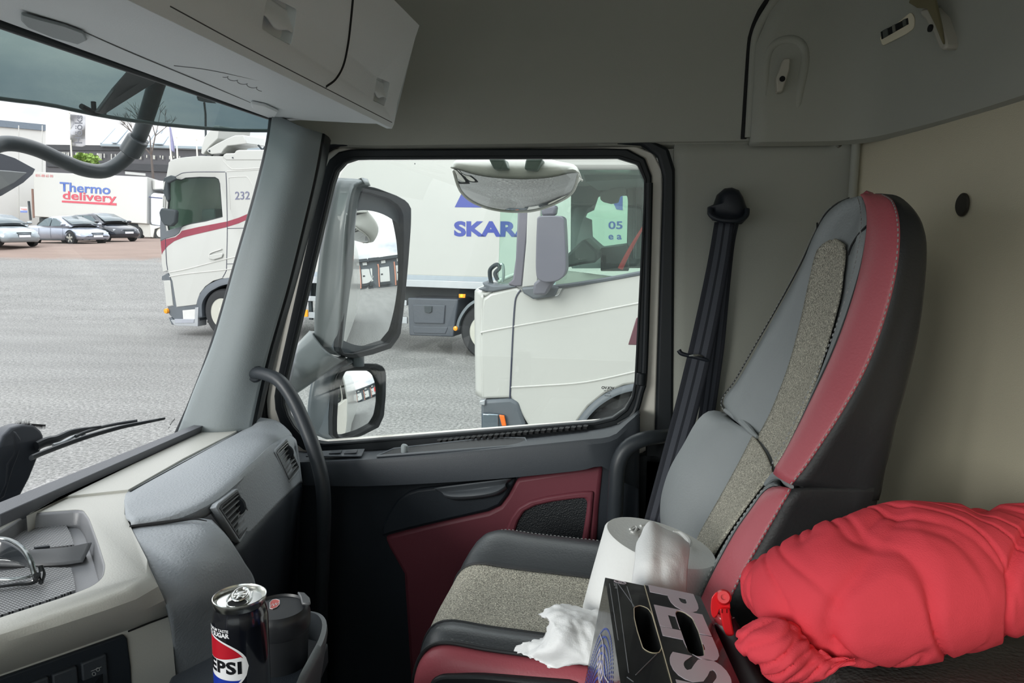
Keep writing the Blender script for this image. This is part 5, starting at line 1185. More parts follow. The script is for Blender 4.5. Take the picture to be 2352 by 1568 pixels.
# door, panel gaps, swage lines
GAP=mat('panel_gap',(52,56,72),.7); SW=mat('panel_shade',(188,188,184),.4)
def line(pts,r,m=GAP,name='panel_gap',off=-.001,par=tk,P=TP): return tube(name,[P(*q,off) for q in pts],r,m,par,seg=6)
line([zz(*q) for q in((280,640),(420,590),(540,530),(700,512),(900,508),(1310,508))],.007)
line([zz(1325,515),zz(1340,900),zz(1350,1568),zl(955,500),zl(950,570),zl(905,655)],.008)
line([zl(160,0),zl(170,170),zl(180,420),zl(197,560)],.009)
line([zz(1265,250),zz(1300,330),zz(1400,430),zz(1470,458),zz(1700,452),zz(2100,425)],.010,SW,'swage')
line([zz(1340,495),zz(1700,480),zz(2100,450)],.008,SW,'swage')
line([zz(1375,630),zz(1400,605),zz(1640,592),zz(1710,600),zz(1780,690),zz(1850,830),zz(1900,1000)],.008,SW,'swage')
line([zz(1375,630),zz(1390,900),zz(1400,1180)],.006,SW,'swage')
for a in(0,1): line([zl(220,590+a*55),zl(450,545+a*62),zl(940,420+a*135),zl(1250,350+a*150)],.012,SW,'swage')
line([zl(965,25),zl(1250,20)],.006); line([zl(955,482),zl(1250,475)],.006)
roofp=[zz(*q) for q in((1265,240),(1290,190),(1330,172),(1480,168),(1510,120),(1560,110),(2300,108),(2300,300),(1500,300),(1330,300))]
prism('roof_fairing',[TP(*q,-.01) for q in roofp],n_*1.9,WT,tk,bevel=.02)
lathe('fairing_bolt',[(0,0),(.014,0),(.014,.008),(0,.008)],TP(*zz(1458,252),-.02),-n_,GAP,tk,seg=12)
# stripe and number
st=[zl(108,190),zl(165,165),zl(300,135),zl(350,95),zl(380,55),zl(600,5),zz(1340,1400),zz(1560,1330),zz(1760,1245),zz(1900,1180),zz(1900,1290),zz(1740,1350),zz(1560,1430),zz(1340,1500),zl(800,45),zl(560,100),zl(400,140),zl(280,190),zl(200,250),zl(140,320),zl(122,360),zl(112,260)]
prism('side_stripe',[TP(*q,-.004) for q in st],n_*.003,STRIPE,tk,smooth=False)
u_=(TP(700,440)-TP(560,440)).normalized(); up_=YARD.to_3x3()@V((0,0,1))
fit_text('number','232',540,574,458.5,440,mat('number_paint',(104,106,128),.4),tk,.01,-.006,TP,-.02)
# front details: grey corner, mirror, steps, lamps, handle
prism('corner_panel',[TP(*q,-.01) for q in(zl(105,190),zl(100,0),zz(150,1310),zz(225,1300),zz(235,1460),zz(255,1568),zl(300,20),zl(385,0),zl(345,85),zl(290,125),zl(165,160))],n_*.05,GRT,tk,bevel=.01)
prism('door_mirror',[TP(*q,-.22) for q in(zz(262,1240),zz(300,1160),zz(540,1190),zz(570,1230),zz(555,1420),zz(480,1490),zz(360,1470),zz(290,1370))],n_*.10,DKI,tk,bevel=.03)
prism('mirror_column',[TP(*q,-.16) for q in(zz(310,620),zz(430,575),zz(490,590),zz(530,650),zz(400,715),zz(380,720),zz(410,1010),zz(380,1060),zz(290,870),zz(300,700))],n_*.06,DKI,tk,bevel=.02)
prism('mirror_trim',[TP(*q,-.17) for q in(zz(300,930),zz(322,930),zz(312,1150),zz(288,1150))],n_*.02,WT,tk,bevel=.003); prism('mirror_trim',[TP(*q,-.17) for q in(zz(318,700),zz(345,680),zz(320,835),zz(302,830))],n_*.02,WT,tk,bevel=.003)
prism('front_mirror',[TP(*q,.4) for q in(zz(135,550),zz(170,430),zz(205,345),zz(245,332),zz(285,350),zz(272,450),zz(255,575),zz(200,570))],n_*.25,mat('tinted_mirror_shell',(116,136,142),.3),tk,bevel=.02)
prism('corner_strip',[TP(*q,-.02) for q in(zz(245,600),zz(262,610),zz(255,900),zz(235,1200),zz(290,1450),zz(230,1455),zz(225,1300),zz(195,1290))],n_*.03,WT,tk,bevel=.005)
prism('headlamp_panel',[TP(*q,-.005) for q in(zl(145,700),zl(228,690),zl(268,1015),zl(180,1028))],n_*.04,WT,tk,bevel=.01)
prism('lamp_cluster',[TP(*q,.0) for q in(zl(120,640),zl(190,600),zl(230,640),zl(238,690),zl(118,690))],n_*.05,GRT,tk,bevel=.008)
prism('bumper_side',[TP(*q,.01) for q in(zl(190,1030),zl(268,1020),zl(228,700),zl(228,600),zl(305,1035),zl(575,1005),zl(600,1060),zl(600,1215),zl(280,1200),zl(210,1130))],n_*.5,GRT,tk,bevel=.01)
prism('step_recess',[TP(*q,.0) for q in(zl(388,1078),zl(560,1062),zl(560,1195),zl(396,1190))],n_*.02,mat('step_shade',(196,196,194),.5),tk,smooth=False)
prism('lower_step',[TP(*q,-.03) for q in(zl(250,1200),zl(556,1195),zl(562,1040),zl(602,1038),zl(598,1282),zl(330,1274),zl(290,1260))],n_*.25,ALUR,tk,bevel=.006)
prism('step_tread',[TP(*q,-.04) for q in(zl(300,1188),zl(555,1190),zl(550,1236),zl(310,1240))],n_*.22,mat('tread_grey',(150,154,162),.5),tk,bevel=.004)
lathe('indicator',[(0,0),(.06,0),(.05,.05),(0,.06)],TP(*zl(192,1085),0),-n_,AMB,tk,seg=16)
prism('tow_foot',[TP(*q,-.01) for q in(zl(212,1170),zl(240,1165),zl(300,1230),zl(290,1265),zl(250,1260))],n_*.1,GRT,tk,bevel=.01)
hp=[TP(*q,-.02) for q in(zl(740,395),zl(745,355),zl(780,330),zl(900,290))]; tube('handle_recess',hp,.012,SW,tk,seg=8)
prism('door_handle',[TP(*q,-.035) for q in(zl(738,415),zl(745,365),zl(900,342),zl(920,350),zl(905,398),zl(800,428))],n_*.03,WT,tk,bevel=.012)
aw=[TP(*q,-.02) for q in(zl(585,1180),zl(578,1005),zl(592,930),zl(625,860),zl(700,770),zl(790,715),zl(900,672),zl(1050,660),zl(1200,700),zl(1300,800))]
loft('wheel_arch',[aw,[p+(TP(510,722,-.02)-p).normalized()*.14 for p in aw],[p+(TP(510,722,-.02)-p).normalized()*.14+n_*.4 for p in aw]],GRT,tk,nu=40,solid=.01)
prism('arch_interior',[TP(*q,.30) for q in((452,745),(455,640),(560,625),(600,660),(610,760))],n_*.3,DKI,tk,smooth=False)
wheel(TP,512,720,.52,tk)
# cab interior seen through the glass: steering wheel, dash, far sill
tube('steering_wheel',[TP(*q,.75) for q in(zz(830,1120),zz(870,1050),zz(960,1045),zz(1080,1130),zz(1180,1260),zz(1200,1400),zz(1080,1350),zz(900,1220),zz(830,1120))],.022,DKI,tk,seg=8)
prism('cab_dashboard',[TP(*q,.5) for q in(zz(560,1170),zz(800,1160),zz(820,1568),zz(540,1568))],n_*1.2,DKI,tk,bevel=.03)
prism('driver_seat',[TP(*q,.55) for q in(zz(1180,1200),zz(1330,1190),zz(1330,1568),zz(1160,1568))],n_*.5,DKI,tk,bevel=.03)
# roof top spoiler: two white fins with a dark frame
prism('roof_spoiler',[TP(*q,.05) for q in(zz(840,170),zz(850,50),zz(900,-120),zz(960,-200),zz(1080,-340),zz(1180,-330),zz(1150,-100),zz(1000,40),zz(880,190))],n_*.9,WT,tk,bevel=.015)
prism('roof_spoiler',[TP(*q,.0) for q in(zz(975,130),zz(1000,90),zz(1150,0),zz(1330,-90),zz(1480,-150),zz(1640,-155),zz(1700,0),zz(1350,40),zz(1290,100),zz(1240,175),zz(1060,190),zz(1020,170))],n_*.6,WT,tk,bevel=.015)
line([zz(860,190),zz(960,90),zz(1020,170),zz(1260,190)],.03,DKI,'spoiler_frame',.3); line([zz(1720,0),zz(1810,90),zz(1850,30),zz(2100,-40)],.02,DKI,'spoiler_frame',.3)
lathe('spoiler_bolt',[(0,0),(.02,0),(.02,.01),(0,.01)],TP(*zz(1030,130),-.001),-n_,DKI,tk,seg=12)
# the box body
bxp=[(690,330),(690,636.5),(1460,664),(1460,330)]
u0,z0=(TP.y(700,500)-TP.A).dot(TP.u),0
def bp2(u,z,off=0): return TP.uz(u,z,off)
ub,ue=2.15,10.2
prism('box_body',[bp2(ub,1.44),bp2(ue,1.44),bp2(ue,4.02),bp2(ub,4.02)],n_*2.5,WT,tk,bevel=.03)
prism('bottom_rail',[bp2(ub,1.24,-.015),bp2(ue,1.24,-.015),bp2(ue,1.375,-.015),bp2(ub,1.375,-.015)],n_*.06,ALUR,tk,bevel=.008)
prism('rail_band',[bp2(ub,1.375,-.006),bp2(ue,1.375,-.006),bp2(ue,1.46,-.006),bp2(ub,1.46,-.006)],n_*.05,mat('grey_band',(150,160,168),.4),tk,bevel=.004)
prism('chassis',[bp2(ub-.6,.82,.55),bp2(ue-.4,.82,.55),bp2(ue-.4,1.2,.55),bp2(ub-.6,1.2,.55)],n_*1.3,DKI,tk,smooth=False)
for a,b in((.98,.88),(.66,.54)):
    prism('side_guard',[bp2(2.3,b,-.0),bp2(4.7,b,0),bp2(4.7,a,0),bp2(2.3,a,0)],n_*.04,ALUR,tk,bevel=.006)
for u in(2.45,3.3,4.4): prism('guard_bracket',[bp2(u,.5,.04),bp2(u+.07,.5,.04),bp2(u+.07,1.2,.04),bp2(u,1.2,.04)],n_*.05,DKI,tk,smooth=False)
prism('side_reflector',[TP(*q,-.02) for q in((700,711),(708,711),(708,727),(700,727))],n_*.02,AMB,tk,bevel=.003)
z3=lambda x,y:(640+x/2.557,320+y/2.557)
prism('toolbox',[TP(*z3(*q),-.03) for q in((762,930),(1058,938),(1050,1000),(1030,1158),(772,1150))],n_*.55,mat('dark_toolbox_plastic',(62,68,76),.5,bump=(20,.2,.01)),tk,bevel=.02)
prism('toolbox_lid',[TP(*z3(*q),-.06) for q in((795,968),(985,972),(978,1080),(803,1076))],n_*.03,mat('dark_toolbox_plastic',(62,68,76)),tk,bevel=.012)
prism('toolbox_latch',[TP(*z3(*q),-.085) for q in((866,975),(912,977),(910,1010),(895,1018),(870,1012))],n_*.03,DKI,tk,bevel=.008)
prism('toolbox_rib',[TP(*z3(*q),-.045) for q in((795,1095),(1000,1100),(985,1140),(800,1136))],n_*.03,mat('dark_toolbox_plastic',(62,68,76)),tk,bevel=.012)
for q in((1062,907),(1100,907)): pass
prism('side_marker_lamp',[TP(*z3(*q),-.03) for q in((1062,907),(1100,908),(1098,930),(1062,929))],n_*.03,AMB,tk,bevel=.004)
lathe('lit_bulb',[(0,0),(.028,0),(.02,.02),(0,.022)],TP(*z3(1079,917),-.031),-n_,AMBL,tk,seg=14)
lathe('round_marker',[(0,0),(.045,0),(.04,.02),(0,.03)],TP(*z3(1045,1108),-.04),-n_,AMB,tk,seg=18)
mg=[TP(*z3(*q),-.01) for q in((1040,1120),(1052,1060),(1085,1000),(1130,955),(1195,928),(1270,930),(1340,975),(1380,1040))]
loft('mudguard',[mg,[p+(TP(1112,765,-.01)-p).normalized()*.05 for p in mg],[p+(TP(1112,765,-.01)-p).normalized()*.05+n_*.45 for p in mg]],mat('mudguard_plastic',(98,106,110),.5),tk,nu=36,solid=.01)
wheel(TP,1116,764,.52,tk)
# lettering and emblem on the box
def sign(name,s,cx,cy,h,m,par,P,wpx=None,bold=.01,off=-.004,base=.235):
    M=axes(P(cx,cy,off),(P(cx+50,cy)-P(cx-50,cy)),up_)
    # keep letters level along the plane's own horizontal
    uu_=YARD.to_3x3()@P.u; M=axes(P(cx,cy,off),uu_,up_)
    return flat_text(name,s,h,M,m,par,extrude=.002,bold=bold,sx=1)
H_=(TP(1090,507)-TP(1090,543)).length
fit_text('company_name','SKARA',1043,1229,543,507.5,BLUE,tk,.045,-.004,TP,.010)
fit_text('phone_number','05',1397.5,1430,526,508,BLUE,tk,.02,-.004,TP)
fit_text('web_line','e a',1397.5,1428,550,539,BLUE,tk,.02,-.004,TP)
z4=lambda x,y:(1020+x/4.9,340+y/4.9)
prism('emblem',[TP(*q,-.004) for q in(z4(120,665),z4(195,515),z4(260,390),z4(480,390),z4(640,520),z4(640,672))],n_*.003,BLUE,tk,smooth=False)
prism('emblem',[TP(*q,-.004) for q in(z4(1870,545),z4(1920,430),z4(1985,440),z4(2010,480),z4(2010,700),z4(1940,690))],n_*.003,BLUE,tk,smooth=False)
prism('rivet_mark',[TP(*q,-.003) for q in(z3(798,140),z3(803,140),z3(803,146),z3(798,146))],n_*.002,DKI,tk,smooth=False)
# ---------------------------------------------------------------- near white cab
NP=Plane((-3,4.6,0),(3,4.6,0)); m_=NP.N()
ct=ything('tractor_cab','white truck cab parked close beside the side window, with grey mirror and pillar','truck',NP.y(1180,1250))
low=[z3(*q) for q in((1190,1525),(1184,1200),(1186,1000),(1196,935),(1240,900),(1395,866),(1420,884),(1500,932),(1640,918),(1662,866),(1900,822),(2130,785),(2600,700))]+[(1800,1250),(1665,1250)]
ach=[(1480+180*math.cos(a),1066-186*math.sin(a)) for a in[math.radians(k) for k in(0,20,40,60,80,90,105,120,135,150,165,175)]]
low+=[(q[0],q[1]) for q in ach]+[(1299,1150),(1215,1150),(1212,975),z3(1360,1520)]
prism('cab_body',[NP(*q) for q in low],m_*.06,WT,ct,bevel=.02,bseg=3)
prism('far_body',[NP(*q,2.40) for q in((1180,672),(1420,705),(1800,690),(1800,1250),(1180,1250))],m_*.06,WT,ct,smooth=False)
# front face skin between near and far side, below the windscreen
fc=[NP(*q) for q in((1110,915),(1108,690),(1113,675),(1128,668))]
loft('front_panel',[[p for p in fc],[p+m_*.3+(YARD.to_3x3()@V((-.10,0,0))) for p in fc],[p+m_*2.1+(YARD.to_3x3()@V((-.10,0,0))) for p in fc],[p+m_*2.4 for p in fc]],WT,ct,nu=20,nv=20,solid=.02)
line([z3(*q) for q in((1422,884),(1400,915),(1388,960),(1378,1100),(1368,1300),(1358,1522))],.006,GAP,'panel_gap',-.002,ct,NP)
for a in((1190,1145,1205,1130,1640,1052,2120,960),(1365,1455,1500,1448,1800,1425,2110,1360)): line([z3(a[0],a[1]),z3(a[2],a[3]),z3(a[4],a[5]),z3(a[6],a[7])],.006,SW,'swage',-.001,ct,NP)
# windscreen pillar, door frame strip, glass
prism('windscreen_pillar',[NP(*z3(*q),.0) for q in((1405,395),(1470,395),(1455,600),(1430,862),(1385,866),(1345,850),(1375,820),(1392,700))],m_*.10,mat('grey_cab_pillar',(96,94,104),.4),ct,bevel=.01)
prism('door_frame',[NP(*z3(*q),-.005) for q in((1470,160),(1548,160),(1540,420),(1520,858),(1430,868),(1455,600))],m_*.08,WT,ct,bevel=.006)
prism('windscreen_side',[NP(*z3(*q),.03) for q in((1300,300),(1405,300),(1403,500),(1392,700),(1375,820),(1340,852),(1280,850),(1288,700))],m_*.012,TG,ct,smooth=False)
prism('far_pillar',[NP(*z3(*q),2.35) for q in((1296,400),(1312,400),(1300,850),(1280,850))],m_*.08,mat('pale_green_trim',(188,204,196),.5),ct,smooth=False)
prism('roof',[NP(*z3(*q),-.01) for q in((1290,-300),(2600,-300),(2600,180),(1780,178),(1548,178),(1470,200),(1405,300),(1300,300))],m_*2.45,WT,ct,bevel=.03)
wn=[z3(*q) for q in((1545,178),(2600,178),(2600,700),(2130,783),(1900,820),(1640,862),(1525,858),(1540,420))]
prism('door_glass',[NP(*q,.03) for q in wn],m_*.010,TG,ct,smooth=False)
line([z3(1525,862),z3(1640,864),z3(1900,826),z3(2150,780)],.014,GRT,'window_seal',.0,ct,NP)
# what one sees through the cab: the far door lining with its window, curtain, dash, sill
GI=mat('grey_green_lining',(96,108,108),.8); GI2=mat('grey_lining',(120,128,128),.8)
fo=[NP(*z4(*q),2.2) for q in((1500,240),(2700,240),(2700,1600),(1060,1600),(1060,240))]
fw=[NP(*z4(*q),2.2) for q in((1300,760),(1330,690),(1440,640),(1510,420),(1590,400),(1990,400),(2000,500),(1985,1190),(1600,1240),(1420,1080),(1405,800))]
fo=[NP(*z4(*q),2.2) for q in((1060,230),(2750,230),(2750,1600),(1060,1600))]
ring('far_door_lining',fo,fw,m_*.04,GI,ct,n=120,smooth=False)
prism('far_glass',[p+m_*.02 for p in fw],m_*.006,TG,ct,smooth=False)
prism('curtain',[NP(*z4(*q),1.9) for q in((2010,230),(2700,230),(2700,1420),(2010,1420))],m_*.05,GI2,ct,smooth=False)
for x in(2100,2130,2230): prism('curtain_fold',[NP(*z4(*q),1.86) for q in((x,230),(x+22,230),(x+14,1420),(x-8,1420))],m_*.03,GI,ct,bevel=.005)
prism('far_sill',[NP(*z4(*q),1.8) for q in((1590,1240),(2010,1195),(2030,1600),(1590,1600))],m_*.3,mat('dark_sill',(74,80,82),.7),ct,bevel=.01)
prism('cab_dash',[NP(*z4(*q),1.2) for q in((1400,1080),(1440,1090),(1600,1250),(1605,1380),(1560,1410),(1400,1430),(1060,1500),(1060,1400))],m_*.6,mat('dark_green_dash',(30,44,44),.6),ct,bevel=.02)
prism('sun_visor',[NP(*z4(*q),1.7) for q in((1590,380),(1980,250),(1980,420),(1900,440),(1870,540),(1760,560),(1640,530),(1590,490))],m_*.03,GI2,ct,bevel=.01)
prism('cab_side_ceiling',[NP(*z4(*q),.5) for q in((1500,230),(2700,230),(2700,260),(1530,330))],m_*1.5,GI,ct,smooth=False)
tube('red_belt',[NP(*z4(*q),.35) for q in((1965,1400),(2060,1210),(2190,980),(2400,640))],[.024,.018,.010,.006],mat('red_belt_webbing',(190,60,64),.6),ct,flat=.3,seg=8)
# mirror on the near cab
MG=mat('dark_grey_mirror_shell',(92,92,102),.38,var=(5,.06))
mrs=[z4(*q) for q in((1115,780),(1150,765),(1290,762),(1370,768),(1402,795),(1412,950),(1420,1150),(1425,1340),(1400,1410),(1330,1460),(1200,1475),(1110,1440),(1098,1300),(1105,1000))]
prism('mirror_housing',rounded([NP(*q,-.28) for q in mrs],.03,3),m_*.16,MG,ct,bevel=.04,bseg=4,ang=60)
prism('mirror_arm',[NP(*z4(*q),-.2) for q in((1140,690),(1165,655),(1305,650),(1290,760),(1140,768))],m_*.12,MG,ct,bevel=.015)
prism('mirror_arm',[NP(*z4(*q),-.2) for q in((1055,1495),(1120,1440),(1290,1470),(1240,1530),(1190,1620),(1050,1620))],m_*.14,MG,ct,bevel=.015)
prism('mirror_base',[NP(*z3(*q),-.05) for q in((1430,868),(1520,860),(1650,862),(1628,918),(1500,934),(1445,900))],m_*.06,GRT,ct,bevel=.012)
# nose hardware
prism('cowl_trim',[NP(*z3(*q),-.01) for q in((1168,876),(1210,866),(1195,838),(1260,858),(1345,855),(1400,866),(1260,895),(1215,895))],m_*.2,GRT,ct,bevel=.01)
tube('wiper_arm',[NP(*z4(*q),.1) for q in((500,1545),(480,1440),(490,1370),(560,1320),(590,1360),(540,1420),(570,1500))],.014,DKI,ct,seg=8)
tube('wiper_arm',[NP(*z4(*q),.25) for q in((510,1540),(520,1400),(575,1330),(590,1440),(580,1540))],.010,ALUR,ct,seg=8)
zf=lambda x,y:(550+x/2.34,780+y/2.34)
prism('bumper_corner',[NP(*zf(*q),-.02) for q in((1300,340),(1330,322),(1460,314),(1500,335),(1520,400),(1535,442),(1560,700),(1300,700))],m_*.3,GRT,ct,bevel=.02)
prism('bumper_step',[NP(*zf(*q),-.04) for q in((1298,322),(1325,318),(1325,345),(1298,342))],m_*.05,ALUR,ct,bevel=.004)
prism('headlamp',[NP(*zf(*q),-.045) for q in((1308,388),(1340,385),(1400,392),(1432,398),(1442,450),(1445,560),(1310,560))],m_*.04,glass('lamp_lens',(225,232,236)),ct,bevel=.008)
prism('lamp_reflector',[NP(*zf(*q),-.03) for q in((1312,392),(1395,396),(1400,560),(1312,560))],m_*.02,mat('chrome_lamp',(200,206,212),.15,1.),ct,bevel=.004)
prism('indicator',[NP(*zf(*q),-.052) for q in((1403,394),(1430,398),(1441,452),(1418,452))],m_*.02,mat('orange_lens',(236,110,40),.3),ct,bevel=.004)
prism('step_light_recess',[NP(*z3(*q),-.004) for q in((2100,1050),(2170,1000),(2170,1210),(2052,1206))],m_*.02,mat('dark_red_recess',(84,40,52),.5),ct,bevel=.006)
wheel(NP,1480,1066,.50,ct,off=.08)
aw=[NP(q[0],q[1],-.012) for q in[(1480+182*math.cos(a),1066-188*math.sin(a)) for a in[math.radians(k) for k in range(20,176,8)]]]
loft('arch_lining',[aw,[p+(NP(1480,1066,-.01)-p).normalized()*.04 for p in aw],[p+(NP(1480,1066,-.01)-p).normalized()*.04+m_*.5 for p in aw]],GRT,ct,nu=40,solid=.008)
prism('arch_interior',[NP(*q,.40) for q in((1290,1300),(1300,900),(1480,860),(1660,900),(1670,1300))],m_*.1,DKI,ct,smooth=False)
prism('engine_block',[NP(*q,.6) for q in((1150,930),(1680,930),(1680,1300),(1150,1300))],m_*1.5,DKI,ct,smooth=False)
# ================================================================ FAR SIDE OF THE YARD
def OP(x,y,D): return W3(OD(x,y,D))
z2=lambda x,y:(x/3.564,200+y/3.564)
UPW=YARD.to_3x3()@V((0,0,1))
def quad(name,pts,depth,m,par,bevel=0,**k):
    """pts: (px,py,D); depth vector away from the camera, level"""
    P=[OP(*q) for q in pts]; P3=(P[1]-P[0]).cross(P[-1]-P[0]).normalized(); away_=P3 if P3.dot(P[0]-CAM)>0 else -P3
    return prism(name,P,away_*depth,m,par,bevel=bevel,smooth=False,**k)
# interpolation on the trailer's side: s along, t down
TC=[OP(77,394,50.),OP(338,406,47.7),OP(338,514,47.7),OP(78.5,497,50.)]
def tp(x,y,off=0):
    n=(TC[1]-TC[0]).cross(TC[3]-TC[0]).normalized(); n=n if n.dot(CAM-TC[0])>0 else -n
    d=YARD.to_3x3()@oray(x,y); return CAM+d*((TC[0]-CAM).dot(n)/d.dot(n))+n*off
tn=(TC[1]-TC[0]).cross(TC[3]-TC[0]).normalized(); tn=tn if tn.dot(CAM-TC[0])>0 else -tn
tt_=ything('semi_trailer','white box trailer lettered in blue and red, parked behind the cars','trailer',OD(200,548,42))
prism('trailer_box',TC,-tn*2.55,WT,tt_,bevel=.04)
tu=(TC[1]-TC[0]).normalized(); tv_=tn.cross(tu)
BLT=mat('sign_blue',(40,80,156),.4); RDT=mat('sign_red',(176,40,66),.4)
a,b=z2(490,862),z2(905,780); fit_text('company_name','Thermo',a[0],b[0],a[1]-2.5,z2(0,778)[1]-.5,BLT,tt_,.02,.02,tp,slant=.065)
a,b=z2(515,955),z2(955,0); fit_text('company_name','delivery',a[0],b[0],z2(0,938)[1],z2(0,848)[1],RDT,tt_,.02,.02,tp,slant=.065)
quad_=[tp(*z2(508,928),.02),tp(*z2(955,950),.02),tp(*z2(955,970),.02),tp(*z2(508,943),.02)]; prism('underline',quad_,-tn*.01,RDT,tt_,smooth=False)
fit_text('phone_number','031-88 65 00',*(z2(293,0)[0],z2(435,0)[0]),z2(0,733)[1],z2(0,712)[1],mat('pale_red_print',(190,120,120),.5),tt_,.01,.02,tp,slant=.04)
prism('fridge_unit',[tp(*z2(*q),-.4) for q in((1205,748),(1340,760),(1380,800),(1345,850),(1290,825),(1210,830))],-tn*1.8,WT,tt_,bevel=.05)
prism('lower_skirt',[tp(*z2(*q),-.2) for q in((1110,1113),(1215,1118),(1215,1225),(1170,1222),(1130,1180))],-tn*.3,mat('weathered_skirt',(176,176,170),.6),tt_,smooth=False)
prism('trailer_underframe',[tp(*z2(*q),-.4) for q in((280,1060),(1205,1118),(1205,1150),(280,1100))],-tn*1.6,DKI,tt_,smooth=False)
for x in(330,420,1100): lathe('wheel',[(0,0),(.48,0),(.50,.06),(.50,.26),(0,.26)],tp(*z2(x,1150+(x-330)*.06),-.1),-tn,TYRE,tt_,seg=28)
# its tractor, mostly hidden by the nearer truck
tr2=ything('trailer_tractor','pale blue-white tractor unit coupled in front of the lettered trailer','truck',OD(357,552,46))
prism('cab_body',[tp(*z2(*q),-.1) for q in((1224,880),(1246,862),(1420,880),(1500,960),(1500,1130),(1330,1140),(1230,1120),(1224,1100))],-tn*2.3,mat('pale_blue_paint',(206,214,228),.3),tr2,bevel=.05)
prism('cab_fairing',[tp(*z2(*q),-.05) for q in((1222,1125),(1330,1140),(1262,1160),(1248,1230),(1228,1225))],-tn*.3,WT,tr2,bevel=.02)
tube('roof_line',[tp(*z2(*q),-.05) for q in((1215,898),(1330,908),(1450,915))],.03,mat('navy_line',(40,52,96),.4),tr2,seg=6)
lathe('wheel',[(0,0),(.14,0),(.30,.08),(.32,.0),(.48,.0),(.52,.06),(.52,.28),(0,.28)],tp(*z2(1305,1190),-.1),-tn,TYRE,tr2,seg=36); lathe('rim',[(.30,0),(.28,-.02),(.1,.05),(0,.0)],tp(*z2(1305,1190),-.08),-tn,RIMM,tr2,seg=28)
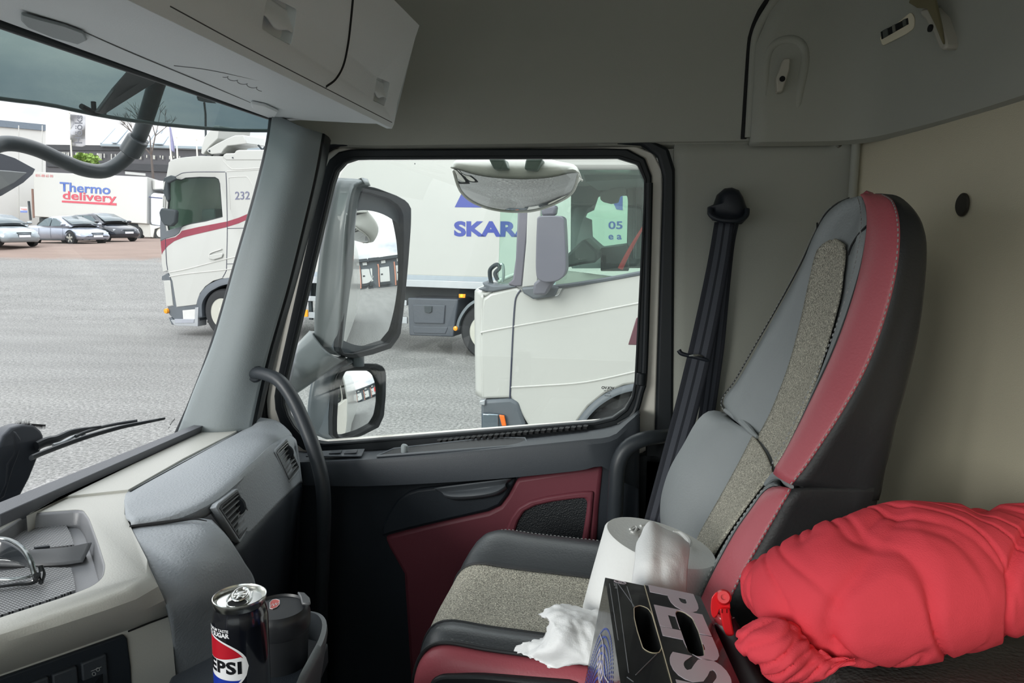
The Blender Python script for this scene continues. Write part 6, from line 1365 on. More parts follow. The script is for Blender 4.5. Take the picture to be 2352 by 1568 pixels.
# ---------------------------------------------------------------- cars
def car(name,label,px,py,D,heading,paint,L_=4.6,Hh=1.45,kind='sedan',grp=None,group=None,gr='single'):
    """local frame: x forward, y to the car's left, z up; origin on the ground under the middle"""
    c=OD(px,py,D); M=YARD@Matrix.Translation(c)@Matrix.Rotation(math.radians(heading),4,'Z')
    t=thing(name,label,'car',group='cars parked along the lettered trailer',M=M); 
    Lh=L_/2; w=.91
    T=lambda x,y,z: M@V((x,y,z))
    # stations: x, floor z, belt z, half width at floor, at belt
    if kind=='sedan': roof=[(-Lh*.62,.96*Hh/1.45),(-Lh*.30,1.37*Hh/1.45),(-.05,Hh),(.35,1.41*Hh/1.45),(.62*Lh-.05,.98*Hh/1.45)]
    elif kind=='suv': roof=[(-Lh*.97,1.02),(-Lh*.80,Hh-.12),(-.5,Hh),(.25,Hh-.03),(.55*Lh,1.08)]
    else: roof=[(-Lh*.97,1.0),(-Lh*.82,Hh-.08),(-.4,Hh),(.35,Hh-.05),(.55*Lh,1.02)]
    belt=.92 if kind=='sedan' else 1.0
    st=[(-Lh,.38,.74,.62,.70),(-Lh*.96,.26,.90,.80,.80),(-Lh*.80,.22,belt+.02,.86,.84),(-Lh*.4,.20,belt,.90,.88),(0,.20,belt-.01,.91,.88),(Lh*.36,.20,belt-.03,.90,.86),(Lh*.62,.22,belt-.10,.89,.82),(Lh*.84,.22,belt-.20,.84,.76),(Lh*.95,.24,belt-.30,.74,.66),(Lh,.34,belt-.42,.56,.52)]
    rows=[]
    for x,f,b,wf,wb in st:
        crown=.05
        rows.append([T(x,y,z) for y,z in((-wf*.86,f),(-wf,f+.10),(-wf-.015,(f+b)/2),(-wb-.02,b-.10),(-wb*.92,b-.01),(-wb*.5,b+crown*.8),(0,b+crown),(wb*.5,b+crown*.8),(wb*.92,b-.01),(wb+.02,b-.10),(wf+.015,(f+b)/2),(wf,f+.10),(wf*.86,f))])
    body=loft('car_body',rows,paint,t,nv=50,closed_u=True,caps=True,ang=50)
    # greenhouse
    cs=[]
    (x0,zb0),(x1,zr1),(x2,zr2),(x3,zr3),(x4,zb4)=roof
    def sec(x,zt,wt,wb_): return [T(x,-wb_,belt-.06),T(x,-wb_*.985,belt+.02),T(x,-wt-.02,zt-.09),T(x,-wt*.85,zt-.015),T(x,0,zt+.015),T(x,wt*.85,zt-.015),T(x,wt+.02,zt-.09),T(x,wb_*.985,belt+.02),T(x,wb_,belt-.06)]
    loft('roof_shell',[sec(x0,belt+.02,.60,.76),sec(x1,zr1,.58,.83),sec(x2,zr2,.62,.85),sec(x3,zr3,.60,.84),sec(x4,zb4-.0,.70,.80)],paint,t,nv=36,nu=24,solid=.02,ang=60)
    gl=TGD
    # side glass both sides, windscreen, rear glass
    def side(s,fr_,to):
        P=[]
        for x,z in fr_: 
            k=(z-belt)/(max(.01,zr2-belt)); P.append(T(x,s*(.885-.235*max(0,k)**1.2+.022),z))
        return prism('side_glass',P,(T(0,s*.01,0)-T(0,0,0)),gl,t,smooth=False)
    zt=zr2-.10
    for s in(-1,1):
        side(s,[(x0+.35,belt+.03),(x1+.10,zt-.06),(x2-.35,zt),(x2-.02,zt),(x2-.02,belt+.02)],0)
        side(s,[(x2+.05,belt+.02),(x2+.05,zt),(x3-.05,zt-.04),(x3+.38,zr3-.30),(x4-.22,belt+.03)],0)
    ws=[[T(x3+.04,-.56,zr3-.02),T(x3+.05,0,zr3+.01),T(x3+.04,.56,zr3-.02)],[T(x4+.04,-.72,zb4+.02),T(x4+.14,0,zb4+.05),T(x4+.04,.72,zb4+.02)]]
    loft('windscreen',[[p+(T(.02,0,.028)-T(0,0,0)) for p in r] for r in ws],mat('car_windscreen',(92,104,108),.1,spec=.8),t,nu=12,solid=.01)
    for s in(-1,1):
        for x in(-Lh*.62,Lh*.62):
            ax_=(T(0,-s,0)-T(0,0,0)); wh=lathe('wheel',[(0,.03),(.12,.03),(.20,.0),(.225,-.005),(.24,.0),(.31,.0),(.33,.05),(.33,.20),(0,.20)],T(x,s*.915,.33),ax_,TYRE,t,seg=32)
            u_=T(1,0,0)-T(0,0,0);b_2=T(0,0,1)-T(0,0,0)
            lathe('rim',[(.235,-.004),(.225,-.012),(.21,.03),(0,.04)],T(x,s*.915,.33),ax_,DKI,wh,seg=28)
            v=[];f=[]
            for k in range(5):
                a=k*math.tau/5+.3; d1=u_*math.cos(a)+b_2*math.sin(a); d2_=-u_*math.sin(a)+b_2*math.cos(a); o_=T(x,s*.925,.33); k0=len(v)
                v+=[o_+d2_*.035,o_-d2_*.035,o_+d1*.225-d2_*.05,o_+d1*.225+d2_*.05]; f.append((k0,k0+1,k0+2,k0+3))
            build('spokes',v,f,RIMM,wh,smooth=False,solid=.02)
            # dark arch
            ap=[T(x+.40*math.cos(a),s*.913,.36+.39*math.sin(a)) for a in[math.radians(q) for q in range(-15,196,15)]]
            loft('wheel_arch',[ap,[T(x,s*.913,.33)]*len(ap)] if False else [ap,[T(x+.33*math.cos(a),s*.90,.36+.32*math.sin(a)) for a in[math.radians(q) for q in range(-15,196,15)]]],DKI,t,solid=.01)
    # front: grille, lamps, plate, bumper slots
    fx=Lh-.02; zf_=belt-.42
    prism('grille',rounded([T(fx-.02,-.34,zf_+.10),T(fx-.02,.34,zf_+.10),T(fx+.01,.26,zf_-.12),T(fx+.01,-.26,zf_-.12)],.03),(T(.03,0,0)-T(0,0,0)),DKI,t,bevel=.01)
    prism('number_plate',[T(fx+.03,-.26,zf_-.02),T(fx+.03,.26,zf_-.02),T(fx+.03,.26,zf_-.13),T(fx+.03,-.26,zf_-.13)],(T(.012,0,0)-T(0,0,0)),mat('plate_white',(232,234,240),.4),t,bevel=.004)
    for s in(-1,1):
        prism('headlamp',[T(fx-.10,s*.42,zf_+.06),T(fx-.30,s*.76,zf_+.12),T(fx-.32,s*.78,zf_+.00),T(fx-.08,s*.44,zf_-.04)],(T(.10,0,0)-T(0,0,0)),mat('lamp_clear',(214,220,226),.15,.3),t,bevel=.015)
        prism('bumper_slot',[T(fx-.10,s*.40,zf_-.20),T(fx-.24,s*.74,zf_-.18),T(fx-.24,s*.74,zf_-.25),T(fx-.10,s*.42,zf_-.28)],(T(.08,0,0)-T(0,0,0)),DKI,t,bevel=.01)
        mi=lathe('door_mirror',[(0,-.12),(.06,-.10),(.085,0),(.06,.10),(0,.12)],T(x4-.25,s*1.0,belt+.10),(T(0,1,0)-T(0,0,0)),paint,t,seg=14)
        tube('sill',[T(-Lh*.45,s*.925,.24),T(Lh*.45,s*.925,.24)],.02,DKI,t,smooth_path=False,seg=6)
    for x in(-.02,Lh*.36+.1,-.95): 
        for s in(-1,1): tube('door_gap',[T(x,s*.935,.32),T(x,s*.935,.6),T(x,s*.905,belt-.06)],.006,GAP,t,seg=5)
    return t
SIL=mat('pale_silver_paint',(150,160,165),.25,.4,var=(3,.03),coat=.5); SIL2=mat('silver_paint',(160,167,180),.25,.5,var=(3,.03),coat=.5); BLKP=mat('black_car_paint',(36,42,52),.18,.2,var=(3,.05),coat=.8)
car('small_hatchback','pale silver hatchback at the left edge of the yard, nearest of the parked cars','',0,0,0,SIL) if False else None
CARS=[('hatchback_car','pale silver hatchback cut off by the windscreen edge, in front of the white building','hatch',-4,566,34,-15,SIL,4.2,1.50),
      ('sedan_car','silver saloon car parked between the pale hatchback and the black estate','sedan',159,560,38,-14,SIL2,4.6,1.45),
      ('estate_car','black high-riding estate car parked under the end of the lettered trailer','suv',238,554,41,-15,BLKP,4.4,1.56)]
for nm,lb_,kd,x,y,D,hd_,pt_,l_,h_ in CARS: car(nm,lb_,x,y,D,hd_,pt_,l_,h_,kd)
# ---------------------------------------------------------------- buildings
wb=ything('warehouse','plain white panelled warehouse rising behind the lettered trailer at the left','building',OD(40,560,52))
WPAN=mat('white_cladding',(214,214,210),.7,var=(.8,.03))
P=[OP(-140,274,47),OP(105,297,53),OP(105.5,600,53),OP(-140,600,47)]
nn=(P[1]-P[0]).cross(P[3]-P[0]).normalized(); nn=nn if nn.dot(P[0]-CAM)>0 else -nn
prism('wall',P,nn*14,WPAN,wb,smooth=False)
prism('roof_fascia',[OP(-140,262,46.9),OP(105,286,52.9),OP(105,300,52.9),OP(-140,278,46.9)],nn*14.2,mat('blue_grey_fascia',(112,124,136),.5),wb,smooth=False)
for x in(-60,43,97): tube('panel_joint',[OP(x,288,52.0-(97-x)*.025),OP(x,600,52.0-(97-x)*.025)],.03,SW,wb,smooth_path=False,seg=4)
prism('wall_sign',[OP(*z2(*q),47.5) for q in((168,980),(222,982),(224,1028),(170,1026))],nn*.05,mat('sign_board',(214,216,216),.5),wb,smooth=False)
prism('sign_stripe',[OP(*z2(*q),47.4) for q in((170,1010),(224,1011),(224,1027),(170,1026))],nn*.05,BLT,wb,smooth=False)
prism('sign_letters',[OP(*z2(*q),47.4) for q in((174,992),(220,994),(220,1004),(174,1002))],nn*.05,mat('faded_red',(206,120,120),.5),wb,smooth=False)
gp=ything('gate_post','thin dark leaning post in front of the white warehouse wall','post',OD(69,505,46))
tube('post',[OP(66,462,46),OP(70.5,505,46)],.07,DKI,gp,smooth_path=False,seg=8)
gp2=ything('lamp_post','slim rusty post at the rear corner of the lettered trailer','post',OD(77,500,44.5))
tube('post',[OP(74.5,434,43.9),OP(77.5,500,43.9)],.06,mat('rusty_post',(120,92,80),.7),gp2,smooth_path=False,seg=8)
hall=ything('timber_hall','long dark timber hall with pale slatted windows and a grey metal roof','building',OD(300,520,75))
DKW=mat('dark_timber',(74,74,78),.8,var=(3,.15)); DW2=mat('darker_timber',(52,54,58),.8,var=(3,.15)); MR=mat('metal_roof',(176,184,192),.45,var=(.8,.08)); GLW=mat('pale_window',(206,208,196),.5)
P=[OP(100,332,72),OP(700,352,72),OP(700,560,72),OP(100,560,72)]
nn=(P[1]-P[0]).cross(P[3]-P[0]).normalized(); nn=nn if nn.dot(P[0]-CAM)>0 else -nn
prism('wall',P,nn*20,DKW,hall,smooth=False)
prism('dark_band',[OP(*z2(*q),71.9) for q in((372,470),(1000,478),(1000,520),(372,515))],nn*.2,DW2,hall,smooth=False)
prism('eaves_gutter',[OP(*z2(*q),71.6) for q in((820,462),(1640,486),(2500,505),(2500,525),(1640,506),(820,480))],nn*.3,mat('gutter_grey',(128,142,150),.5),hall,smooth=False)
prism('metal_roof',[OP(*z2(940,336),90),OP(*z2(2500,420),90),OP(*z2(2500,500),71.7),OP(*z2(1640,484),71.7),OP(*z2(826,462),71.7)],UPW*-.3,MR,hall,smooth=False)
for x0,x1 in((826,940),(930,1030),(1200,1290),(1250,1330)): 
    tube('roof_seam',[OP(*z2(x0,461),71.6),OP(*z2(x1,338+(x1-940)*.04),89.5)],.08,mat('roof_seam_grey',(150,160,168),.5),hall,smooth_path=False,seg=4)
prism('skylight',[OP(*z2(*q),D) for q,D in(((912,458),71.4),((1010,345),88),((1050,348),88),((955,459),71.4))],UPW*.1,mat('skylight_grey',(150,164,172),.3),hall,smooth=False)
prism('skylight',[OP(*z2(*q),D) for q,D in(((1255,468),71.4),((1310,388),83),((1390,392),83),((1335,470),71.4))],UPW*.1,mat('skylight_grey',(150,164,172)),hall,smooth=False)
random.seed(3)
v=[];f=[]
xs2=[390,402,440,452,505,515,530,545,560,618,628,655,690,735,795,803,812,824,850,908,940,1010,1140,1150,1200,1255,1262,1310,1330,1385,1420,1470]
for i,x in enumerate(xs2):
    y0=528+(x-390)*.03; y1=590 if i%3 else 578; y0+= (x-390)*.005
    a=[OP(*z2(*q),71.8) for q in((x,y0),(x+5,y0),(x+5,y1),(x,y1))]; k0=len(v); v+=a; f.append((k0,k0+1,k0+2,k0+3))
ww=ything('x','y','z',(0,0,0)); bpy.data.objects.remove(ww)
build('window_slats',v,f,GLW,hall,smooth=False,solid=.05)
prism('lower_wall_band',[OP(*z2(*q),71.85) for q in((380,600),(1500,640),(1500,700),(380,650))],nn*.1,DW2,hall,smooth=False)
prism('shed_window_strip',[OP(*z2(*q),68) for q in((1024,690),(1190,706),(1190,726),(1024,712))],nn*.1,mat('pale_panel',(170,172,170),.5),hall,smooth=False)
# flagpoles and the banner
PW=mat('white_pole',(226,224,210),.5)
def pole(label,x0,y0,x1,y1,D,r=.07,flagc=None):
    t=ything('flagpole',label,'flagpole',OD(x1,y1,D),group='flagpoles before the timber hall'); tube('pole',[OP(x0,y0,D),OP(x1,y1,D)],[r*.7,r],PW,t,smooth_path=False,seg=8); 
    lathe('finial',[(0,-.05),(.10,0),(0,.1)],OP(x0,y0,D),UPW,PW,t,seg=10); return t
a,b=z2(568,212),z2(592,700); fp1=pole('white flagpole carrying the pale lettered banner',a[0],a[1],b[0],b[1],58)
BAN=mat('pale_banner',(160,160,164),.8,var=(2,.05))
rows=[[OP(*z2(x,y0+(y1-y0)*k/8),58+.25*math.sin(k*1.1+x*.02)) for k in range(9)] for x,y0,y1 in((574,222,480),(610,226,483),(650,229,486),(672,232,487),(698,236,480))]
loft('banner',rows,BAN,fp1,nu=16,nv=20,solid=.02)
A_=OP(*z2(640,480),57.4); tdir=(OP(*z2(644,250),57.4)-A_).normalized(); rdir=(OP(*z2(600,360),57.4)-OP(*z2(690,365),57.4)).normalized()
flat_text('banner_name','Hööks',.86,axes(OP(*z2(644,466),57.4),tdir,rdir),mat('banner_ink',(86,88,96),.6),fp1,extrude=.01,bold=.012,align='LEFT')
a,b=z2(1383,318),z2(1410,700); fp2=pole('white flagpole with a limp violet flag, nearest the parked truck cab',a[0],a[1],b[0],b[1],50)
loft('flag',[[OP(*z2(*q),49.9) for q in((1387,322),(1395,400),(1402,520))],[OP(*z2(*q),49.6) for q in((1398,330),(1412,440),(1420,530))],[OP(*z2(*q),49.9) for q in((1400,350),(1424,470),(1428,540))]],mat('violet_flag',(128,128,160),.8),fp2,nu=14,nv=8,solid=.02)
a,b=z2(1444,412),z2(1460,700); pole('bare white flagpole just right of the one with the violet flag',a[0],a[1],b[0],b[1],55)
a,b=z2(1608,430),z2(1622,700); pole('bare white flagpole by the spoiler of the parked truck',a[0],a[1],b[0],b[1],55)
lm=ything('lamp_mast','tall lamp mast seen through the tinted sun visor','lamp mast',OD(478,420,62))
tube('mast',[OP(469,235,62),OP(472,262,62),OP(474,420,62)],.09,DKI,lm,smooth_path=False,seg=8)
prism('lamp_head',[OP(*q,62) for q in((453,220),(466,222),(478,224),(489,235),(470,233),(454,230))],V((0,.5,0)),DKI,lm,smooth=False)
tube('lamp_bracket',[OP(*q,62) for q in((454,226),(455,218),(462,218),(470,224),(475,219),(480,226))],.07,DKI,lm,seg=6)
# bare tree and a small green one
def tree(label,px,py,D,hgt_,leafy=False,seed=1):
    random.seed(seed); t=ything('bare_tree' if not leafy else 'small_tree',label,'tree',OD(px,py,D)); base=OD(px,py,D); v=[];f=[];lv=[]
    def br(p,d,L_,r,k):
        q=p+d*L_; a=d.orthogonal().normalized(); b=d.cross(a); k0=len(v)
        for pp,rr_ in((p,r),(q,r*.65)):
            for s in range(4): v.append(W3(pp+(a*math.cos(s*H)+b*math.sin(s*H))*rr_))
        f.extend([(k0+s,k0+(s+1)%4,k0+4+(s+1)%4,k0+4+s) for s in range(4)])
        lv.append(q)
        if k>0:
            for _ in range(3 if k>1 else 4):
                nd=(d+V((random.uniform(-.8,.8),random.uniform(-.8,.8),random.uniform(-.1,.6)))).normalized(); br(q,nd,L_*random.uniform(.6,.85),r*.6,k-1)
    br(base,V((0,0,1)),hgt_*.32,hgt_*.018,4)
    build('branches',v,f,mat('bare_bark',(104,96,92),.9),t,smooth=False)
    if leafy:
        v=[];f=[]
        for q in lv:
            for _ in range(5):
                c=W3(q+V([random.uniform(-.5,.5) for _ in range(3)])); a=V([random.uniform(-1,1) for _ in range(3)]).normalized()*.22; b=a.orthogonal().normalized()*.16; k0=len(v); v+=[c-a,c-b,c+a,c+b]; f.append((k0,k0+1,k0+2,k0+3))
        build('foliage',v,f,mat('fresh_leaves',(120,150,60),.7),t,smooth=False)
    return t
tree('bare branched tree in front of the dark timber hall','',0,0,0) if False else None
tree('bare branched tree standing before the dark timber hall, behind the truck cab',352,412,60,6.2,seed=5)
tree('small fresh green tree behind the roof of the lettered trailer',203,398,58,1.1,True,seed=9)
# ================================================================ OUTSIDE FITTINGS OF THE OWN CAB
VIS=bpy.data.materials.new('smoked_visor'); VIS.use_nodes=True; t=VIS.node_tree; t.nodes.clear()
trn=N(t,'ShaderNodeBsdfTransparent'); trn.inputs[0].default_value=(*lin((106,122,122)),1); gln=N(t,'ShaderNodeBsdfGlossy'); gln.inputs['Roughness'].default_value=.15; gln.inputs[0].default_value=(.6,.65,.65,1)
mxn=N(t,'ShaderNodeMixShader'); mxn.inputs[0].default_value=.05; on=N(t,'ShaderNodeOutputMaterial'); t.links.new(trn.outputs[0],mxn.inputs[1]); t.links.new(gln.outputs[0],mxn.inputs[2]); t.links.new(mxn.outputs[0],on.inputs[0])
vz=thing('sun_visor','smoked green sun visor outside the top of the windscreen','visor',(-1.1,.8,1.47))
bt_=[PX(-160,197,-1.24),PX(0,226,-1.22),PX(110,240,-1.19),PX(215,262,-1.16),PX(320,279,-1.10),PX(430,291,-1.03),PX(540,299,-.955),PX(625,300,-.885)]
bt_=[V((-1.25,-.8,bt_[0].z)),V((-1.27,.2,bt_[0].z))]+bt_
tp_=[V((p.x+.13-.05*max(0,(p.y-1.2))/.4,p.y*.985,p.z+.20)) for p in bt_]
loft('visor_sheet',[tp_,[a.lerp(b,.5)+V((-.015,0,0)) for a,b in zip(tp_,bt_)],bt_],VIS,vz,nu=60,nv=10)
tube('visor_lip',bt_,.0042,mat('visor_edge',(70,84,84),.3),vz,seg=8,n=70)
wl=PX(216,258,-1.155)
tube('visor_fixing',[wl+V((0,-.035,.006)),wl,wl+V((0,.03,.004))],.006,DARK,vz,seg=8)
tube('fixing_screw',[wl+V((0,0,-.006)),wl+V((0,0,.022))],.005,DARK,vz,smooth_path=False,seg=8)
fr_=[PX(x,y,X) for x,y,X in((300,150,-1.02),(365,165,-1.02),(345,192,-1.05),(290,222,-1.10),(232,262,-1.14),(214,258,-1.14),(255,205,-1.10))]
prism('visor_bracket',fr_,V((.012,0,0)),mat('bracket_black',(52,58,60),.5),vz,bevel=.003)
# front mirror on its bent tube
fm=thing('front_mirror','front mirror on a bent black tube outside the windscreen','mirror',PX(20,400,-1.35))
MT=mat('matt_black_tube',(44,52,56),.4)
tube('mirror_tube',[PX(x,y,X) for x,y,X in((378,150,-1.08),(362,185,-1.12),(345,240,-1.18),(325,300,-1.24),(303,345,-1.28),(270,378,-1.31),(235,393,-1.33),(190,388,-1.34),(140,368,-1.35),(90,345,-1.36),(40,331,-1.37),(0,331,-1.38),(-30,345,-1.38),(-60,375,-1.38))],[.020,.019,.0185,.018,.0175,.017,.017],MT,fm,n=70,seg=18)
k1,k2=PX(318,318,-1.25),PX(297,352,-1.28)
tube('tube_clamp',[k1,k1.lerp(k2,.5),k2],.0255,MT,fm,smooth_path=False,seg=18,bevel=.003)
tube('clamp_lug',[PX(332,322,-1.245),PX(318,352,-1.27)],.011,MT,fm,smooth_path=False,seg=8)
hd=[PX(x,y,-1.34) for x,y in((-150,345),(-60,340),(0,352),(30,362),(78,388),(72,400),(50,420),(0,450),(-80,480),(-150,490))]
c_=sum(hd,V())/len(hd)
loft('mirror_shell',[[c_+(p-c_)*.5+V((-.06,0,0)) for p in hd],[c_+(p-c_)*.9+V((-.045,0,0)) for p in hd],hd,[c_+(p-c_)*.97+V((.006,0,0)) for p in hd]],mat('grey_mirror_shell',(92,96,108),.4),fm,closed_u=True,caps=True,ang=60)
lo=[PX(x,y,-1.33) for x,y in((-150,392),(-40,388),(20,392),(60,396),(30,420),(-10,440),(-80,468),(-150,478))]
prism('lower_face',lo,V((.004,0,0)),mat('pale_underside',(140,144,146),.4),fm,bevel=.002)
# wiper
wp=thing('windscreen_wiper','black wiper resting low on the outside of the windscreen','wiper',PX(230,1000,-1.10))
zw=lambda x,y:(x/4.611,860+y/4.611)
WB=mat('wiper_black',(40,44,48),.45)
tube('wiper_blade',[PX(*zw(*q),X) for q,X in(((330,880),-1.135),((470,822),-1.135),((700,735),-1.13),((900,665),-1.12),((1100,605),-1.11),((1300,552),-1.10),((1500,512),-1.09),((1740,465),-1.08))],[.007,.007,.0065,.006,.005,.004],WB,wp,flat=.7,seg=8,n=40)
tube('wiper_arm',[PX(*zw(*q),X) for q,X in(((380,760),-1.165),((480,715),-1.16),((580,690),-1.155),((720,625),-1.15),((850,590),-1.14),((1060,555),-1.13))],[.014,.014,.011,.009,.006,.005],WB,wp,flat=.6,seg=10,n=40)
tube('blade_bow',[PX(*zw(*q),X) for q,X in(((800,655),-1.13),((900,610),-1.13),((1080,555),-1.13),((1250,520),-1.12),((1450,488),-1.10))],.0035,WB,wp,seg=8)
tube('blade_bow',[PX(*zw(*q),X) for q,X in(((560,745),-1.14),((660,715),-1.14),((820,640),-1.135),((900,640),-1.13))],.003,ALUR,wp,seg=8)
# bristled black head outside, low at the left
br_=thing('brush_head','black moulded brush head with a fringe of short bristles, standing outside the glass','brush',PX(40,1150,-1.20))
bpts=[PX(*zw(*q),-1.17) for q in((-300,1000),(-60,820),(0,742),(40,650),(130,560),(230,525),(360,528),(440,590),(472,650),(455,760),(400,900),(320,1100),(220,1290),(60,1380),(-300,1500))]
prism('brush_body',bpts,V((-.03,0,0)),mat('brush_black',(58,62,70),.42),br_,bevel=.006,bseg=4,ang=60)
prism('brush_ridge',[PX(*zw(*q),-1.168) for q in((130,590),(180,600),(235,680),(225,800),(190,900),(150,1000),(60,1300),(-40,1360),(60,1150),(70,950),(150,830),(150,700))],V((-.012,0,0)),mat('brush_ridge_black',(44,48,56),.4),br_,bevel=.005,bseg=3)
top=[PX(*zw(*q),-1.20) for q in((-60,820),(0,735),(40,645),(130,553),(230,518),(362,522))]; T_=spline(top,70); random.seed(2)
v=[];f=[]
for i in range(1,69):
    tdir=(T_[i+1]-T_[i-1]).normalized(); up3=V((0,0,1))-tdir*tdir.z; nrm_=V((0,tdir.z,-tdir.y)); nrm_=nrm_ if nrm_.z>0 or nrm_.y<0 else -nrm_
    for dx in(-.02,.0,.012):
        b0=T_[i]+V((dx*.6+.02,0,0)); e_=b0+(nrm_+tdir*.15+V((0,0,.1))).normalized()*.011; k0=len(v); v+=[b0-tdir*.0007,b0+tdir*.0007,e_,b0+V((.0012,0,0))]; f+=[(k0,k0+1,k0+2),(k0,k0+2,k0+3),(k0+1,k0+3,k0+2)]
tag(build('bristles',v,f,DARK,br_,smooth=False),kind='stuff')
# ---------------------------------------------------------------- door mirrors
MIR=mat('mirror_silver',(238,240,240),.0,1.,var=(1,.0)); SH=mat('grey_white_shell',(106,112,114),.35,var=(3,.06),coat=.2); SHD=mat('dark_grey_shell',(82,90,96),.4,var=(3,.06))
dm=thing('side_mirror','tall main door mirror on its grey arm outside the side window, docks reflected in it','mirror',PY(820,820,1.9))
def mirror_plane(px,py,Y,target):
    p=PY(px,py,Y); d=(p-CAM).normalized(); r=V(target).normalized(); return p,(r-d).normalized()
mp_,mn=mirror_plane(850,620,1.93,(1,.055,.012))
mh=lambda x,y,off=0: hit(x,y,mp_,mn)+mn*off
gq=[z3(*q) for q in((428,300),(520,315),(640,352),(700,395),(720,450),(723,600),(714,850),(700,1000),(684,1130),(640,1195),(540,1228),(420,1256),(372,1252),(356,1222),(368,1100),(385,900),(402,700),(412,500))]
def convex(name,pts,pl_,nrm,R,par,inset=0,m=MIR,rings=10):
    c=sum(pts,V())/len(pts); P=poly_even(pts,72,True); rows=[]
    for k in range(rings+1):
        s=1-k/rings*.999; rows.append([ (lambda q:(q+nrm*(math.sqrt(max(0,R*R-(q-c).length**2))-R)))(c+(p-c)*s) for p in P])
    v=[p for r in rows for p in r]; f=grid_faces(len(rows),72,True)
    return build(name,v,f,m,par,ang=80)
gp_=[mh(*q,.004) for q in gq]
convex('mirror_glass',gp_,mp_,mn,1.15,dm)
rimq=[z3(*q) for q in((440,262),(560,285),(680,330),(745,365),(768,410),(765,520),(752,700),(738,860),(722,1010),(704,1150),(650,1225),(540,1262),(430,1284),(352,1262),(336,1222),(350,1100),(368,900),(386,700),(398,500),(415,350))]
ring('mirror_rim',[mh(*q,-.012) for q in rimq],[mh(*q,-.012) for q in gq],mn*.022,RUB,dm,n=100,bevel=.003)
rq=[mh(*q,-.012) for q in rimq]; c_=sum(rq,V())/len(rq)
loft('mirror_housing',[rq,[p-mn*.05 for p in rq],[c_+(p-c_)*.93-mn*.09 for p in rq],[c_+(p-c_)*.6-mn*.12 for p in rq]],SHD,dm,closed_u=True,caps=True,ang=60)
# tall outer column with the arm
Yc=1.86
col=[[PY(*z3(*q),Yc) for q in((335,226),(400,228),(480,236),(500,262))],[PY(*z3(*q),Yc-.02) for q in((300,300),(360,290),(420,290),(440,300))],[PY(*z3(*q),Yc-.03) for q in((262,500),(320,500),(370,500),(408,500))],[PY(*z3(*q),Yc-.03) for q in((230,750),(290,750),(345,750),(395,750))],[PY(*z3(*q),Yc-.03) for q in((212,1000),(270,1000),(330,1010),(372,1020))],[PY(*z3(*q),Yc-.02) for q in((208,1190),(250,1230),(310,1260),(352,1262))]]
loft('mirror_column',[[c[0]+V((0,.05,0)) for c in col]]+[[c[i] for c in col] for i in range(4)]+[[c[3]+V((.0,.05,0)) for c in col]],SH,dm,nu=40,nv=26,solid=.02,off=-1,ang=70)
arm=[[PY(*z3(*q),Y) for q,Y in(((205,1150),1.84),((120,1240),1.80),((60,1310),1.76),((10,1360),1.70))],[PY(*z3(*q),Y) for q,Y in(((280,1250),1.82),((180,1310),1.79),((90,1380),1.75),((10,1420),1.69))],[PY(*z3(*q),Y) for q,Y in(((345,1275),1.84),((250,1340),1.80),((110,1440),1.76),((20,1500),1.70))]]
loft('mirror_arm',[[p+V((0,.04,0)) for p in arm[0]],*arm,[p+V((0,.04,0)) for p in arm[2]]],SH,dm,nu=24,nv=16,solid=.015,off=-1,ang=70)
tube('mirror_stub',[PY(*z3(465,1262),1.90),PY(*z3(465,1330),1.90)],.018,SHD,dm,smooth_path=False,seg=16)
wm=thing('wide_angle_mirror','smaller wide-angle mirror hanging below the main door mirror','mirror',PY(825,1000,1.9))
wp0,wn=mirror_plane(825,920,1.90,(1,-.02,-.04))
wh_=lambda x,y,off=0: hit(x,y,wp0,wn)+wn*off
gq=[zf(*q) for q in((562,170),(600,158),(722,155),(748,175),(757,220),(752,330),(740,410),(715,455),(640,495),(562,526),(530,520),(516,498),(517,420),(524,300),(538,220))]
convex('mirror_glass',[wh_(*q,.004) for q in gq],wp0,wn,.42,wm)
rimq=[zf(*q) for q in((545,138),(600,128),(735,128),(768,145),(780,180),(778,300),(768,410),(740,470),(650,515),(560,542),(515,532),(492,510),(490,420),(498,300),(515,200))]
ring('mirror_rim',[wh_(*q,-.012) for q in rimq],[wh_(*q,-.012) for q in gq],wn*.022,RUB,wm,n=80,bevel=.003)
rq=[wh_(*q,-.012) for q in rimq]; c_=sum(rq,V())/len(rq)
loft('mirror_housing',[rq,[p-wn*.05 for p in rq],[c_+(p-c_)*.9-wn*.09 for p in rq],[c_+(p-c_)*.5-wn*.11 for p in rq]],SHD,wm,closed_u=True,caps=True,ang=60)
hs=[[PY(*zf(*q),1.87) for q in((440,148),(500,130),(550,126),(600,124))],[PY(*zf(*q),1.85) for q in((395,200),(440,195),(480,190),(525,185))],[PY(*zf(*q),1.84) for q in((372,300),(420,300),(460,300),(500,300))],[PY(*zf(*q),1.84) for q in((366,420),(410,430),(450,435),(494,440))],[PY(*zf(*q),1.86) for q in((400,505),(430,520),(470,535),(520,540))]]
loft('housing_side',[[c[0]+V((0,.05,0)) for c in hs]]+[[c[i] for c in hs] for i in range(4)]+[[c[3]+V((0,.05,0)) for c in hs]],SHD,wm,nu=24,nv=20,solid=.02,off=-1,ang=70)
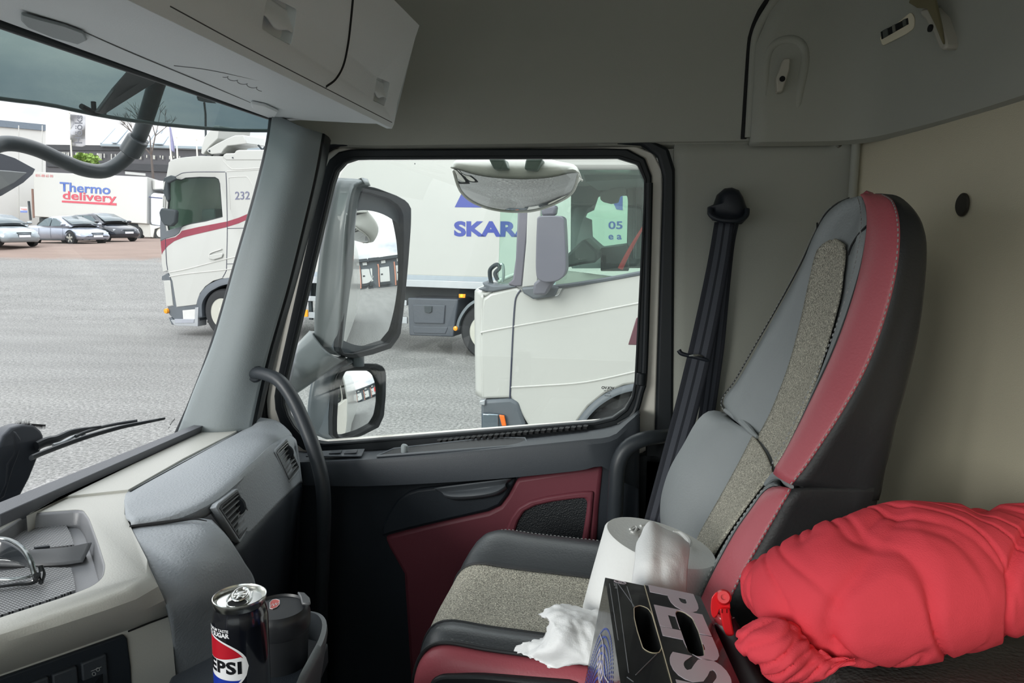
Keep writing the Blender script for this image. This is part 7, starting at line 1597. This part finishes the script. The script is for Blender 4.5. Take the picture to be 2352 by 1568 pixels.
# kerb mirror above the side window
km=thing('kerb_mirror','broad white kerb mirror hanging above the side window, yard reflected in it','mirror',PY(1185,485,1.9))
SHW=mat('pale_mirror_shell',(206,206,198),.4,var=(4,.04))
topl=[z4(*q) for q in((108,236),(200,256),(330,295),(480,325),(640,340),(800,350),(950,350),(1100,342),(1260,320),(1400,288),(1508,278))]
botl=[z4(*q) for q in((112,262),(150,400),(200,500),(300,590),(440,655),(600,695),(780,712),(950,708),(1120,672),(1290,600),(1420,520),(1480,420),(1508,300))]
A1=[PY(*q,1.80) for q in topl]; B1=[PY(*q,1.80+.16*math.sin(math.pi*(i+.3)/(len(botl)-.4))) for i,q in enumerate(botl)]
A2=spline(A1,40);B2=spline(B1,40); rows=[]
kn=V((0,-.62,-.78))
for k in range(13):
    s=k/12; rows.append([a.lerp(b,s)+kn*(.014*4*s*(1-s)*math.sin(math.pi*i/39)) for i,(a,b) in enumerate(zip(A2,B2))])
loft('mirror_glass',rows,mat('dull_mirror_silver',(202,203,203),.02,1.,var=(1,.0)),km,ang=80)
tube('mirror_rim',B2,.0042,SHW,km,seg=8)
tpl=[z4(*q) for q in((100,232),(120,170),(150,130),(300,120),(480,118),(640,118),(960,118),(1150,118),(1300,150),(1460,185),(1510,240),(1524,285))]
T1=spline([PY(*q,1.86) for q in tpl],40); mid=[a.lerp(b,.45)+V((0,-.03,0)) for a,b in zip(T1,A2)]
back=[p+V((0,.10,-.01)) for p in T1]; bb=[b+V((0,.03,-.0)) for b in B2]
loft('mirror_shell',[[p+V((0,.003,0)) for p in A2],mid,T1,back,[a.lerp(b,.5)+V((0,.05,0)) for a,b in zip(back,bb)],bb,[b+V((0,.003,.002)) for b in B2]],SHW,km,nv=30,solid=.003,ang=60)
for q in(((500,120),(680,120),(720,235),(560,238)),((920,120),(1110,120),(1040,255),(900,238))): prism('mirror_bracket',[PY(*z4(*p),1.77) for p in q],V((0,.05,0)),mat('green_grey_bracket',(92,108,100),.4),km,bevel=.004)
# makers' marks etched on the side glass, seen from inside (mirror-written)
GM=mat('glass_mark_ink',(40,42,46),.6)
mk=bpy.data.objects['window_2']
ux=V((1,0,0))
for s,y,h in(('VOLVO',891,.0085),('43R-000 083',897,.0035),('Securit',902,.004),('E2 DOT',909,.0045)):
    flat_text('glass_marking',s,h,axes(PY(1396,y,1.628),-ux,(0,0,1)),GM,mk,extrude=.0001,bold=.0001 if h<.006 else .0004)
mk=bpy.data.objects['window_1']
for s,px,y,h in(('AUTOMOTIVE',398,966,.006),('43R-00083',392,974,.004),('AS2 M12',388,982,.004)):
    flat_text('glass_marking',s,h,axes(PX(px,y,-1.015),V((.45,-1,0)),(0,0,1)),GM,mk,extrude=.0001)
# ================================================================ BEHIND: own lorry's side, docks and lorries that the mirrors show
ol=thing('own_box_body','long white side of the own lorry running back behind the cab','truck body',(2.5,.6,-1.1))
prism('cab_side_skin',[V((-.05,1.69,-1.0)),V((.62,1.69,-1.0)),V((.62,1.69,2.2)),V((-.05,1.69,2.2)),V((-.05,1.69,1.44)),V((.03,1.69,1.40)),V((.03,1.69,.80)),V((-.05,1.69,.70))],V((0,.03,0)),WT,ol,bevel=.01)
prism('side_deflector',[V((.62,1.62,-.6)),V((.62,1.62,2.3)),V((.95,1.62,2.3)),V((.95,1.62,-.6))],V((0,.03,0)),WT,ol,bevel=.01)
prism('box_side',[V((1.2,1.62,-.05)),V((9.2,1.62,-.05)),V((9.2,1.62,2.7)),V((1.2,1.62,2.7))],V((0,-2.5,0)),WT,ol,bevel=.03)
prism('chassis',[V((1.0,1.3,-.7)),V((9.0,1.3,-.7)),V((9.0,1.3,-.1)),V((1.0,1.3,-.1))],V((0,-1.8,0)),DKI,ol,smooth=False)
dk=ything('loading_dock_building','dark loading dock building with white doors, seen in the door mirror','building',(38,6,0))
DOCK=mat('dark_dock_wall',(84,92,98),.7); DOOR=mat('white_dock_door',(206,208,206),.5)
def dbox(x0,x1,y0,y1,z0,z1,m,name,par=dk,bev=0): 
    P=[W3((x0,y0,z0)),W3((x0,y1,z0)),W3((x0,y1,z1)),W3((x0,y0,z1))]; return prism(name,P,(W3((x1,0,0))-W3((x0,0,0))),m,par,bevel=bev,smooth=False)
dbox(38,50,-14,40,0,6.2,DOCK,'wall'); dbox(37.2,38,-14,40,5.7,6.3,mat('dark_canopy',(52,60,66),.6),'canopy')
for i,y in enumerate((-4.0,1.2,6.4,11.6,16.8,22.)):
    dr=dbox(37.85,38,y,y+3.0,1.15,4.2,DOOR,'dock_door'); dbox(37.8,37.86,y+.3,y+.9,2.6,2.9,DKI,'door_window',dr)
    dbox(37.6,38,y-.55,y-.25,.2,5.0,mat('orange_bumper_post',(206,140,116),.6),'bumper_post'); dbox(37.4,38,y,y+3,.55,.95,DKI,'dock_leveller')
    dbox(37.7,37.9,y+.6,y+2.0,5.0,5.6,DOOR,'bay_number_board')
rt=ything('red_lorry','lorry with a red and green pictured side standing at the docks','truck',(30,17,0))
dbox(22,33,12.5,15,1.2,4.0,WT,'box_body',rt); dbox(22,33,12.44,12.5,2.2,3.95,mat('red_picture_panel',(206,44,52),.4),'red_panel',rt); dbox(23,30,12.40,12.44,2.5,3.8,mat('green_picture_panel',(150,176,60),.4,var=(1.5,.6)),'green_panel',rt); dbox(22,33,12.9,14.6,.5,1.2,DKI,'chassis',rt)
for x in(24,25.4,31): lathe('wheel',[(0,0),(.5,0),(.5,.28),(0,.28)],W3((x,12.6,.5)),YARD.to_3x3()@V((0,1,0)),TYRE,rt,seg=28)
